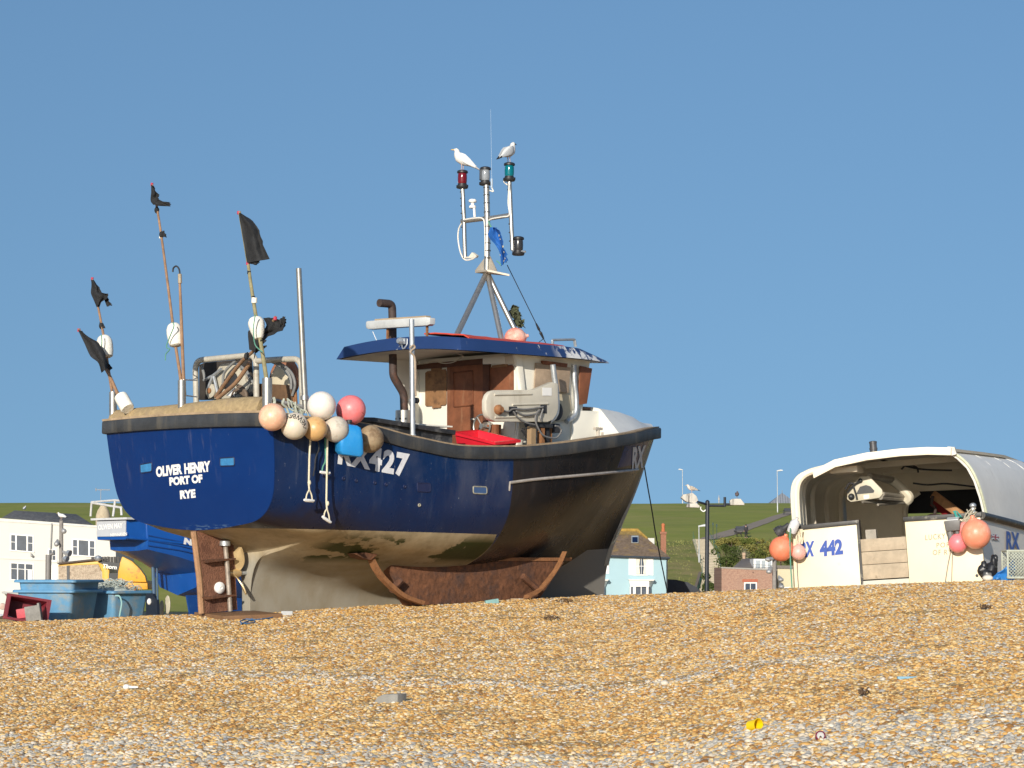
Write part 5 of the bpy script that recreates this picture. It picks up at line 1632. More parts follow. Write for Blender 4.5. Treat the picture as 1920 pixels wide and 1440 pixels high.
def gull(label, pos, head, s=1.0, body=GW, wing=GG, tip=BLK, group='gulls perching', headturn=0.0, legs=True, pitch=0.0, bill=BILL):
    M = Matrix.Translation(Vector(pos)) @ Matrix.Rotation(head, 4, 'Z') @ Matrix.Scale(s, 4)
    g = thing('gull', label, 'gull', pos, group)
    cp, sp_ = math.cos(pitch), math.sin(pitch)
    def f(x, y, z):
        z -= .16
        return M @ Vector((x * cp - z * sp_, y, .16 + x * sp_ + z * cp))
    fl = lambda x, y, z: M @ Vector((x, y, z))
    spine = [(-.30, .125, .012, .006), (-.24, .145, .032, .014), (-.17, .170, .050, .038), (-.08, .195, .078, .074), (.01, .220, .094, .096), (.08, .245, .088, .094), (.125, .282, .066, .070), (.148, .318, .050, .052), (.160, .345, .046, .046), (.182, .357, .040, .038), (.207, .355, .022, .022), (.218, .353, .009, .009)]
    rings = []
    pts = [Vector((x, 0, z)) for x, z, _, _ in spine]
    for i, (x, z, ry, rz) in enumerate(spine):
        d = (pts[min(i + 1, len(pts) - 1)] - pts[max(i - 1, 0)]).normalized()
        n = Vector((-d.z, 0, d.x))
        off = 0
        if i > 6 and headturn:
            off = headturn * (i - 6) / 5
        rings.append([f(*(pts[i] + Vector((0, 1, 0)) * (ry * math.cos(2 * math.pi * k / 18) + off) + n * rz * math.sin(2 * math.pi * k / 18))) for k in range(18)])
    k = MB(); k.loft(rings); k.build('body', body, g, smooth=70)
    for sd in (-1, 1):
        k = MB()
        rr = []
        for x, z, h, y in ((.095, .262, .035, .058), (.06, .262, .062, .080), (-.02, .240, .075, .090), (-.11, .208, .062, .078), (-.20, .172, .040, .052), (-.26, .150, .024, .036)):
            rr.append([f(x + .0, sd * (y + .012 * math.cos(a)), z + h * math.sin(a)) for a in [2 * math.pi * q / 12 for q in range(12)]])
        k.loft(rr); w = k.build('wing', wing, g, smooth=60)
        k = MB(); rr = []
        for x, z, h, y in ((-.24, .155, .022, .040), (-.31, .128, .014, .026), (-.37, .108, .004, .014)):
            rr.append([f(x, sd * (y + .010 * math.cos(a)), z + h * math.sin(a)) for a in [2 * math.pi * q / 10 for q in range(10)]])
        k.loft(rr); k.build('wing_tip', tip, w, smooth=60)
        k = MB()
        k.tube([fl(0.0 + .01 * sd, sd * .032, .16), fl(0.0 + .01 * sd, sd * .032, .075), fl(.012 + .01 * sd, sd * .032, .004)], [.012 * s, .006 * s, .006 * s], 8)
        for q in (-.018, 0, .018): k.tube([fl(.010 + .01 * sd, sd * .032, .006), fl(.06 + .01 * sd, sd * .032 + q, .002)], .004 * s, 5)
        k.build('leg', LEGP, g)
        k = MB(); k.ball(f(.190, sd * .035 + headturn * .8, .366), .006 * s, n=8, m=6); k.build('eye', BLK, g)
    k = MB(); ht = headturn
    k.loft([[f(x, ht + y * math.cos(2 * math.pi * q / 8), z + h * math.sin(2 * math.pi * q / 8)) for q in range(8)] for x, z, y, h in ((.208, .352, .013, .015), (.235, .349, .010, .012), (.262, .343, .007, .010), (.272, .335, .003, .004))])
    k.build('bill', bill, g, smooth=60)
    return g


p = mp(867, 322); gull('white gull with pale grey wings on the red mast lamp, facing left', p, R(172), .88, GW, mat('pale_wing', (0.62, 0.62, 0.62), .8, var=.08, scale=20), mat('wing_tip_grey', (0.35, 0.34, 0.34), .8), pitch=R(16))
p = mp(954, 307); gull('grey-winged gull on the green mast lamp, its back to the camera', p, R(52), .84, GW, GG, BLK, bill=BLK, pitch=R(12))
# ------------------------------------------------------------------ white open-backed boat on the right
Q = Frame((5.523, 32.835, 1.5), 70, -3.5)
b2 = thing('fishing_boat', 'cream open-backed fishing boat marked RX 442 with a rounded shelter over its deck', 'fishing boat', mw=Q.M)
CREAM = mat('cream_grp', (0.78, 0.68, 0.47), .45, var=.05, scale=2, dirt=(0.74, 0.46, 0.17), damt=-.12, dscale=2.2, dsharp=.3)
SHELL = mat('weathered_white_shell', (0.74, 0.72, 0.67), .55, var=.06, scale=2.5, dirt=(0.50, 0.48, 0.43), damt=.12, dscale=2.6, dsharp=.3)
INNER = mat('cream_inside', (0.74, 0.66, 0.52), .6, var=.08, scale=3, dirt=(0.50, 0.41, 0.28), damt=.15, dscale=3, dsharp=.3)
FASC = mat('cream_fascia', (0.80, 0.72, 0.56), .5, var=.04, scale=4, dirt=(0.5, 0.4, 0.26), damt=-.15, dscale=6)
FENDER = mat('black_fender', (0.035, 0.033, 0.03), .5, var=.4, scale=8, dirt=(0.22, 0.20, 0.16), damt=.15, dscale=9)


LB = 11.0
def hv2(u): return pchip([0, 2, 5, 8, 9.8, LB], [1.375, 1.55, 1.70, 1.62, 1.0, .1], u)
def sh2(u): return pchip([0, 2, 4.5, 7, LB], [.92, .84, .76, .78, 1.3], u)


mb = MB()
for sd in (1, -1):
    rr = []
    for i in range(30):
        u = LB * i / 29; h = hv2(u); w1 = sh2(u)
        lo = -.12 - .1
        rr.append([Q(u, sd * h, w1), Q(u, sd * (h * .99), .45), Q(u, sd * h * .95, .0), Q(u, sd * h * .6, lo - .1), Q(u, sd * h * .6 - sd * .03, lo - .1), Q(u, sd * (h * .95 - .03), .0), Q(u, sd * (h - .035), .45), Q(u, sd * (h - .035), w1)])
    mb.loft(rr)
mb.build('hull', mat('white_side', (0.76, 0.74, 0.69), .45, var=.05, scale=2), b2, smooth=45)
for nm, poly in (('transom_panel', [(-1.40, .90), (-.42, .93), (-.42, .02), (-.42, -.22), (-1.40, -.2), (-1.44, .0)]), ('transom_panel', [(.28, .92), (1.372, .905), (1.372, 0), (1.25, -.2), (.28, -.2)])):
    mb = MB(); mb.prism([Q(-.01, v, w) for v, w in poly], Q.U * .09); mb.build(nm, CREAM, b2, bevel=.012)
for poly in ([(-1.43, .855), (-.40, .885), (-.40, .95), (-1.43, .925)], [(.26, .875), (1.40, .865), (1.40, .935), (.26, .945)]):
    mb = MB(); mb.prism([Q(-.045, v, w) for v, w in poly], Q.U * .16); mb.build('capping', FENDER, b2, bevel=.012)
mb = MB(); mb.tube([Q(u, hv2(u) + .02, sh2(u) - .03) for u in [0, .06] + [.3 * k for k in range(1, 36)]], .055, 12); mb.tube([Q(u, -hv2(u) - .02, sh2(u) - .03) for u in [.3 * k for k in range(0, 36)]], .055, 12)
mb.build('fender', FENDER, b2)
mb = MB(); mb.prism([Q(-.02, -.43, .95), Q(-.02, -.39, .95), Q(-.02, -.39, .0), Q(-.02, -.43, 0)], Q.U * .12); mb.build('gate_post', FENDER, b2)
GPLANK = mat('gate_plank', (0.42, 0.34, 0.24), .8, var=.2, scale=6, dirt=(0.2, 0.14, 0.09), damt=.08, dscale=8)
ys_ = [.66, .47, .28, .06]
for k in range(3):
    mb = MB(); mb.prism([Q(.0, -.415, ys_[k]), Q(.0, .275, ys_[k] + .0), Q(.0, .275, ys_[k + 1] + .008), Q(.0, -.415, ys_[k + 1] + .008)], Q.U * .04); mb.build('gate_plank', GPLANK, b2, bevel=.004)
mb = MB(); mb.prism([Q(-.02, -.42, .05), Q(-.02, .28, .05), Q(-.02, .28, -.06), Q(-.02, -.42, -.06)], Q.U * .12); mb.build('sill', mat('grey_sill', (0.55, 0.53, 0.45), .6, var=.1), b2)
mb = MB(); mb.prism([Q(.3, -1.3, .1), Q(.3, 1.3, .1), Q(6, 1.2, .1), Q(6, -1.2, .1)], -Q.W * .05); mb.build('deck', mat('grey_deck', (0.3, 0.29, 0.27), .8), b2)

# rounded shelter
def shell_sec(u, aft=0.0, inset=0.0, port=False):
    h = hv2(u) if u > 0 else hv2(0)
    k = 1 - pchip([0, 7, 9, LB], [0, .0, .25, .6], u)
    base = [(1.0, .92), (.985, 1.18), (.955, 1.42), (.90, 1.61), (.81, 1.76), (.68, 1.885)]
    if port: base = [(1.0, .92), (1.0, 1.25), (.99, 1.45), (.955, 1.59), (.87, 1.69), (.72, 1.74)]
    if u > .5: base[0] = (1.0, sh2(u))
    return [(h * a - inset, .9 + (w - .9) * k - inset * .6 + (.022 * u if w > 1 else 0)) for a, w in base]
for sd in (1, -1):
    rr = []
    for i in range(19):
        u = .06 + 9.0 * i / 18
        o = shell_sec(u, port=sd < 0); n_ = shell_sec(u, inset=.035, port=sd < 0)
        lean = [(.45 if sd > 0 else .02), (.30 if sd > 0 else .0), .16 if sd > 0 else 0, .10 if sd > 0 else 0, .05, .0]
        f = max(0, 1 - i / 3)
        rr.append([Q(u + lean[j] * f, sd * v, w) for j, (v, w) in enumerate(o)] + [Q(u + lean[j] * f, sd * v, w) for j, (v, w) in list(enumerate(n_))[::-1]])
    mb = MB(); mb.loft(rr); mb.build('shelter_side', SHELL if sd > 0 else mat('cream_shell', (0.66, 0.60, 0.48), .5, var=.08, scale=3), b2, smooth=50)
rr = []
for i, u in enumerate((-.06, .0, 2, 4, 9)):
    top = [(-1.02, 1.72), (-.68, 1.86), (-.2, 1.925), (.3, 1.945), (.7, 1.935), (1.04, 1.90)]
    th = .115 if u < .1 else .05
    rr.append([Q(u, v, w + .022 * u) for v, w in top] + [Q(u, v * .99, w - th) for v, w in top[::-1]])
mb = MB(); mb.loft(rr[:2]); mb.build('fascia', FASC, b2, bevel=.008)
mb = MB(); mb.loft([[Q(u, v * max(1, hv2(max(0, u)) / 1.375), w - .012 + .022 * u) for v, w in top] + [Q(u, v * .99 * max(1, hv2(max(0, u)) / 1.375), w - .05 + .022 * u) for v, w in top[::-1]] for u in (.005, 2, 4, 9)]); mb.build('shelter_roof', INNER, b2)
mb = MB(); mb.prism([Q(.0, .98, 1.92), Q(.0, 1.08, 1.905), Q(.02, 1.1, 1.80), Q(.0, 1.0, 1.78)], Q.U * .1); mb.build('fascia_end', mat('crumpled_end', (0.68, 0.63, 0.54), .6, var=.15, scale=20), b2)
for u in (.10, .42, .80, 1.9, 3.4, 4.8):
    mb = MB()
    s_ = catmull([Q(u, -(v - .06), w) for v, w in shell_sec(u, port=True)] + [Q(u, -.75, 1.76)], 4)
    mb.tube(s_, .05, 8); mb.build('rib', FASC if u < .5 else INNER, b2)
mb = MB()
sdge = catmull([Q(.06 + l, v + .012, w) for (v, w), l in zip(shell_sec(.06), (.45, .3, .16, .1, .05, 0))], 4)
mb.tube(sdge, .022, 8); mb.build('shelter_edge', mat('pale_green_edge', (0.60, 0.62, 0.45), .5, var=.15, scale=12), b2)
mb = MB(); mb.tube(catmull([Q(.08, -(v + .01), w) for v, w in shell_sec(.06, port=True)], 4), .022, 8); mb.build('shelter_edge', FASC, b2)
# seams on the starboard shell
for u in (1.6, 3.1, 4.4):
    mb = MB(); mb.tube(catmull([Q(u + .45 * (1 - j / 6), v - .004, w) for j, (v, w) in enumerate(shell_sec(u))], 4), .010, 6); mb.build('seam', SHELL, b2)
# inner bulkhead with an arched opening, looking out over the hill
mb = MB()
mb.prism([Q(5.2, v, w) for v, w in ((-1.62, .1), (-.62, .1), (-.62, 1.15), (-.55, 1.4), (-.35, 1.55), (1.3, 1.50), (1.1, 1.96), (-1.1, 1.96), (-1.62, 1.7))], Q.U * .05)
mb.build('inner_bulkhead', INNER, b2)
mb = MB(); mb.tube(catmull([Q(5.17, v, w) for v, w in ((-.62, .1), (-.62, .7), (-.62, 1.15), (-.55, 1.4), (-.35, 1.54))], 4), .05, 8); mb.build('opening_trim', INNER, b2)
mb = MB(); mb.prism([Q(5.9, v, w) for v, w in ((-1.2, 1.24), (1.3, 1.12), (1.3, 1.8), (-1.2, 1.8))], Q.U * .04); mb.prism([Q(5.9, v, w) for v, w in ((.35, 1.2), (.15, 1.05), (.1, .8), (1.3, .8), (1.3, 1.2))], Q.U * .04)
mb.build('canopy_dark_sheet', mat('canopy_dark_sheet', (0.015, 0.016, 0.02), .7, var=.3), b2)  # added black sheets standing in for the canopy's dark interior beyond the opening
mb = MB(); mb.box(Q(1.6, .1, 1.83), (.10, 2.0, .09), Q.M3); mb.box(Q(3.0, .1, 1.82), (.10, 2.0, .12), Q.M3); mb.build('roof_beam', INNER, b2)
mb = MB(); mb.box(Q(.55, -.62, 1.72), (.55, .42, .10), Q.M3); mb.build('locker', INNER, b2, bevel=.03)
for pts in (((1650, 862), (1690, 872), (1730, 880), (1785, 882)), ((1712, 906), (1740, 909), (1775, 907), (1830, 913)), ((1690, 880), (1700, 872), (1718, 876), (1722, 886))):
    mb = MB(); mb.tube(catmull([Q.pu(x, y, 1.7) for x, y in pts], 5), .016, 6); mb.build('wiring', DARK, b2)
# net hauler slung under the roof
def qz(X, Y): return 1480 + X / 8, 820 + Y / 8
nh2 = MB()
tri = [(1060, 585), (1190, 575), (1390, 780), (1405, 850), (1350, 910), (920, 975), (860, 930), (870, 830), (960, 690)]
nh2.prism([Q.pu(*qz(*p), .75) for p in tri], Q.U * .05)
h2 = nh2.build('net_hauler', mat('hauler_cream', (0.50, 0.45, 0.34), .5, var=.12, scale=4), b2, bevel=.02)
mb = MB(); mb.prism([Q.pu(*qz(*p), .743) for p in ((1000, 855), (1060, 740), (1150, 715), (1215, 735), (1275, 800), (1265, 830))], Q.U * .012); mb.build('throat', DARK, h2)
mb = MB(); mb.tube(catmull([Q.pu(*qz(*p), 1.5) for p in ((1400, 600), (1560, 660), (1700, 780), (1800, 900), (1740, 970))], 4), .075, 10); mb.build('rear_arm', mat('hauler_cream', (0.5, .45, .34)), h2)
mb = MB()
for (x0, y0, x1, y1, r) in ((1400, 850, 1720, 890, .035), (1370, 900, 1710, 935, .04), (1100, 960, 1720, 975, .03), (1330, 1010, 1600, 990, .02), (1200, 580, 1560, 640, .05)):
    mb.tube([Q.pu(*qz(x0, y0), .78), Q.pu(*qz(x1, y1), 1.5)], r, 8)
mb.build('roller', mat('dull_steel', (0.30, 0.27, 0.22), .5, metal=.4, var=.2), h2)
mb = MB()
for q in (((1060, 650), (960, 730), (870, 830)), ((1050, 670), (980, 700), (900, 690), (840, 780)), ((960, 730), (1000, 860), (1015, 930))):
    mb = MB(); mb.tube(catmull([Q.pu(*qz(*p), .72) for p in q], 4), .016, 6); mb.build('hose', DARK, h2)
mb = MB()
mb.ball(Q.pu(*qz(1065, 650), .73), .035, n=10, m=8); mb.build('pivot', DARK, h2)
mb = MB(); mb.ball(Q.pu(*qz(930, 890), .73), .05, n=10, m=8); mb.build('pivot', DARK, h2)
mb = MB(); mb.prism([Q.pu(*qz(*p), .744) for p in ((1115, 870), (1195, 858), (1198, 915), (1118, 925))], Q.U * .01); mb.build('maker_plate', NAMEWHITE, h2)
# flue on the roof
mb = MB(); p = Q(.9, -.1, 1.95); p = Q.pu(1638, 846, .8); mb.lathe(p - Q.W * .1, Q.W, [(.055, 0), (.055, .12), (.062, .12), (.062, .15), (.055, .15), (.055, .22), (.06, .22), (.06, .245), (.03, .255)], 16); mb.build('flue', mat('grey_flue', (0.07, 0.07, 0.075), .45, metal=.2, var=.2), b2)
# numbers and names
RXB = mat('blue_lettering', (0.012, 0.06, 0.33), .4); RXO = mat('grey_outline', (0.52, 0.50, 0.52), .5)
for txt, q in (('RX', ((1502, 1046), (1526, 1043), (1527, 1014), (1502, 1017))), ('442', ((1537, 1044), (1581, 1039), (1579, 1010), (1537, 1015)))):
    mb = letters(txt, quad(*[Q.pu(x + dx, y + dy, -.013) for (x, y), (dx, dy) in zip(q, ((-1.5, 1.5), (1.5, 1.5), (1.5, -1.5), (-1.5, -1.5)))]), bold=.09); mb.build('number_outline', RXO, b2, recalc=False)
    mb = letters(txt, quad(*[Q.pu(*p, -.017) for p in q]), bold=.05); mb.build('registration_number', RXB, b2, recalc=False)
FADED = mat('faded_lettering', (0.22, 0.17, 0.10), .6)
for txt, q in (('LUCKY', ((1735, 1013), (1773, 1010), (1772, 1000), (1735, 1003))), ('PORT', ((1756, 1027), (1790, 1025), (1790, 1016), (1756, 1018))), ('OF RYE', ((1749, 1041), (1791, 1040), (1791, 1030), (1749, 1031)))):
    letters(txt, quad(*[Q.pu(*p, -.013) for p in q]), bold=.0, spacing=1.2).build('name_lettering', FADED, b2, recalc=False)
def qs(px, py, off):
    v = 1.4
    for _ in range(8): v = hv2(Q.inv(Q.pv(px, py, v))[0])
    return Q.pv(px, py, v + off)
letters('RX', quad(*[qs(*p, .006) for p in ((1886, 1032), (1913, 1031.5), (1912, 998), (1886, 995))]), bold=.07).build('number_outline', RXO, b2, recalc=False)
letters('RX', quad(*[qs(*p, .010) for p in ((1887, 1031), (1912, 1030.5), (1911, 999), (1887, 996))]), bold=.03).build('registration_number', RXB, b2, recalc=False)
# union flag sticker on the side
fq = quad(*[qs(*p, .006) for p in ((1859, 1011), (1873, 1013), (1872, 1003), (1858, 1001))])
mb = MB(); mb.face([fq(0, 0), fq(1, 0), fq(1, 1), fq(0, 1)]); fs = mb.build('flag_sticker', mat('sticker_blue', (0.02, 0.03, 0.18), .4), b2, recalc=False)
o_ = Q.S * .004
mb = MB()
for a0, b0, a1, b1, w_ in ((0, 0, 1, 1, .09), (0, 1, 1, 0, .09), (0, .5, 1, .5, .19), (.5, 0, .5, 1, .14)):
    d = Vector((b1 - b0, -(a1 - a0))).normalized() * w_
    mb.face([fq(a0 + d.x, b0 + d.y) + o_, fq(a1 + d.x, b1 + d.y) + o_, fq(a1 - d.x, b1 - d.y) + o_, fq(a0 - d.x, b0 - d.y) + o_])
mb.build('white_cross', NAMEWHITE, fs, recalc=False)
mb = MB()
for a0, b0, a1, b1, w_ in ((0, .5, 1, .5, .10), (.5, 0, .5, 1, .08)):
    d = Vector((b1 - b0, -(a1 - a0))).normalized() * w_
    mb.face([fq(a0 + d.x, b0 + d.y) + o_ * 2, fq(a1 + d.x, b1 + d.y) + o_ * 2, fq(a1 - d.x, b1 - d.y) + o_ * 2, fq(a0 - d.x, b0 - d.y) + o_ * 2])
mb.build('red_cross', mat('sticker_red', (0.4, 0.02, 0.04), .4), fs, recalc=False)
mb = MB(); mb.lathe(Q.pu(1832, 1079, -.01), -Q.U, [(.02, 0), (.022, .012), (.012, .014)], 10); mb.build('drain_plug', DARK, b2)

# buoys and gear hung on it
G2 = 'buoys hanging on the cream boat'
for lab, (x, y), rp, u_, m, up in (('large faded orange buoy at the left corner of the cream boat', (1465, 1029), 22.5, -.25, plastic('orange_plastic', (0.82, 0.23, 0.12), (0.62, 0.27, 0.17), .1, .5, 4), (.35, 0, 1)),
                                   ('small pale pink buoy hanging in front of the painted number RX 442', (1497, 1035.5), 14, -.16, plastic('palepink_plastic', (0.76, 0.42, 0.36), (0.66, 0.40, 0.34), .1), (.1, 0, 1)),
                                   ('large salmon orange buoy at the right corner of the cream boat', (1830, 1001), 27, -.25, plastic('salmon_plastic', (0.86, 0.30, 0.18), (0.82, 0.42, 0.30), .15), (-.2, 0, 1)),
                                   ('medium bright pink scuffed buoy left of the big salmon one', (1796, 1018), 17.5, -.16, plastic('hotpink_plastic', (0.82, 0.22, 0.24), (0.5, 0.2, 0.17), .05, dscale=7), (.3, 0, 1)),
                                   ('small pink buoy half hidden behind the big salmon one', (1808, 991), 12, -.13, plastic('smallpink_plastic', (0.82, 0.30, 0.27)), (.1, 0, 1))):
    c = Q.pu(x, y, u_); buoy('buoy', lab, c, PX(c, rp), m, G2, up)


def line(lab, pts, r, m, cat='rope', grp='lines hanging on the cream boat', off=-.06, fr=None):
    k = MB(); k.tube(catmull([(fr or Q).pu(x, y, off) for x, y in pts], 5), r, 6)
    return k.solo('hanging_line', m, lab, cat, grp)


line('green line hanging from the left corner past the orange buoy', ((1482, 990), (1481, 1010), (1482, 1050), (1485, 1102)), .010, ROPEG, off=-.34)
line('thin grey line below the pale pink buoy', ((1494, 1049), (1495, 1075), (1497, 1103)), .006, mat('thin_line', (0.25, 0.22, 0.2), .8))
line('thin pale line below the bright pink buoy, left of a pair', ((1782, 1035), (1777, 1060), (1772, 1092)), .005, mat('thin_line', (0.25, 0.22, 0.2)))
line('thin pale line below the bright pink buoy, right of a pair', ((1786, 1035), (1785, 1060), (1784, 1092)), .005, mat('thin_line', (0.25, 0.22, 0.2)))
mb = MB(); rr_ = random.Random(3)
for k_ in range(6):
    x = 1493 + k_ * 2.2
    mb.tube(catmull([Q.pu(x + rr_.uniform(-1, 1), y, -.10 - .01 * k_) for y in (992, 1000 + k_, 1010, 1020)] , 4), .009, 6)
mb.solo('rope_hank', ROPEW, 'hank of white rope tied above the pale pink buoy', 'rope')
mb = MB()
for k_ in range(18):
    a = (1806 + rr_.uniform(-4, 6), 986 + rr_.uniform(-8, 3)); b = (1824 + rr_.uniform(-14, 8), 958 + rr_.uniform(-6, 10))
    mb.tube(catmull([Q.pu(a[0], a[1], -.12), Q.pu((a[0] + b[0]) / 2 + rr_.uniform(-5, 5), (a[1] + b[1]) / 2 + rr_.uniform(-6, 6), -.15), Q.pu(b[0], b[1], -.05)], 4), .010, 6)
mb.solo('rope_coil', mat('old_rope', (0.40, 0.36, 0.27), .95, var=.3, scale=40), 'bundle of frayed grey-brown rope on the rail above the salmon buoy', 'rope')
mb = MB()
for k_ in range(5):
    mb.tube(catmull([Q.pu(1787 + k_ * 2 + rr_.uniform(-3, 3), 960 + rr_.uniform(-4, 4), -.08), Q.pu(1792 + rr_.uniform(-6, 12), 968 + rr_.uniform(-4, 4), -.12), Q.pu(1800 + rr_.uniform(-6, 6), 971, -.06)], 4), .009, 6)
mb.solo('twine_knot', mat('teal_twine', (0.04, 0.30, 0.25), .9), 'knotted teal twine on the rail above the grey lantern', 'rope')
k = MB(); p = Q.pu(1824, 948, -.05); k.ball(p, .05, n=14, m=10, sc=.8); k.lathe(p - Q.W * .1, Q.W, [(.03, 0), (.03, .08)], 10); k.solo('rail_lamp', GALV, 'small shiny metal lamp on the rail above the rope bundle', 'lamp')
# grey lantern
c = Q.pu(1787, 984, -.18)
ln = thing('lantern', 'grey plastic lantern with a pale top hanging beside the pink buoys', 'lantern', c)
k = MB(); k.hexa([c + Q.S * a + Q.U * b + Q.W * h for h, s_ in ((-.09, .10), (.06, .12)) for a, b in ((-s_, -s_ * .8), (s_, -s_ * .8), (s_, s_ * .6), (-s_, s_ * .6))]); k.build('housing', mat('grey_plastic', (0.13, 0.125, 0.12), .5, var=.15), ln, bevel=.02)
k = MB(); k.prism([c + Q.S * a + Q.U * b + Q.W * (.062 + .04 * (b > 0)) for a, b in ((-.08, -.07), (.09, -.07), (.09, .06), (-.08, .06))], Q.W * .012); k.build('lens', mat('pale_lens', (0.55, 0.56, 0.55), .3), ln)
k = MB(); k.tube([c - Q.W * .09 - Q.S * .05, c - Q.W * .25 - Q.S * .04], .05, 8); k.tube([c - Q.W * .09 + Q.S * .05, c - Q.W * .2 + Q.S * .06], .035, 8); k.build('bracket', mat('grey_plastic', (0.13, .125, .12)), ln, bevel=.004)
# white float and black pot at the left corner
c = Q.pu(1489, 985, -.22)
k = MB(); ax = (Q.W * .85 + Q.S * .5 - Q.U * .2).normalized(); k.lathe(c - ax * .11, ax, [(.03, -.01), (.068, 0), (.075, .05), (.072, .15), (.05, .19), (.022, .205), (.022, .24)], 18)
k.solo('plastic_bottle', mat('translucent_bottle', (0.62, 0.62, 0.63), .35, var=.06), 'cloudy white plastic bottle lashed to the left corner of the cream boat', 'bottle')
c = Q.pu(1466, 994, -.15)
k = MB(); ax = (Q.S * .8 + Q.W * .55).normalized(); k.lathe(c - ax * .1, ax, [(.05, 0), (.085, .01), (.095, .05), (.085, .1), (.06, .13), (.04, .16), (.035, .24)], 18)
for q in range(9):
    a = q * 2 * math.pi / 9; x_, y_, _ = frame(ax); k.tube([c - ax * .09 + (x_ * math.cos(a) + y_ * math.sin(a)) * .096, c + ax * .03 + (x_ * math.cos(a) + y_ * math.sin(a)) * .068], .008, 5)
k.tube([c, Q.pu(1482, 990, -.1)], .02, 6)
k.solo('black_strainer', mat('dusty_black', (0.035, 0.035, 0.037), .6, var=.4, scale=20), 'dusty black round basket hanging outside the left corner of the cream boat', 'basket')
# gear inside: timber beam on a jack, red board
k = MB(); a, b = Q.pu(1755, 931, 2.6), Q.pu(1805, 968, 2.2); k.box((a + b) / 2, ((a - b).length * 1.25, .16, .16), Matrix(((b - a).normalized(), Q.U, (b - a).normalized().cross(Q.U))).transposed())
k.solo('timber_beam', mat('sawn_timber', (0.42, 0.22, 0.10), .8, var=.3, scale=7), 'sawn timber beam leaning inside the cream boat behind its right panel', 'timber', bevel=.02)
k = MB(); a, b = Q.pu(1752, 945, 2.75), Q.pu(1782, 967, 2.5); k.box((a + b) / 2, ((a - b).length * 1.3, .05, .14), Matrix(((b - a).normalized(), Q.U, (b - a).normalized().cross(Q.U))).transposed())
k.solo('red_board', mat('red_board', (0.24, 0.012, 0.014), .6), 'dark red board under the timber beam inside the cream boat', 'board')
k = MB(); p = Q.pu(1752, 968, 2.4); k.ball(p - Q.W * .05, .16, n=14, m=8, sc=.6); k.tube([p, p + Q.W * .12 + Q.S * .03, p + Q.W * .2 - Q.S * .03, p + Q.W * .32], .025, 8)
k.solo('winch_hook', mat('winch_brown', (0.05, 0.03, 0.025), .7), 'dark rusty hook and block inside the cream boat left of the timber beam', 'hook')
k = MB(); k.box(Q.pu(1634, 1003, 1.2), (.1, .16, .16), Q.M3); k.build('deck_block', mat('deck_block', (0.4, 0.36, 0.3), .8, var=.3), b2)

# litter at its right hand corner
def gz(x, y): return ground(x, y)
CLOTHBAG = mat('black_bag', (0.018, 0.018, 0.02), .35, var=.4, scale=10)
rr_ = random.Random(5)
k = MB()
cb = at(1851, 1075, 31.4)
for lobe, (dx, dz, r, sx) in enumerate(((0, .05, .10, .8), (.06, .10, .085, 1.4), (-.06, .10, .07, 1.2), (.10, .20, .05, 2.4), (-.04, .16, .05, 1.5), (.13, .26, .03, 2))):
    c = cb + Vector((dx, rr_.uniform(-.03, .03), dz - .06))
    rings = []
    for i in range(11):
        th_ = math.pi * i / 10
        rings.append([c + Vector((math.sin(th_) * math.cos(a) * r, math.sin(th_) * math.sin(a) * r, -math.cos(th_) * r * sx)) * (1 + .28 * noise.noise((math.cos(a) * 2 + lobe * 5, math.sin(a) * 2, th_ * 2.2))) for a in [2 * math.pi * q / 16 for q in range(16)]])
    rings[0] = [p + Vector((0, 0, 0)) + (p - c) * .001 for p in rings[0]]
    k.loft(rings, cap=False)
k.solo('rubbish_bag', CLOTHBAG, 'crumpled black plastic bag on the shingle at the right corner of the cream boat', 'bag', merge=False)
k = MB(); c = at(1880, 1076, 31.2)
k.sheet([[c + Vector((-.17 + .34 * i / 10 + .03 * noise.noise((i, j, 1)), .04 * math.sin(j * 1.2 + i * .7), -.10 + (.32 * (i / 10) * .9 + .02) * j / 6 + .02 * noise.noise((i * .5, j * .5, 3)))) for j in range(7)] for i in range(11)], .01)
k.solo('blue_tarpaulin_scrap', mat('blue_tarp', (0.03, 0.19, 0.50), .5, var=.3, scale=12), 'torn scrap of blue tarpaulin on the shingle beside the black bag', 'tarpaulin')
k = MB(); k.ball(at(1852, 1084, 31.0), .075, n=14, m=10, sc=.6); k.solo('white_stone', mat('pale_stone', (0.68, 0.62, 0.52), .8, var=.1), 'pale round stone in front of the black bag', 'stone')
k = MB(); c = at(1893, 1062, 31.3)
k.sheet([[c + Vector((.02 * math.sin(j) + .05 * i / 4 * (1 - j / 8), .03 * math.sin(j * .9), -.08 + .30 * j / 8)) for j in range(9)] for i in range(5)], .01); k.solo('black_netting', DARK, 'strip of black netting hanging beside the blue tarpaulin scrap', 'netting')
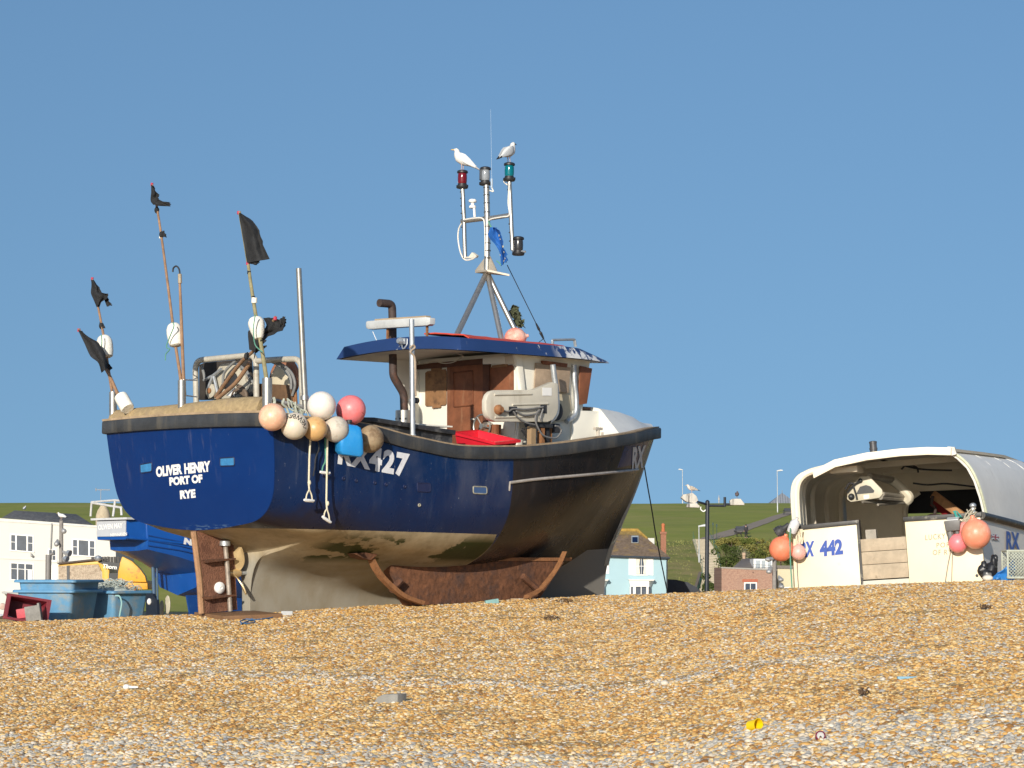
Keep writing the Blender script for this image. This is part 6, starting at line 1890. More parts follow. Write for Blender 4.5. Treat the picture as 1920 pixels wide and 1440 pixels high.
# lobster pot
c = at(1925, 1060, 31.3); pt = thing('lobster_pot', 'pale mesh lobster pot at the right edge beside the blue scrap', 'lobster pot', c + Vector((0, 0, -.2)))
PM_ = mat('pot_mesh', (0.42, 0.44, 0.36), .7, var=.2, scale=20)
fx = lambda x, y, z: c + Vector((x, y, z))
k = MB()
for sg in ((-.30, .30), ):
    for z in (-.17, .20): k.tube([fx(-.3, -.18, z), fx(.3, -.18, z), fx(.3, .18, z), fx(-.3, .18, z), fx(-.3, -.18, z)], .016, 6)
    for x in (-.3, .3):
        for y in (-.18, .18): k.tube([fx(x, y, -.17), fx(x, y, .2)], .016, 6)
k.build('frame', PM_, pt)
k = MB()
for y in (-.18, .18):
    for d in (-1, 1):
        for q in range(-14, 26):
            x0 = -.3 + q * .045
            pts_ = []
            for tt in (0, 1):
                pts_.append((x0 + d * .37 * tt, -.17 + .37 * tt))
            (xa, za), (xb, zb) = pts_
            lo, hi = -.3, .3
            if max(xa, xb) < lo or min(xa, xb) > hi: continue
            def cl(x, z, x2, z2):
                if x < lo: return lo, z + (z2 - z) * (lo - x) / (x2 - x)
                if x > hi: return hi, z + (z2 - z) * (hi - x) / (x2 - x)
                return x, z
            A = cl(xa, za, xb, zb); Bq = cl(xb, zb, xa, za)
            if abs(A[0] - Bq[0]) < .01: continue
            k.tube([fx(A[0], y, A[1]), fx(Bq[0], y, Bq[1])], .006, 4)
k.build('netting', PM_, pt, merge=False, recalc=False)
k = MB(); k.box(fx(.08, -.195, .05), (.3, .02, .2)); k.build('escape_panel', mat('pale_panel', (0.55, 0.60, 0.56), .6), pt)

# ------------------------------------------------------------------ blue boat behind on the left
OL = Frame(at(207, 1149, 55.5), 46, 0)
b3 = thing('fishing_boat', 'bright blue wooden boat with a grey stern lettered OLWEN MAY', 'fishing boat', mw=OL.M)
BB = mat('bright_blue_paint', (0.005, 0.065, 0.285), .32, var=.1, scale=2, dirt=(0.02, 0.1, 0.3), damt=.1, dscale=4)
secs = [(0, [(.60, 2.28), (.60, 1.84), (.58, 1.80), (.3, 1.80), (0, 1.80)]), (.5, [(.72, 2.25), (.74, 1.80), (.70, 1.78), (.35, 1.78), (0, 1.78)]), (.52, [(.72, 2.25), (.80, 1.78), (.76, 1.56), (.4, 1.53), (0, 1.52)]),
        (1.3, [(.95, 2.17), (1.05, 1.72), (.98, 1.38), (.5, 1.25), (0, 1.16)]), (2.0, [(1.15, 2.08), (1.25, 1.62), (1.12, 1.18), (.78, .99), (0, .94)]), (2.06, [(1.15, 2.08), (1.25, 1.62), (1.10, 1.12), (.74, .62), (0, .42)]),
        (4, [(1.55, 1.98), (1.6, 1.5), (1.5, .9), (.9, .4), (0, .1)]), (7, [(1.45, 2.1), (1.4, 1.5), (1.1, .8), (.5, .3), (0, .1)]), (10, [(.1, 2.6), (.08, 1.6), (.06, .8), (.05, .4), (0, .1)])]
mb = MB(); mb.loft([[OL(u, v, w) for v, w in s_] + [OL(u, -v, w) for v, w in s_[::-1]][1:] for u, s_ in secs], cap=True, closed=True)
mb.build('hull', BB, b3, smooth=30)
mb = MB(); mb.prism([OL(-.02, -.60, 1.88), OL(-.02, .60, 1.88), OL(-.02, .60, 2.27), OL(-.02, -.60, 2.27)], OL.U * .03); mb.build('transom', mat('grey_transom', (0.46, 0.48, 0.51), .5, var=.05, scale=3), b3)
mb = MB(); mb.box(OL(.4, 0, 2.31), (1.0, 1.5, .05), OL.M3); mb.build('capping', mat('grey_cap', (0.55, 0.56, 0.57), .5), b3)
for u0 in (1.5, 1.25, 1.0):
    mb = MB(); mb.tube([OL(u, v + .012, w) for u, v, w in ((.52, .8, u0 * .5 + 1.15), (1.3, 1.04, u0 * .42 + 1.12), (2, 1.22, u0 * .4 + 1.0), (4, 1.6, u0 * .5 + .75), (7, 1.42, u0 * .5 + .8))], .014, 5); mb.build('plank_seam', mat('seam_blue', (0.004, 0.035, 0.16), .5), b3)
mb = MB(); mb.tube([OL(u, v + .01, w) for u, v, w in ((.0, .61, 1.84), (.5, .75, 1.8), (1.3, 1.06, 1.72), (2, 1.26, 1.62), (4, 1.61, 1.5), (7, 1.41, 1.5))], .03, 6); mb.build('rubbing_strake', BB, b3)
mb = MB()
for q in (((170, 968), (172, 941), (216, 938), (235, 940)), ((212, 968), (216, 938)), ((228, 966), (227, 950)), ((173, 943), (228, 952))):
    mb.tube([OL.pu(x, y, .3) for x, y in q], .03, 8)
mb.build('stern_rail', mat('rail_white', (0.55, 0.54, 0.52), .5, var=.15), b3)
letters('OLWEN MAY', quad(*[OL.pu(*p, -.026) for p in ((184, 994), (230, 990), (230, 980), (184, 984))]), bold=.04).build('name_lettering', NAMEWHITE, b3, recalc=False)
letters('NEWHAVEN', quad(*[OL.pu(*p, -.026) for p in ((207, 1006), (238, 1004), (238, 998), (207, 1000))]), bold=.03).build('port_lettering', NAMEWHITE, b3, recalc=False)
letters('NN', quad(*[OL.pv(*p, 1.42) for p in ((344, 1020), (374, 1026), (376, 1014), (346, 1008))]), bold=.08).build('registration_letters', NAMEWHITE, b3, recalc=False)
mb = MB(); mb.tube([OL.pu(287, 1046, 1.55), OL.pu(290, 1150, 1.55)], .05, 10); mb.tube([OL.pu(294, 1052, 1.5), OL.pu(296, 1140, 1.5)], .025, 8); mb.build('rudder_stock', mat('blue_steel', (0.10, 0.16, 0.24), .4, metal=.5), b3)
mb = MB(); mb.prism([OL.pu(x, y, 1.45) for x, y in ((273, 1110), (285, 1113), (294, 1125), (295, 1158), (274, 1158))], OL.U * .08); rd_ = mb.build('rudder', mat('black_rudder', (0.012, 0.018, 0.03), .4), b3)
mb = MB(); mb.ball(OL.pu(280, 1128, 1.43), .06, n=10, m=8, sc=1.4); mb.build('anode', NAMEWHITE, rd_)
for x, y, ax, az in ((313, 1134, .11, .24), (302, 1140, .08, .2)):
    mb = MB(); c = OL.pu(x, y, 1.9); mb.loft([[c + OL.S * ax * math.cos(a) * s_ + OL.W * az * math.sin(a) * s_ + OL.U * d for a in [2 * math.pi * q / 16 for q in range(16)]] for s_, d in ((.9, 0), (1, .02), (.9, .04))]); mb.build('propeller_blade', mat('chalky_bronze', (0.46, 0.42, 0.32), .6, var=.15), b3)
mb = MB(); mb.prism([OL(2.0, .4, .42), OL(6, .8, .5), OL(6, .3, -.3), OL(2.4, .1, -.3)], OL.S * .05); mb.build('cradle', mat('bright_blue_paint', (0.008, .085, .36)), b3)

# ------------------------------------------------------------------ tubs and bits in front of it
TUB = mat('blue_tub', (0.105, 0.27, 0.44), .5, var=.15, scale=3, dirt=(0.31, 0.31, 0.26), damt=.3, dscale=2.2, dsharp=.2)
GT2 = 'blue fish tubs on the beach'


def tub(label, pos, yaw, sx, sy, h, m=TUB, group=GT2):
    M = Matrix.Translation(Vector(pos)) @ Matrix.Rotation(R(yaw), 4, 'Z')
    t = thing('fish_tub', label, 'tub', pos, group)
    f = lambda x, y, z: M @ Vector((x, y, z))
    def rr(ax, ay, z, n=6, r=.07):
        pts = []
        for cx, cy, a0 in ((1, 1, 0), (-1, 1, 90), (-1, -1, 180), (1, -1, 270)):
            for k in range(n + 1):
                a = R(a0 + 90 * k / n); pts.append(f(cx * (ax - r) + r * math.cos(a), cy * (ay - r) + r * math.sin(a), z))
        return pts
    ax, ay = sx / 2, sy / 2
    k = MB(); k.loft([rr(ax * .87, ay * .87, 0), rr(ax * .885, ay * .885, .02), rr(ax, ay, h), rr(ax - .03, ay - .03, h), rr(ax * .87 - .03, ay * .87 - .03, .04)]); k.build('body', m, t, smooth=40)
    k = MB(); k.loft([rr(ax - .005, ay - .005, h - .045), rr(ax + .06, ay + .06, h - .04), rr(ax + .06, ay + .06, h - .01), rr(ax + .045, ay + .045, h + .005), rr(ax - .02, ay - .02, h + .005)], cap=False); k.build('rim', m, t, smooth=40)
    return t, f


z0_ = at(105, 1163, 37).z
p1 = at(108, 1163, 37.2)
tub('lower blue fish tub of the stacked pair', p1, -17, 1.02, .95, .50)
p2 = Vector((p1.x, p1.y, at(108, 1142, 37.2).z)); p2.x += .02
t_, f_ = tub('upper blue fish tub nested in another one, muddy on its face', p2, -17, 1.02, .95, .48)
k = MB()
p3 = at(213, 1160, 38.2); tub('blue fish tub heaped with monofilament net, right of the stacked pair', p3, -38, .86, .80, .47)
NET = mat('monofilament', (0.42, 0.46, 0.42), .7, var=.3, scale=20)
nt_ = MB(); rr_ = random.Random(8)
for q in range(70):
    a = rr_.uniform(0, 6.28); rad = rr_.uniform(.05, .42)
    c = p3 + Vector((math.cos(a) * rad - .02, math.sin(a) * rad * .8, .46 + .16 * (1 - (rad / .45) ** 2) + rr_.uniform(-.03, .03)))
    rl = rr_.uniform(.05, .14); ph = rr_.uniform(0, 6.28)
    nt_.tube([c + Vector((math.cos(ph + s_) * rl, math.sin(ph + s_) * rl * .7, .04 * math.sin(s_ * 2 + ph))) for s_ in [k_ * .6 for k_ in range(9)]], .006, 4)
nt_.ball(p3 + Vector((0, 0, .40)), .36, n=20, m=10, sc=.45)
nt_.solo('fishing_net', NET, 'heap of pale monofilament net in the right-hand blue tub', 'net', merge=False)
k = MB(); k.tube(catmull([at(x, y, 37.6) for x, y in ((216, 1117), (224, 1118), (228, 1130), (226, 1145), (224, 1156))], 5), .014, 6); k.solo('net_rope', mat('aqua_rope', (0.28, 0.48, 0.48), .9), 'pale aqua rope hanging down the front of the net tub', 'rope')
# crate on its side
def frame_m(o, x, y, z): return mat_from(Vector(x).normalized(), Vector(y).normalized(), Vector(z).normalized(), Vector(o))
DRED = mat('dark_red_crate', (0.16, 0.012, 0.022), .5, var=.2, dirt=(0.36, 0.05, 0.06), damt=.05, dscale=5)
c, f2 = crate_box('fish_crate', 'dark red fish crate tipped on its side left of the stacked tubs', 'crate', frame_m(at(45, 1147, 36.15), (.93, .30, -.16), (.12, .18, .97), (.34, -.93, .12)), .62, .36, .38, .015, DRED)
k = MB(); k.box(at(63, 1150, 35.7), (.25, .12, .24), Matrix.Rotation(R(-9), 3, 'Y')); k.box(at(75, 1148, 35.7), (.04, .14, .30), Matrix.Rotation(R(-9), 3, 'Y')); k.solo('grey_box', mat('grey_box', (0.22, 0.21, 0.19), .7, var=.25, scale=12), 'scuffed grey plastic box at the mouth of the tipped red crate', 'box', bevel=.012)
k = MB(); k.box(at(42, 1150, 35.8), (.17, .1, .15), Matrix.Rotation(R(-9), 3, 'Y')); k.solo('pink_box', mat('pink_box', (0.50, 0.06, 0.08), .6, var=.2), 'faded red block inside the tipped crate', 'box', bevel=.01)
k = MB(); c = at(12, 1160, 36.0)
k.sheet([[c + Vector((-.3 + .55 * i / 12, -.1 + .25 * j / 8, -.10 + .16 * math.sin(math.pi * min(1, i / 11)) * (1 - .3 * j / 8) + .05 * noise.noise((i * .5, j * .6, 2)))) for j in range(9)] for i in range(13)], .015)
k.solo('white_sheeting', mat('white_sheeting', (0.60, 0.62, 0.66), .6, var=.15, scale=7), 'crumpled pale sheeting on the shingle at the left edge', 'sheet')
k = MB(); c = at(5, 1137, 36.5); k.lathe(c, Vector((.2, -1, 0)), [(.02, 0), (.05, .0), (.055, .02), (.05, .04), (.035, .045)], 18)
k.solo('round_float', mat('pale_float', (0.62, 0.52, 0.46), .5, c2=(0.4, 0.22, 0.15)), 'small round pale float beside the tipped red crate', 'float')

# ------------------------------------------------------------------ yellow bulldozer
YB = 60.0
def D(x, y, d=0.0): return at(x, y, YB + d)
YEL = mat('yellow_paint', (0.62, 0.36, 0.02), .45, var=.12, scale=3, dirt=(0.32, 0.13, 0.03), damt=.05, dscale=5)
ORA = mat('rusty_yellow', (0.66, 0.33, 0.015), .5, var=.12, scale=3, dirt=(0.28, 0.11, 0.03), damt=.14, dscale=5)
bz = thing('bulldozer', 'old yellow beach bulldozer with a boarded cab and a sign reading Thorn', 'bulldozer', at(180, 1150, YB))
k = MB(); k.prism([D(108, 1062), D(112, 1056), D(182, 1049), D(188, 1054), D(205, 1057), D(205, 1140), D(192, 1140), D(191, 1072), D(184, 1059), D(116, 1063)], Vector((0, 1.3, 0))); k.build('cab', YEL, bz, bevel=.02)
k = MB(); k.prism([D(107, 1055, -.1), D(183, 1047, -.1), D(184, 1050, -.1), D(108, 1058, -.1)], Vector((0, 1.5, 0))); k.build('cab_roof', mat('cab_roof_dark', (0.08, 0.06, 0.05), .8), bz)
OSB = mat('strand_board', (0.42, 0.34, 0.25), .8, var=.35, scale=26, dirt=(0.27, 0.2, 0.14), damt=.3, dscale=14)
k = MB(); k.prism([D(110, 1061, -.03), D(184, 1058, -.03), D(190, 1070, -.03), D(191, 1140, -.03), D(110, 1140, -.03)], Vector((0, .03, 0))); k.build('cab_board', OSB, bz)
k = MB(); k.prism([D(125, 1061, -.05), D(130, 1060, -.05), D(131, 1140, -.05), D(126, 1140, -.05)], Vector((0, .03, 0))); k.build('cab_post', DARK, bz)
k = MB(); k.prism([D(204, 1075, -.02), D(224, 1074, -.02), D(224, 1086, -.02), D(204, 1086, -.02)], Vector((0, .04, 0))); k.build('cab_window', mat('dark_glass', (0.03, 0.035, 0.04), .15), bz)
k = MB(); k.prism([D(203, 1086), D(276, 1089), D(277, 1105), D(203, 1109)], Vector((0, .8, 0))); k.build('track_guard', ORA, bz, bevel=.02)
k = MB(); k.prism([D(220, 1090, -.1), D(222, 1062, -.1), D(229, 1043, -.1), D(247, 1052, -.1), D(262, 1066, -.1), D(272, 1080, -.1), D(275, 1092, -.1)], Vector((0, .25, 0))); k.build('blade_plate', ORA, bz, bevel=.03)
k = MB(); k.prism([D(182, 1051, -.12), D(189, 1056, -.12), D(221, 1070, -.12), D(224, 1060, -.12), D(224, 1056, -.12), D(190, 1052, -.12)], Vector((0, .06, 0))); sg = k.build('sign_board', mat('sign_black', (0.012, 0.012, 0.014), .5), bz)
letters('Thorn', quad(*[D(*p, -.135) for p in ((193, 1065), (219, 1068), (219, 1060), (193, 1057))]), bold=.03, shear=.25).build('lettering', NAMEWHITE, sg, recalc=False)
for q in range(9):
    k = MB(); x = 171 + q * 6; k.prism([D(x, 1044 - (q % 3) * .4, .3), D(x + 5, 1044, .3), D(x + 5, 1053 + q * .3, .3), D(x, 1053 + q * .3, .3)], Vector((0, .04, 0))); k.build('slat', mat('grey_slat', (0.07, 0.065, 0.06), .8, var=.4, scale=10), bz)
k = MB(); k.lathe(D(184, 1052, -.2), Vector((0, 0, 1)), [(.02, 0), (.08, .02), (.10, .07), (.07, .13), (.02, .15)], 14); k.lathe(D(120, 1046, .1), Vector((.8, -.4, -.3)), [(.03, 0), (.06, .02), (.085, .12)], 14); k.lathe(D(125, 1035, .1), Vector((.8, -.4, -.3)), [(.03, 0), (.06, .02), (.09, .12)], 14); k.build('work_lamp', GALV, bz)
k = MB(); k.tube([D(90, 1130, .5), D(91, 1040, .5)], .078, 14); k.tube([D(93, 1041, .5), D(101, 1037, .5)], .04, 8); k.build('exhaust_stack', mat('exhaust_grey', (0.20, 0.19, 0.18), .6, metal=.2, var=.15, dirt=(0.17, 0.07, 0.04), damt=-.05, dscale=3), bz)
k = MB(); k.prism([D(250, 1118), D(257, 1110), D(266, 1116), D(272, 1110), D(272, 1126), D(262, 1138), D(252, 1150), D(254, 1132)], Vector((0, .3, 0))); k.ball(D(251, 1106, -.2), .09, n=12, m=8); k.build('towing_claw', mat('claw_rust', (0.34, 0.15, 0.05), .8, var=.5, scale=6), bz, bevel=.02)
# ------------------------------------------------------------------ town and hill behind
def on_hill(px, py, y0=206, y1=900):
    r = ray(px, py); prev = None; y = y0
    while y < y1:
        P = CAM + r * (y / r.y)
        if P.z < hill_z(P.x, P.y): return P
        y += 1.0
    return CAM + r * (430 / r.y)


GLASS = mat('window_glass', (0.045, 0.06, 0.085), .12, var=.3, scale=1.5)
WFRAME = mat('window_frame', (0.74, 0.73, 0.69), .5, var=.03)


def facade(parent, name, pts, Y, depth, m, **kw):
    k = MB(); k.prism([at(x, y, Y) for x, y in pts], Vector((0, depth, 0))); return k.build(name, m, parent, **kw)


def window(parent, x0, y0, x1, y1, Y, bars=(), hbars=(), skew=0.0, fr=.09, glass=None, name='window'):
    """frame standing proud of the wall, panes set behind it; px edges"""
    f = lambda x, y, d: at(x, y + skew * (x - x0), Y + d)
    k = MB()
    t = fr * F / Y
    k.prism([f(x0 - t, y0 - t, -.05), f(x1 + t, y0 - t, -.05), f(x1 + t, y0, -.05), f(x0 - t, y0, -.05)], Vector((0, .07, 0)))
    k.prism([f(x0 - t * 1.3, y1, -.10), f(x1 + t * 1.3, y1, -.10), f(x1 + t * 1.3, y1 + t, -.10), f(x0 - t * 1.3, y1 + t, -.10)], Vector((0, .12, 0)))
    for xa, xb in ((x0 - t, x0), (x1, x1 + t)): k.prism([f(xa, y0, -.05), f(xb, y0, -.05), f(xb, y1, -.05), f(xa, y1, -.05)], Vector((0, .07, 0)))
    for b, w_ in bars: k.prism([f(b - w_, y0, -.045), f(b + w_, y0, -.045), f(b + w_, y1, -.045), f(b - w_, y1, -.045)], Vector((0, .06, 0)))
    for b, xa, xb in hbars: k.prism([f(xa, b - .5, -.04), f(xb, b - .5, -.04), f(xb, b + .5, -.04), f(xa, b + .5, -.04)], Vector((0, .05, 0)))
    w = k.build(name, WFRAME, parent)
    k = MB(); k.prism([f(x0, y0, -.012), f(x1, y0, -.012), f(x1, y1, -.012), f(x0, y1, -.012)], Vector((0, .01, 0))); k.build('pane', glass or GLASS, w)
    return w


# white house
YW = 186.0
WALLW = mat('white_render', (0.58, 0.57, 0.52), .8, var=.03, scale=.4, dirt=(0.54, 0.51, 0.43), damt=-.05, dscale=.5, streak=True)
SLATE = mat('slates', (0.15, 0.145, 0.14), .85, spec=.15, var=.4, scale=3.5, dirt=(0.27, 0.25, 0.2), damt=.15, dscale=.9)
wh_ = thing('white_house', 'white rendered house with three-light windows and a slate hipped roof', 'house', at(90, 1150, YW))
facade(wh_, 'wall', [(-60, 967), (176, 985), (217, 987), (217, 1175), (-60, 1175)], YW, 9, WALLW)
facade(wh_, 'string_course', [(-60, 1043), (217, 1055), (217, 1057), (-60, 1045)], YW - .06, .1, WALLW)
facade(wh_, 'coping', [(-60, 971), (217, 988), (217, 991), (-60, 974)], YW - .08, .12, mat('coping', (0.60, 0.58, 0.53), .8))
k = MB()
a, b, c_, d = at(-60, 969, YW + .3), at(178, 986, YW + .3), at(143, 964, YW + 4.5), at(27, 957, YW + 4.5)
e, f__ = at(-60, 969, YW + 8.8), at(178, 986, YW + 8.8)
g0 = at(3, 971, YW + .3); g1 = at(3, 971, YW + 8.8)
k.face([g0, b, c_, d]); k.face([b, f__, c_]); k.face([g1, d, c_, f__]); k.face([g0, d, g1]); k.face([g0, g1, f__, b]); k.build('roof', SLATE, wh_)
for x0, y0 in ((21, 1003), (137, 1012)):
    window(wh_, x0, y0, x0 + 40, y0 + 28, YW, bars=((x0 + 9, 1.4), (x0 + 30, 1.4)), hbars=((y0 + 13, x0, x0 + 8), (y0 + 13, x0 + 31, x0 + 40)), skew=.07)
window(wh_, 21, 1056, 61, 1086, YW, bars=((33, 1), (47, 1)), hbars=((1066, 21, 61),), skew=.06)
k = MB(); k.prism([at(52, 1068, YW - .04), at(60, 1068, YW - .04), at(60, 1087, YW - .04), at(52, 1087, YW - .04)], Vector((0, .02, 0))); k.build('blind', mat('blind', (0.66, 0.68, 0.70), .7), wh_)
window(wh_, 92, 1031, 104, 1051, YW, bars=((98, .5),), hbars=((1041, 92, 104),), skew=.05)
facade(wh_, 'door', [(92, 1059), (108, 1060), (108, 1120), (92, 1120)], YW - .06, .1, mat('white_door', (0.72, 0.71, 0.68), .5))
k = MB(); k.tube([at(97, 981, YW - .1), at(95, 1030, YW - .1)], .06, 8); k.build('downpipe', mat('grey_pipe', (0.30, 0.30, 0.29), .6), wh_)
k = MB(); k.tube([at(58, 1038, YW - .15), at(60, 1043, YW - .3)], .06, 6); k.ball(at(59.5, 1042, YW - .3), .11, n=8, m=6); k.build('wall_lamp', mat('grey_pipe', (0.3, .3, .29)), wh_)
# doorway canopy of a neighbour at the left edge
facade(wh_, 'door_canopy', [(3, 1109), (47, 1112), (47, 1116), (3, 1113)], YW - .9, .9, mat('lead_canopy', (0.36, 0.36, 0.34), .7))
# stone turret with an aerial
tr_ = thing('stone_turret', 'round pale stone turret with a television aerial behind the blue boat rail', 'turret', at(193, 985, 205))
k = MB(); c = at(193, 1000, 205); hh = lambda y: (at(193, y, 205).z - c.z)
k.lathe(c, (0, 0, 1), [(.68, 0), (.68, hh(972)), (.66, hh(966)), (.52, hh(957)), (.34, hh(951)), (.26, hh(948)), (.26, hh(944)), (.1, hh(943))], 20); k.build('tower', mat('flint_wall', (0.46, 0.38, 0.26), .9, var=.2, scale=3, bump=.5, bscale=6), tr_)
k = MB(); k.tube([at(189, 948, 205), at(189, 917, 205)], .03, 6); k.tube([at(180, 918, 205), at(206, 918.5, 205)], .03, 6)
for x in range(184, 206, 3): k.tube([at(x, 916.5, 205), at(x, 920.5, 205)], .015, 4)
k.tube([at(180, 915, 205), at(180, 921, 205)], .05, 4); k.build('aerial', mat('aerial_grey', (0.3, 0.31, 0.32), .5), tr_)

# blue house
YH = 186.0
PALEBLUE = mat('pale_blue_render', (0.31, 0.455, 0.50), .75, var=.03, scale=.5, dirt=(0.28, 0.42, 0.46), damt=.0, dscale=.8)
TILE = mat('mossy_tiles', (0.17, 0.125, 0.09), .9, var=.35, scale=4, dirt=(0.25, 0.17, 0.07), damt=.25, dscale=1.6, bump=.4, bscale=5, spec=.1)
bh = thing('blue_house', 'pale blue rendered house with white shutters and a brown tiled roof', 'house', at(1190, 1150, YH))
facade(bh, 'wall', [(1095, 1041), (1251, 1044), (1251, 1160), (1095, 1160)], YH, 8, PALEBLUE)
k = MB()
e0, e1 = at(1090, 1040, YH - .35), at(1257, 1045, YH - .35); r0, r1 = at(1120, 995, YH + 4), at(1195, 995, YH + 4); e2, e3 = at(1090, 1040, YH + 8.4), at(1257, 1045, YH + 8.4)
k.face([e0, e1, r1, r0]); k.face([e1, e3, r1]); k.face([e3, e2, r0, r1]); k.face([e2, e0, r0]); k.face([e0, e2, e3, e1])
rf = k.build('roof', TILE, bh)
k = MB(); LICH = mat('yellow_lichen', (0.33, 0.21, 0.045), .9, var=.3, scale=4)
pth = catmull([r0 + Vector((0, -.05, .05)), r1 + Vector((0, -.05, .05))], 8)
k.tube([r0 + Vector((0, -.05, .03)), r1 + Vector((0, -.05, .03)), r1.lerp(e1, .3) + Vector((0, -.03, .03))], [.16, .17, .08], 8)
k.build('ridge', LICH, rf)
k = MB(); n_ = (e1 - e0).cross(r0 - e0).normalized(); n_ = n_ if n_.y < 0 else -n_
o2 = r0.lerp(e0, .04) ; 
k.face([r0.lerp(e0, .0) + n_ * .03, r1.lerp(e1, .0) + n_ * .03, r1.lerp(e1, .20) + n_ * .03, r1.lerp(e1, .1).lerp(r0.lerp(e0, .26), .5) + n_ * .03, r0.lerp(e0, .2) + n_ * .03])
lm = mat('lichen_patch', (0.24, 0.16, 0.05), .9, var=.3, scale=5, dirt=(0.13, 0.10, 0.07), damt=.25, dscale=2)
k.build('lichen', lm, rf, recalc=False)
k = MB(); sk0 = at(1185, 1007, YH + 2.75); sw = lambda x, y, d: at(x, y, YH - .35 + 4.35 * (1042.5 - y) / 47.5 - d)
k.prism([sw(1184, 1006, .06), sw(1197, 1006, .06), sw(1197, 1018, .06), sw(1184, 1018, .06)], n_ * .08); skl = k.build('skylight', mat('lead_frame', (0.34, 0.38, 0.40), .5), rf)
k = MB(); k.prism([sw(1185.5, 1007.5, .3), sw(1195.5, 1007.5, .3), sw(1195.5, 1016.5, .3), sw(1185.5, 1016.5, .3)], n_ * .03); k.build('pane', mat('skylight_glass', (0.010, 0.022, 0.06), .9, spec=.02), skl)
facade(rf, 'party_wall', [(1214, 1009), (1227, 1009), (1227, 1022), (1222, 1019)], YH + 4.5, .4, WALLW)
BRK = mat('brick', (0.28, 0.125, 0.075), .85, var=.25, scale=9, dirt=(0.20, 0.09, 0.06), damt=.2, dscale=5, bump=.2)
facade(rf, 'chimney', [(1239, 1000), (1249, 1000), (1249, 1042), (1239, 1036)], YH + 5, .6, BRK)
facade(rf, 'chimney_cap', [(1237.5, 997), (1250, 997), (1250, 1001), (1237.5, 1001)], YH + 4.9, .8, BRK)
k = MB(); k.lathe(at(1243.5, 997, YH + 5.3), (0, 0, 1), [(.15, 0), (.17, .05), (.13, .4), (.15, .5), (.16, .55), (.17, .6), (.08, .72)], 14); k.build('chimney_pot', mat('terracotta', (0.46, 0.15, 0.06), .8, var=.15), rf)
for x0, x1 in ((1128, 1142), (1179, 1190.5), (1214.5, 1225)):
    facade(bh, 'shutter', [(x0, 1044), (x1, 1044), (x1, 1079 - (3 if x0 < 1150 else 0)), (x0, 1078 - (3 if x0 < 1150 else 0))], YH - .06, .08, WFRAME)
w_ = window(bh, 1193, 1047.5, 1212, 1077, YH, bars=((1202.5, .4),), hbars=((1061.5, 1193, 1212),))
for x0, x1, x2 in ((1193.3, 1198.5, 1200), (1211.7, 1207.5, 1206)):
    k = MB(); k.prism([at(x0, 1048, YH - .03), at(x2, 1048, YH - .03), at(x1, 1060, YH - .03), at(x2, 1076, YH - .03), at(x0, 1076, YH - .03)], Vector((0, .012, 0))); k.build('curtain', mat('curtain', (0.66, 0.62, 0.50), .8), w_)
for xo, cut in ((0, 0), (-86, 1)):
    k = MB(); k.prism([at(1178 + xo, 1086, YH - .95), at(1228 + xo, 1086, YH - .95), at(1226 + xo, 1089, YH - .9), at(1180 + xo, 1089, YH - .9)], Vector((0, .95, 0))); by = k.build('bay_window', WFRAME, bh)
    k = MB(); k.prism([at(1180 + xo, 1089, YH - .8), at(1217 + xo, 1089, YH - .8), at(1217 + xo, 1100, YH - .8), at(1182 + xo, 1100, YH - .8)], Vector((0, .8, 0)))
    for x0, x1 in ((1181, 1183), (1187, 1192), (1212, 1216)): k.prism([at(x0 + xo, 1100, YH - .8), at(x1 + xo, 1100, YH - .8), at(x1 + xo, 1140, YH - .8), at(x0 + xo, 1140, YH - .8)], Vector((0, .7, 0)))
    k.prism([at(1217 + xo, 1089, YH - .78), at(1226 + xo, 1089, YH - .2), at(1221 + xo, 1101, YH - .2), at(1217 + xo, 1101, YH - .78)], Vector((0, .15, 0)))
    k.build('bay_frame', WFRAME, by)
    k = MB(); k.prism([at(1183 + xo, 1100, YH - .7), at(1220 + xo, 1100, YH - .5), at(1220 + xo, 1140, YH - .5), at(1183 + xo, 1140, YH - .7)], Vector((0, .05, 0))); k.build('pane', mat('bay_glass', (0.09, 0.105, 0.13), .15, var=.2), by)
    k = MB(); k.prism([at(1201.5 + xo, 1100, YH - .78), at(1203 + xo, 1100, YH - .78), at(1203 + xo, 1140, YH - .78), at(1201.5 + xo, 1140, YH - .78)], Vector((0, .1, 0))); k.build('mullion', WFRAME, by)
k = MB(); k.tube([at(1100, 1041.5, YH - .3), at(1256, 1046.5, YH - .3)], .09, 8); k.tube([at(1253, 1047, YH - .15), at(1250.5, 1052, YH - .1), at(1250.5, 1150, YH - .1)], .06, 8); k.build('gutter', mat('black_gutter', (0.03, 0.04, 0.05), .4), bh)

# shed coloured black for its shadow side, brick house, cream house, posts
sd_ = MB(); sd_.prism([at(x, y, 196) for x, y in ((1252, 1086), (1268, 1087), (1290, 1092), (1304, 1100), (1316, 1110), (1316, 1160), (1252, 1160))], Vector((0, 5, 0)))
sd_.solo('shadow_side_shed', mat('shed_shadow_black', (0.022, 0.026, 0.035), .7, var=.3, scale=2), 'low shed between the blue house and the steps, coloured black for its shadow side', 'shed')
YK = 188.0


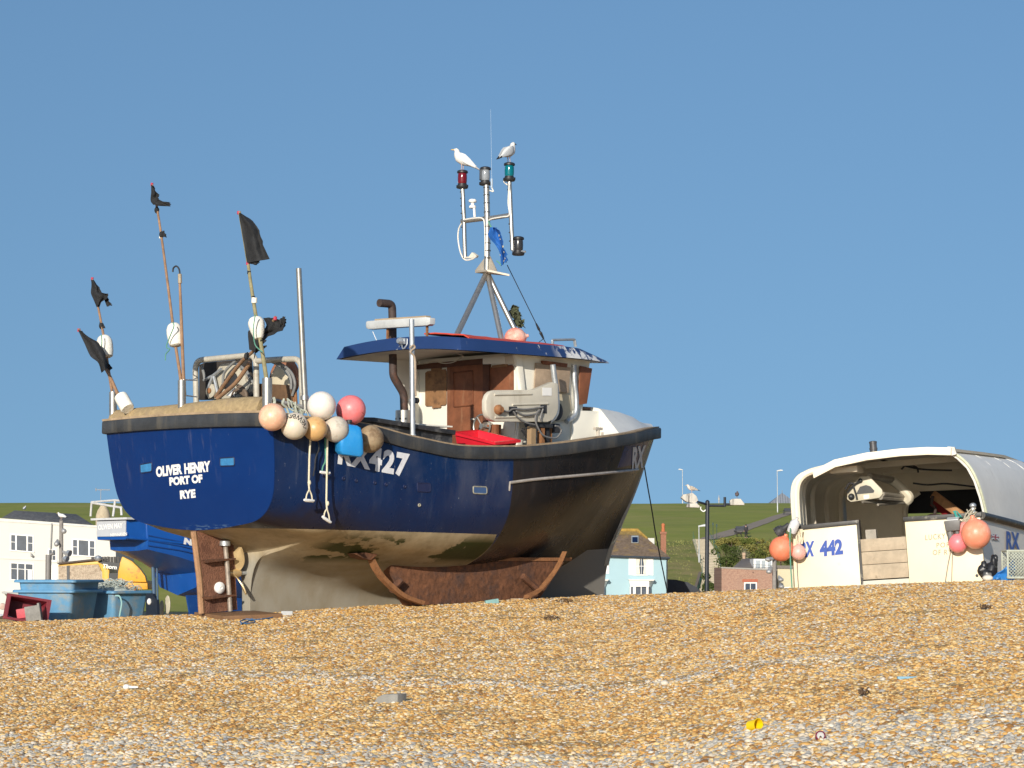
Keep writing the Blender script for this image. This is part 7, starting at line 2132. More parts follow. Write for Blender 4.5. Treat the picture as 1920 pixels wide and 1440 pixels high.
def brick_mat():
    n = Nodes('brick_wall')
    mp = n.N.new('ShaderNodeMapping'); mp.inputs['Rotation'].default_value = (R(90), 0, 0); n.L.new(n.tc.outputs['Object'], mp.inputs[0])
    bt = n.N.new('ShaderNodeTexBrick'); bt.inputs['Scale'].default_value = 4.5
    bt.inputs['Color1'].default_value = (0.24, 0.11, 0.07, 1); bt.inputs['Color2'].default_value = (0.36, 0.20, 0.13, 1); bt.inputs['Mortar'].default_value = (0.40, 0.34, 0.28, 1)
    bt.inputs['Mortar Size'].default_value = .02
    n.L.new(mp.outputs[0], bt.inputs['Vector'])
    c = n.mix(n.step(n.noise(.8), .45, .7, 0, .6), bt.outputs['Color'], (0.30, 0.19, 0.14))
    return n.done(c, .85)


BW_ = brick_mat()
kb = thing('brick_house', 'plain brown brick house end with one small white window', 'house', at(1405, 1150, YK))
facade(kb, 'wall', [(1353, 1064), (1456, 1069), (1456, 1160), (1353, 1160)], YK, 7, BW_)
facade(kb, 'coping', [(1352, 1063), (1457, 1067.5), (1457, 1070), (1352, 1065.5)], YK - .06, .4, mat('grey_coping', (0.30, 0.28, 0.25), .8))
k = MB(); k.prism([at(1392, 1086, YK - .03), at(1421, 1086, YK - .03), at(1421, 1091.5, YK - .03), at(1392, 1091.5, YK - .03)], Vector((0, .05, 0))); k.build('lintel', mat('red_brick', (0.36, 0.11, 0.06), .8, var=.2, scale=8), kb)
window(kb, 1397.5, 1094, 1417, 1120, YK, bars=((1407, .6),), fr=.10)
k = MB(); g0, g1, g2, g3 = at(1374, 1064, YK + 2), at(1440, 1066, YK + 2), at(1424, 1047, YK + 6), at(1393, 1047, YK + 6); g4, g5 = at(1374, 1064, YK + 10), at(1440, 1066, YK + 10)
k.face([g0, g1, g2, g3]); k.face([g1, g5, g2]); k.face([g5, g4, g3, g2]); k.face([g4, g0, g3]); k.face([g0, g4, g5, g1]); k.build('roof', mat('brown_slates', (0.17, 0.145, 0.125), .8, var=.2, scale=3), kb)
k = MB(); k.lathe(at(1395, 1052, YK + 6), (0, 0, 1), [(.14, 0), (.14, .45), (.18, .5), (.18, .7), (.1, .75)], 12); k.build('chimney_pot', mat('buff_pot', (0.42, 0.30, 0.2), .8), kb)
dm = facade(kb, 'dormer', [(1413, 1048), (1449, 1048), (1449, 1067), (1413, 1067)], YK + 1.5, 3, WFRAME)
for x0, x1 in ((1417, 1425), (1428, 1435), (1440, 1446)):
    facade(dm, 'pane', [(x0, 1050.5), (x1, 1050.5), (x1, 1065), (x0, 1065)], YK + 1.46, .03, mat('pale_glass', (0.36, 0.40, 0.42), .15, var=.3))
k = MB(); k.tube([at(1412, 1062, YK + .6), at(1412, 1074, YK - .1)], .03, 5)
for y in (1059, 1063): k.tube([at(1412, y, YK + .6), at(1456, y + 1, YK + .6)], .02, 5)
k.build('railing', DARK, kb)
ch = thing('cream_house', 'small cream house wall behind the wooden lamp post', 'house', at(1475, 1150, YK + 4))
facade(ch, 'wall', [(1458, 1066), (1500, 1066), (1500, 1160), (1458, 1160)], YK + 4, 5, mat('cream_wall', (0.56, 0.50, 0.34), .8, var=.06))
facade(ch, 'roof_edge', [(1457, 1060), (1500, 1061), (1500, 1067), (1457, 1066)], YK + 3.9, 5.2, mat('dark_edge', (0.16, 0.14, 0.12), .8, var=.2))
k = MB(); k.prism([at(1470, 1101, YK + 3), at(1482, 1100, YK + 3), at(1484, 1112, YK + 3), at(1470, 1112, YK + 3)], Vector((0, .3, 0))); k.build('meter_box', WFRAME, ch)
PO = mat('grey_timber', (0.24, 0.22, 0.20), .85, var=.25, scale=6, streak=True)
lp = thing('timber_lamp_post', 'grey timber post carrying several floodlights beside the cream boat', 'lamp post', at(1452, 1115, 120))
k = MB(); k.tube([at(1452, 1120, 120), at(1452, 1048, 120)], .115, 12); k.build('post', PO, lp)
for q in (((1454, 1046), (1440, 1049)), ((1446, 1062), (1442, 1072)), ((1460, 1080), (1464, 1087)), ((1463, 1094), (1465, 1100))):
    k = MB(); a, b = at(*q[0], 119.7), at(*q[1], 119.5); k.tube([a, b], [.05, .14], 10); k.ball(b, .16, n=12, m=8, sc=.7); k.build('floodlight', mat('flood_grey', (0.34, 0.34, 0.34), .5, metal=.3, var=.3), lp)
tp = thing('timber_lamp_post', 'tall round timber post with two lamps in front of the white house', 'lamp post', at(114, 1150, 130))
k = MB(); k.tube([at(114, 1150, 130), at(115, 976, 130)], [.14, .115], 12); k.build('post', PO, tp)
for q in (((118, 1034), (127, 1040)), ((118, 1046), (122, 1050)), ((108, 1012), (106, 1020)), ((118, 992), (120, 996))):
    k = MB(); a, b = at(*q[0], 129.8), at(*q[1], 129.6); k.tube([a, b], [.06, .15], 10); k.ball(b, .15, n=12, m=8); k.build('floodlight', mat('flood_grey', (0.34, .34, .34)), tp)

# ------------------------------------------------------------------ black lamp pole with guano-covered floodlights
YL = 92.0
bl = thing('floodlight_pole', 'black steel pole with guano-covered floodlights on its crossarm', 'lamp post', at(1326, 1125, YL))
BLP = mat('black_pole_paint', (0.018, 0.022, 0.03), .4, var=.2)
k = MB(); k.tube([at(1325, 1130, YL), at(1326.5, 942, YL)], .085, 14); k.lathe(at(1326.5, 943, YL), (0, 0, 1), [(.09, 0), (.09, .06), (.04, .12)], 12); k.build('pole', BLP, bl)
k = MB(); k.tube([at(1326, 948, YL), at(1360, 948.5, YL)], .05, 8); k.tube([at(1326, 946, YL), at(1308, 941, YL - .5)], .05, 8); k.tube([at(1359, 950, YL), at(1359, 932, YL)], .055, 8); k.tube([at(1360, 946, YL), at(1372, 946, YL)], .045, 8); k.build('crossarm', BLP, bl)
GU = mat('guano_metal', (0.52, 0.49, 0.43), .8, var=.12, scale=5, dirt=(0.14, 0.13, 0.12), damt=.35, dscale=6, streak=True)
for lab_, pts, d in (('', ((1277, 933), (1281, 927), (1299, 924), (1306, 930), (1310, 940), (1302, 944), (1287, 941)), .5), ('', ((1289, 944), (1306, 943), (1312, 948), (1312, 952), (1287, 951)), .35), ('', ((1369, 938), (1373, 935), (1389, 935), (1396, 944), (1396, 947), (1370, 947)), .45)):
    k = MB(); k.prism([at(x, y, YL - .3) for x, y in pts], Vector((0, d, 0))); k.build('floodlight', GU, bl, bevel=.03)
k = MB(); k.tube(catmull([at(x, y, YL - .2) for x, y in ((1314, 950), (1314, 955), (1319, 959), (1323, 956))], 5), .025, 6); k.build('cable_loop', NAMEWHITE, bl)
gull('pale brown gull on the left floodlight of the black pole', at(1297, 925.5, YL - .1), R(168), .98, mat('gull_buff', (0.62, 0.55, 0.48), .8, var=.1, scale=20), GB, BLK)
gull('dark brown gull on the right floodlight of the black pole', at(1382, 935, YL - .1), R(80), .80, GBH, GBH, BLK, bill=BLK)
gull('white gull on top of the tall timber post', at(115, 975, 130), R(165), 1.15, GW, mat('pale_wing', (0.62, .62, .62)), BLK)
gull('tiny white gull on the slate roof ridge of the white house', at(46, 958.5, YW + 4.5), R(80), 1.2, GW, GG, BLK)

# ------------------------------------------------------------------ hill: path, steps, rough bank, lamps, benches, people
def hp(px, py, up=.05):
    p = on_hill(px, py); p.z = hill_z(p.x, p.y) + up; return p


up_e = [(1312, 1011), (1338, 1003), (1372, 993), (1400, 984.5), (1432, 974), (1460, 965), (1495, 955)]
lo_e = [(1340, 1012.5), (1362, 1008), (1390, 999.5), (1414, 991), (1442, 980.5), (1466, 971), (1500, 960)]
U_ = catmull([Vector((x, y, 0)) for x, y in up_e], 5); L_ = catmull([Vector((x, y, 0)) for x, y in lo_e], 5)
mb = MB(); mb.loft([[hp(*(a.lerp(b, f)).xy) for f in (0, .33, .66, 1)] for a, b in zip(U_, L_)], cap=False, closed=False)
pth_ = mb.build('path', mat('asphalt_path', (0.30, 0.25, 0.20), .95, spec=.05, var=.1, scale=.5), recalc=False); pth_['kind'] = 'structure'
# rough bank in front of the lawn
BANK = grass_mat('rough_grass', (0.22, 0.225, 0.06), (0.14, 0.165, 0.04), (0.36, 0.26, 0.13), .40)
mb = MB(); rows = []
for i in range(26):
    y = 223 + (289 - 223) * i / 25
    rows.append([(x, y, hill_z(x, y) + .12 * math.sin(math.pi * i / 25) ** .3 + .15 * abs(noise.noise((x * .4, y * .3, 0)))) for x in [8 + .7 * j for j in range(70)]])
mb.loft(rows, cap=False, closed=False); bk = mb.build('bank', BANK, recalc=False); bk['kind'] = 'structure'
# tufts on the bank, and bushes: many small leaf faces
def leaf_cloud(mb, cs, n, size, rr, squash=.75):
    for _ in range(n):
        c, r = cs[rr.randrange(len(cs))]
        d = Vector((rr.gauss(0, 1), rr.gauss(0, 1), rr.gauss(0, 1))).normalized()
        p = c + Vector((d.x, d.y, d.z * squash)) * r * rr.uniform(.55, 1.08)
        a = Vector((rr.uniform(-1, 1), rr.uniform(-1, 1), rr.uniform(-.6, 1))).normalized(); b = a.orthogonal().normalized()
        s = size * rr.uniform(.5, 1.3)
        mb.bm.faces.new([mb.bm.verts.new(q) for q in (p - a * s, p + b * s * .55, p + a * s, p - b * s * .55)])


def leaf_mat(name, a, b):
    return mat(name, a, .75, c2=b, scale=1.1, spec=.2)


LG = [leaf_mat('leaves_green', (0.17, 0.19, 0.04), (0.055, 0.075, 0.018)), leaf_mat('leaves_yellow', (0.30, 0.26, 0.07), (0.11, 0.115, 0.03)), leaf_mat('leaves_dark', (0.10, 0.13, 0.03), (0.035, 0.05, 0.014)), leaf_mat('leaves_grey', (0.30, 0.28, 0.17), (0.12, 0.13, 0.06))]
TWIG = mat('twigs', (0.09, 0.065, 0.045), .9)


def bush(label, px, py, Y, w, h, mi, seed, n=1500, kind='bush', grp='bushes on the bank behind the houses'):
    rr = random.Random(seed); base = at(px, py, Y)
    t = thing('bush', label, 'bush', base, grp)
    k = MB(); k.tube([base - Vector((0, 0, .4)), base + Vector((0, 0, h * .55))], [.09, .03], 7)
    for q in range(6):
        a = rr.uniform(0, 6.28); k.tube([base + Vector((0, 0, h * .15)), base + Vector((math.cos(a) * w * .4, math.sin(a) * w * .25, h * rr.uniform(.5, .85)))], [.05, .015], 5)
    k.build('stem', TWIG, t)
    cs = []
    for q in range(14):
        f = rr.random()
        cs.append((base + Vector((rr.uniform(-.5, .5) * w, rr.uniform(-.35, .35) * w, h * (.12 + .72 * f) * (1 - .3 * abs(rr.uniform(-1, 1))))), h * rr.uniform(.16, .34)))
    k = MB(); leaf_cloud(k, cs, n, .12, rr); k.build('foliage', LG[mi], t, smooth=0, recalc=False, merge=False)


bush('dark green bush just right of the handrail steps', 1362, 1062, 224, 2.2, 2.5, 2, 1)
bush('grey-green flowering bush above the brick house roof', 1384, 1058, 232, 2.0, 2.2, 3, 2)
bush('broad yellowish bush above the white dormer', 1408, 1050, 236, 3.0, 2.1, 1, 3, 1900)
bush('mid green bush left of the orange buoy', 1436, 1052, 232, 2.8, 2.5, 0, 4, 1900)
bush('yellow-green bush behind the orange buoy', 1464, 1055, 226, 2.6, 2.9, 1, 5, 1700)
bush('dark bush beside the left corner of the cream boat', 1490, 1062, 222, 2.4, 3.0, 2, 6)
bush('low tangled bush at the head of the steps', 1372, 1030, 262, 3.4, 1.7, 1, 7, 1700)
bush('sprawling green bush on the bank below the path', 1402, 1030, 262, 4.0, 1.6, 0, 8, 1900)
bush('thin olive bush on the bank below the dog walker', 1432, 1026, 264, 3.6, 1.4, 1, 9, 1600)
bush('rounded green hedge bush at the foot of the steps', 1340, 1112, 200, 1.6, 1.9, 2, 10, 1700)
bush('small bush beside the dark shed', 1352, 1116, 199, 1.0, 1.2, 0, 11, 900)
# tussocks on the rough bank: uncountable
k = MB(); rr_ = random.Random(21)
for _ in range(5200):
    x = rr_.uniform(12, 30) ; y = rr_.uniform(224, 290)
    if 19 < x * 290 / y < 25.6 and x > 0 and 960 + F * x / y > 1296 and 960 + F * x / y < 1356: continue
    z = hill_z(x, y) + .12; s_ = rr_.uniform(.1, .3)
    a = rr_.uniform(0, 6.28); d = Vector((math.cos(a), math.sin(a), 0))
    k.bm.faces.new([k.bm.verts.new(q) for q in (Vector((x, y, z - .1)) - d * s_ * .5, Vector((x, y, z - .1)) + d * s_ * .5, Vector((x + rr_.uniform(-.1, .1), y, z + s_ * rr_.uniform(.2, .8))))])
tf = k.build('grass_tussocks', mat('tussock', (0.24, 0.22, 0.075), .9, c2=(0.15, 0.17, 0.045), scale=.25), smooth=0, recalc=False, merge=False); tf['kind'] = 'stuff'
tag(tf, 'rough dry tussocky grass on the bank either side of the steps', 'grass')

# steps up the bank
stp_ = thing('steps', 'long flight of pale concrete steps climbing the grassy bank', 'steps', hp(1322, 1060))
NST = 44; prev = None
CONC = mat('pale_concrete', (0.42, 0.37, 0.28), .9, var=.1, scale=2); CONC2 = mat('riser_shade', (0.33, 0.29, 0.22), .9, var=.1, scale=2)
k = MB()
for i in range(NST):
    f = i / (NST - 1); Yd = 222 + (289 - 222) * f
    # centre line and width in the picture, given at that distance
    xl = pchip([0, .45, .75, 1], [1297, 1316, 1306, 1299], f); xr = pchip([0, .45, .75, 1], [1352, 1352, 1342, 1328], f)
    X0 = (xl - 960) / F * Yd; X1 = (xr - 960) / F * Yd
    z = hill_z((X0 + X1) / 2, Yd) + .34; dy = 67 / NST
    k.hexa([Vector(q) for q in ((X0, Yd, z - .8), (X1, Yd, z - .8), (X1, Yd + dy, z - .8), (X0, Yd + dy, z - .8), (X0, Yd, z), (X1, Yd, z), (X1, Yd + dy - .003, z), (X0, Yd + dy - .003, z))])
    k.hexa([Vector(q) for q in ((X0 - .02, Yd - .09, z - .055), (X1 + .02, Yd - .09, z - .055), (X1 + .02, Yd + .1, z - .055), (X0 - .02, Yd + .1, z - .055), (X0 - .02, Yd - .09, z + .004), (X1 + .02, Yd - .09, z + .004), (X1 + .02, Yd + .1, z + .004), (X0 - .02, Yd + .1, z + .004))])
k.build('flight', CONC, stp_, smooth=0, merge=False)
k = MB()
for sgn, xs in ((0, (1352, 1350, 1341, 1328)), (1, (1300, 1316, 1305, 1299))):
    P_ = []
    for i in range(13):
        f = i / 12; Yd = 224 + 65 * f; x = pchip([0, .45, .75, 1], xs, f); X = (x - 960) / F * Yd
        b_ = Vector((X, Yd, hill_z(X, Yd) + .3)); P_.append(b_ + Vector((0, 0, 1.0))); k.tube([b_, b_ + Vector((0, 0, 1.0))], .03, 6)
    if sgn == 0: k.tube(P_, .025, 6)
k.build('handrail', mat('green_rail', (0.04, 0.11, 0.08), .5), stp_)
k = MB(); pz = lambda f, x, dz: Vector(((x - 960) / F * (222 + 67 * f), 222 + 67 * f, hill_z((x - 960) / F * (222 + 67 * f), 222 + 67 * f) + dz))
k.loft([[pz(f, x, 0), pz(f, x, .75), pz(f, x - 5, .75), pz(f, x - 5, 0)] for f, x in ((0, 1292), (.2, 1304), (.42, 1314))]); k.build('side_wall', mat('brown_wall', (0.20, 0.15, 0.10), .9, var=.2), stp_)

# street lamps
LAMP = mat('lamp_column', (0.42, 0.43, 0.43), .5, metal=.2)


def lamp(label, px, yb, yt, Y, head):
    b = at(px, yb, Y); tz = at(px, yt, Y).z
    t = thing('street_lamp', label, 'street lamp', b, 'street lamps on the hill')
    k = MB(); k.tube([b, b + Vector((0, 0, (tz - b.z) * .25)), b + Vector((0, 0, (tz - b.z) * .26)), Vector((b.x, b.y, tz))], [.11, .11, .07, .06], 10); k.build('column', LAMP, t)
    k = MB(); k.tube([Vector((b.x - head * .1, b.y, tz)), Vector((b.x + head, b.y, tz + .12))], [.09, .16], 8); k.box(Vector((b.x + head * .9, b.y, tz + .1)), (abs(head) * .8, .3, .14)); k.build('lantern', mat('lantern_grey', (0.55, 0.56, 0.56), .5), t)


p = on_hill(1459, 961); lamp('tall grey street lamp by the path near the pointed roof', 1458, 961, 883, p.y, .7)
lamp('tall grey street lamp on the skyline behind the perching gull', 1280, 950, 881, 425, -.6)
p = on_hill(1311, 1052); lamp('short grey street lamp beside the steps', 1311, 1056, 987, p.y - 3, .75)


def bench(label, px, py, yaw):
    p = hp(px, py, 0); M = Matrix.Translation(p) @ Matrix.Rotation(R(yaw), 4, 'Z')
    t = thing('bench', label, 'bench', p, 'park benches by the path'); f = lambda x, y, z: M @ Vector((x, y, z))
    W_ = mat('bench_dark', (0.03, 0.034, 0.045), .6, var=.2)
    def bx(name, x0, x1, y0, y1, z0, z1, tilt=0):
        k = MB(); k.hexa([f(x0, y0, z0), f(x1, y0, z0), f(x1, y1, z0), f(x0, y1, z0), f(x0, y0 + tilt, z1), f(x1, y0 + tilt, z1), f(x1, y1 + tilt, z1), f(x0, y1 + tilt, z1)]); k.build(name, W_, t)
    bx('seat', -.9, .9, -.3, .25, .50, .57); bx('backrest', -.9, .9, .27, .33, .62, 1.1, .12)
    for x in (-.8, .74):
        bx('leg', x, x + .07, -.28, -.2, 0, .5); bx('leg', x, x + .07, .2, .28, 0, .8); bx('armrest', x, x + .07, -.3, .25, .74, .8)


bench('dark park bench beside the walking person', 1389, 1002, -28)
bench('dark park bench at the upper end of the path by the cream boat', 1478, 966, -30)
# signs and bollards near the head of the steps
for lab, x, y, h in (('thin dark post at the head of the steps, nearer the path', 1344, 1013, 2.1), ('thin dark post at the head of the steps, behind the lamp pole', 1337, 1013, 2.3)):
    p = hp(x, y, 0); k = MB(); k.tube([p, p + Vector((0, 0, h))], .045, 6); k.box(p + Vector((0, 0, h - .2)), (.2, .05, .35)); k.solo('sign_post', mat('dark_green_post', (0.03, 0.06, 0.05), .6), lab, 'post', 'posts at the head of the steps')
k = MB(); p = at(1348, 944, 426); k.tube([p - Vector((0, 0, .6)), p + Vector((0, 0, .9)), p + Vector((0, 0, 1.6))], [.12, .12, .03], 8); k.lathe(p + Vector((0, 0, .6)), (0, 0, 1), [(.2, 0), (.2, .5), (.05, .55)], 10)
k.solo('skyline_marker', mat('marker_grey', (0.35, 0.36, 0.37), .6), 'small pale marker post on the skyline behind the crossarm', 'post')
# pointed roof beyond the crest
pr_ = thing('pyramid_roof_building', 'building on the skyline with a grey pyramid roof', 'building', at(1467, 948, 436))
k = MB(); q0 = [at(1440, 946.5, 436), at(1497, 946.5, 436)]; wdt = q0[1].x - q0[0].x; ap = at(1466.5, 924, 436 + wdt / 2)
cs_ = [q0[0], q0[1], q0[1] + Vector((0, wdt, 0)), q0[0] + Vector((0, wdt, 0))]
for i in range(4): k.face([cs_[i], cs_[(i + 1) % 4], ap])
k.face(cs_[::-1]); k.tube([ap - Vector((0, 0, .1)), ap + Vector((0, 0, .5))], .06, 6)
k.build('roof', mat('zinc_roof', (0.22, 0.235, 0.26), .5, var=.12, scale=.6), pr_)
for i in range(1, 12):
    f = i / 12; k = MB(); b_ = cs_[0].lerp(cs_[1], f); top_ = b_.lerp(ap, .98 * (1 - abs(2 * f - 1) * .0)); 
    e_ = ap.lerp(cs_[0] if f < .5 else cs_[1], abs(2 * f - 1)); k.tube([b_ + Vector((0, -.03, .03)), e_ + Vector((0, -.03, .03))], .05, 4); k.build('seam', mat('zinc_seam', (0.15, 0.16, 0.18), .5), pr_)
k = MB(); k.prism([cs_[0] - Vector((-.5, -.5, 0)), cs_[1] - Vector((.5, -.5, 0)), cs_[2] - Vector((.5, .5, 0)), cs_[3] + Vector((.5, -.5, 0))], Vector((0, 0, -2.5))); k.build('wall', mat('pavilion_wall', (0.4, 0.38, 0.34), .8), pr_)


# walking person with a dog
def skin(name, verts, edges, radii, m, parent, sub=1):
    me = bpy.data.meshes.new(name); me.from_pydata([tuple(v) for v in verts], edges, []); ob = bpy.data.objects.new(name, me); COL.objects.link(ob)
    sk = ob.modifiers.new('s', 'SKIN'); sk.use_smooth_shade = True
    for i, r_ in enumerate(radii):
        sv = me.skin_vertices[0].data[i]; sv.radius = (r_, r_) if not isinstance(r_, tuple) else r_
        sv.use_root = (i == 0)
    ss = ob.modifiers.new('d', 'SUBSURF'); ss.levels = sub; ss.render_levels = sub
    dg = bpy.context.evaluated_depsgraph_get(); m2 = bpy.data.meshes.new_from_object(ob.evaluated_get(dg)); bpy.data.objects.remove(ob)
    m2.transform(ROOTS[parent.name].inverted()); m2.materials.clear(); m2.materials.append(m)
    o = bpy.data.objects.new(name, m2); COL.objects.link(o); o.parent = parent; ROOTS[o.name] = ROOTS[parent.name]
    return o


p = hp(1399, 1009.5, 0)
H = 1.0
pe = thing('person', 'person in a dark jacket and dark trousers walking down the lawn', 'person', p)
P3 = lambda x, y, z: p + Vector((x, y, z))
body_v = [P3(0, 0, .93), P3(0, 0, 1.12), P3(0, 0, 1.34), P3(-.01, 0, 1.46), P3(-.02, 0, 1.54), P3(-.03, 0, 1.66), P3(-.09, -.04, .90), P3(-.13, -.10, .50), P3(-.10, -.06, .08), P3(-.20, -.10, .03), P3(.09, .04, .90), P3(.10, .10, .50), P3(.16, .14, .10), P3(.06, .12, .03),
          P3(-.19, -.03, 1.40), P3(-.24, -.02, 1.14), P3(-.27, -.10, .90), P3(-.28, -.12, .82), P3(.19, .03, 1.40), P3(.24, .06, 1.14), P3(.22, .0, .90), P3(.21, -.02, .82)]
body_e = [(0, 1), (1, 2), (2, 3), (3, 4), (4, 5), (0, 6), (6, 7), (7, 8), (8, 9), (0, 10), (10, 11), (11, 12), (12, 13), (2, 14), (14, 15), (15, 16), (16, 17), (2, 18), (18, 19), (19, 20), (20, 21)]
skin('body', body_v, body_e, [.15, .15, .17, .08, .06, .10, .10, .075, .05, .045, .10, .075, .05, .045, .07, .052, .04, .045, .07, .052, .04, .045], mat('skin_tone', (0.50, 0.30, 0.22), .6), pe)
skin('jacket', [P3(0, 0, .86), P3(0, 0, 1.12), P3(0, 0, 1.36), P3(-.01, 0, 1.45), P3(-.19, -.03, 1.40), P3(-.24, -.02, 1.14), P3(-.27, -.09, .92), P3(.19, .03, 1.40), P3(.24, .06, 1.14), P3(.22, .01, .92)], [(0, 1), (1, 2), (2, 3), (2, 4), (4, 5), (5, 6), (2, 7), (7, 8), (8, 9)], [.18, .175, .195, .10, .09, .07, .058, .09, .07, .058], mat('dark_jacket', (0.03, 0.028, 0.032), .8), pe)
skin('trousers', [P3(0, 0, .93), P3(-.09, -.04, .88), P3(-.13, -.10, .50), P3(-.10, -.06, .10), P3(.09, .04, .88), P3(.10, .10, .50), P3(.16, .14, .12)], [(0, 1), (1, 2), (2, 3), (0, 4), (4, 5), (5, 6)], [.165, .12, .09, .075, .12, .09, .075], mat('dark_trousers', (0.02, 0.02, 0.024), .8), pe)
k = MB(); k.ball(P3(-.02, .015, 1.70), .115, n=14, m=10); k.build('hair', mat('dark_hair', (0.035, 0.022, 0.016), .8), pe)
for s_ in (-1, 1):
    k = MB(); q = (P3(-.10, -.06, .04) if s_ < 0 else P3(.16, .14, .05)); k.loft([[q + Vector((dx, r_ * math.cos(a), h_ * math.sin(a))) for a in [2 * math.pi * j / 10 for j in range(10)]] for dx, r_, h_ in ((.07, .03, .03), (.03, .05, .055), (-.08, .05, .045), (-.19, .035, .03), (-.21, .015, .015))]); k.build('shoe', BLK, pe)
p2_ = hp(1385, 1007.5, 0); dgt = thing('dog', 'dark dog standing beside the walking person', 'dog', p2_)
P4 = lambda x, y, z: p2_ + Vector((x, y, z))
dv = [P4(.0, 0, .52), P4(.28, 0, .53), P4(-.25, 0, .52), P4(-.38, 0, .66), P4(-.50, 0, .74), P4(-.64, 0, .71), P4(.45, 0, .62), P4(.55, 0, .74), P4(-.26, -.08, .36), P4(-.25, -.08, .18), P4(-.27, -.08, .03), P4(-.22, .08, .36), P4(-.18, .08, .18), P4(-.19, .08, .03), P4(.30, -.08, .38), P4(.36, -.08, .20), P4(.31, -.08, .03), P4(.26, .08, .38), P4(.40, .08, .20), P4(.37, .08, .03)]
de = [(0, 1), (0, 2), (2, 3), (3, 4), (4, 5), (1, 6), (6, 7), (2, 8), (8, 9), (9, 10), (2, 11), (11, 12), (12, 13), (1, 14), (14, 15), (15, 16), (1, 17), (17, 18), (18, 19)]
DOGM = mat('dog_coat', (0.025, 0.022, 0.02), .85)
skin('body', dv, de, [.13, .12, .15, .09, .085, .045, .03, .015, .07, .04, .035, .07, .04, .035, .08, .04, .035, .08, .04, .035], DOGM, dgt)
for s_ in (-1, 1):
    k = MB(); k.tube([P4(-.47, s_ * .06, .80), P4(-.45, s_ * .10, .72), P4(-.46, s_ * .11, .66)], [.03, .04, .01], 8); k.build('ear', DOGM, dgt)

# ------------------------------------------------------------------ odds and ends on the shingle
def gpt(px, py):
    r = ray(px, py); y = 9.0
    while y < 40:
        P = CAM + r * (y / r.y)
        if P.z < ground(P.x, P.y): return P
        y += .02
    return P


def block(name, label, cat, px, py, sz, yaw, m, tilt=0, bevel=.012, sink=.02):
    p = gpt(px, py); k = MB(); M = (Matrix.Rotation(R(yaw), 3, 'Z') @ Matrix.Rotation(R(tilt), 3, 'Y')); k.box(p + Vector((0, 0, sz[2] / 2 - sink)), sz, M)
    return k.solo(name, m, label, cat, bevel=bevel)


CONCG = mat('grey_concrete', (0.26, 0.25, 0.225), .9, var=.15, scale=12, bump=.3, bscale=60)
p = gpt(738, 1317); k = MB(); M = Matrix.Rotation(R(-28), 3, 'Z')
k.prism([p + M @ Vector(q) for q in ((-.15, -.08, -.03), (.09, -.08, -.03), (.09, -.08, .08), (-.06, -.08, .075), (-.12, -.08, .05), (-.155, -.08, .01))], M @ Vector((0, .16, 0)))
k.solo('concrete_block', CONCG, 'broken grey concrete block lying on the shingle', 'block', bevel=.008)
p = gpt(922, 1132)
block('paving_brick', 'pale teal painted brick at the top of the shingle below the hull', 'brick', 922, 1131, (.20, .10, .075), 12, mat('teal_brick', (0.20, 0.36, 0.35), .8, var=.2, scale=20), tilt=-9)
block('grey_brick', 'pale grey brick by the stern runner plate', 'brick', 538, 1153, (.16, .10, .075), 5, mat('pale_grey_brick', (0.42, 0.43, 0.43), .8, var=.1))
block('timber_plank', 'short weathered plank on the shingle right of the teal brick', 'plank', 962, 1124, (.40, .08, .035), 4, mat('old_plank', (0.34, 0.25, 0.16), .9, var=.3, scale=8), bevel=.004)
block('timber_plank', 'thin dark plank on the shingle under the bow', 'plank', 1050, 1123, (.75, .08, .03), 6, mat('dark_plank', (0.12, 0.09, 0.07), .9, var=.3, scale=8), bevel=.004)
k = MB(); a, b, c_, d = [gpt(*q) + Vector((0, 0, .055)) for q in ((364, 1155), (420, 1163), (530, 1158), (475, 1152))]
k.prism([a, b, c_, d], Vector((0, 0, -.075))); k.solo('steel_plate', mat('plate_rust', (0.19, 0.10, 0.045), .7, var=.25, scale=5), 'rusty brown steel plate half buried under the rudder', 'steel plate', bevel=.005)
k = MB(); k.tube(catmull([gpt(x, y) + Vector((0, 0, .015)) for x, y in ((452, 1172), (468, 1166), (490, 1163), (510, 1160), (528, 1153))], 5), .010, 6)
k.tube(catmull([gpt(x, y) + Vector((0, 0, .015)) for x, y in ((478, 1164), (460, 1163), (450, 1168), (462, 1171), (478, 1168), (470, 1160))], 5), .008, 6); k.solo('rope', mat('blue_cord', (0.06, 0.16, 0.32), .8), 'blue cord trailing over the shingle by the stern', 'cord')
p = gpt(1411, 1370); k = MB(); ax = Vector((.62, -.72, .12)); k.lathe(p - ax * .03 + Vector((0, 0, .035)), ax, [(.036, 0), (.036, .005), (.046, .085), (.049, .088), (.043, .088), (.034, .012), (.001, .012)], 24, cap=False)
k.solo('yellow_cup', mat('yellow_plastic', (0.80, 0.55, 0.005), .4, var=.05), 'bright yellow plastic cup lying on its side on the shingle', 'cup')
p = gpt(1540, 1391); cn = thing('drink_can', 'crushed dark red drink can lying end-on on the shingle', 'can', p)
ax = Vector((-.1, -.98, .18)).normalized(); c0 = p + Vector((0, .05, .030))
k = MB(); k.lathe(c0 - ax * .06, ax, [(.025, 0), (.033, .01), (.034, .108), (.033, .115), (.024, .119)], 20, cap=False); k.build('body', mat('can_red', (0.22, 0.012, 0.05), .35, metal=.5, var=.2), cn)
k = MB(); k.lathe(c0 - ax * .06, ax, [(.024, .118), (.024, .121), (.021, .121), (.020, .116), (.001, .116)], 20, cap=False); k.build('lid', mat('can_lid', (0.24, 0.235, 0.235), .5, metal=.3), cn)
k = MB(); k.ball(c0 + ax * .057 + Vector((0, 0, -.009)), .008, n=10, m=6, sc=.4, axis=ax); k.build('opening', BLK, cn)
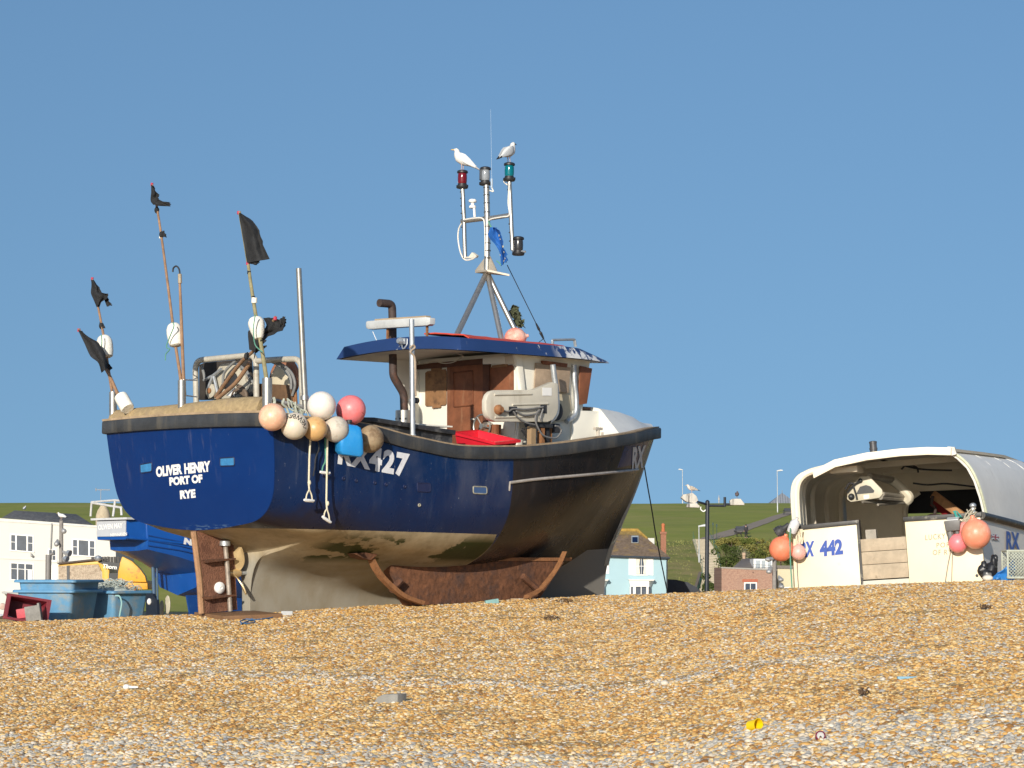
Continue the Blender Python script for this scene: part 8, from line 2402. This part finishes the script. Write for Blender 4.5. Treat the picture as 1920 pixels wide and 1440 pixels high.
block('blue_strip', 'pale blue plastic strip on the right of the shingle', 'plastic strip', 1702, 1273, (.17, .03, .02), 5, mat('pale_blue_plastic', (0.19, 0.37, 0.48), .5), bevel=.004, sink=0)
p = gpt(237, 1294); k = MB(); k.ball(p + Vector((0, 0, .03)), .035, n=12, m=8, sc=.8); k.tube([p + Vector((.02, 0, .03)), p + Vector((.12, -.03, .03))], [.015, .008], 6); k.solo('white_litter', NAMEWHITE, 'small scrap of white plastic on the left of the shingle', 'litter')
p = gpt(1246, 1286); k = MB(); k.ball(p + Vector((0, 0, .025)), .04, n=14, m=8, sc=.7); k.solo('pale_cobble', mat('pale_cobble', (0.60, 0.54, 0.44), .7, var=.15, scale=14), 'pale rounded cobble lying in the middle of the shingle', 'stone')
DK = mat('dry_weed', (0.10, 0.06, 0.032), .9)
for lab, x, y, s_, sd in (('small clump of dry dark seaweed on the shingle below the bow', 1033, 1163, .09, 1), ('thin strands of dry dark seaweed near the top of the beach below the bow', 1058, 1131, .12, 2), ('dry dark weed clump at the right of the beach', 1848, 1144, .05, 3), ('dark weed strand on the shingle right of the middle', 1620, 1307, .035, 4)):
    p = gpt(x, y); rr_ = random.Random(sd); k = MB()
    for q in range(16):
        a = p + Vector((rr_.uniform(-1, 1) * s_, rr_.uniform(-1, 1) * s_, .02)); b = a + Vector((rr_.uniform(-1, 1) * s_, rr_.uniform(-1, 1) * s_, rr_.uniform(0, .05)))
        k.tube([a, a.lerp(b, .5) + Vector((0, 0, .02)), b], .006, 5)
    k.solo('seaweed', DK, lab, 'seaweed', 'dry seaweed on the shingle')
# mooring line from the stem to the beach
k = MB(); a = B(9.62, 0, 2.35); pts = [B.pv(1207, 868, .06)] + [at(x, y, Y_) for x, y, Y_ in ((1214, 910, 38), (1222, 955, 38.6), (1230, 1005, 39.2), (1240, 1055, 39.8), (1253, 1118, 40.4))]
k.tube(catmull(pts, 6), .011, 7); k.solo('mooring_line', mat('dark_rope', (0.05, 0.055, 0.06), .8), 'dark mooring line hanging from the bow down to the beach', 'rope')
k = MB(); 
for q in range(7):
    k.tube(catmull([on_hull(1163 - q * .5, 985 + q * 3, .03), on_hull(1152 - q, 1005 + q * 2, .05), on_hull(1144 + q * .6, 1020 - q, .03)], 4), .010, 6)
k.solo('bow_rope', ROPEW, 'pale rope looped at the foot of the black bow', 'rope')
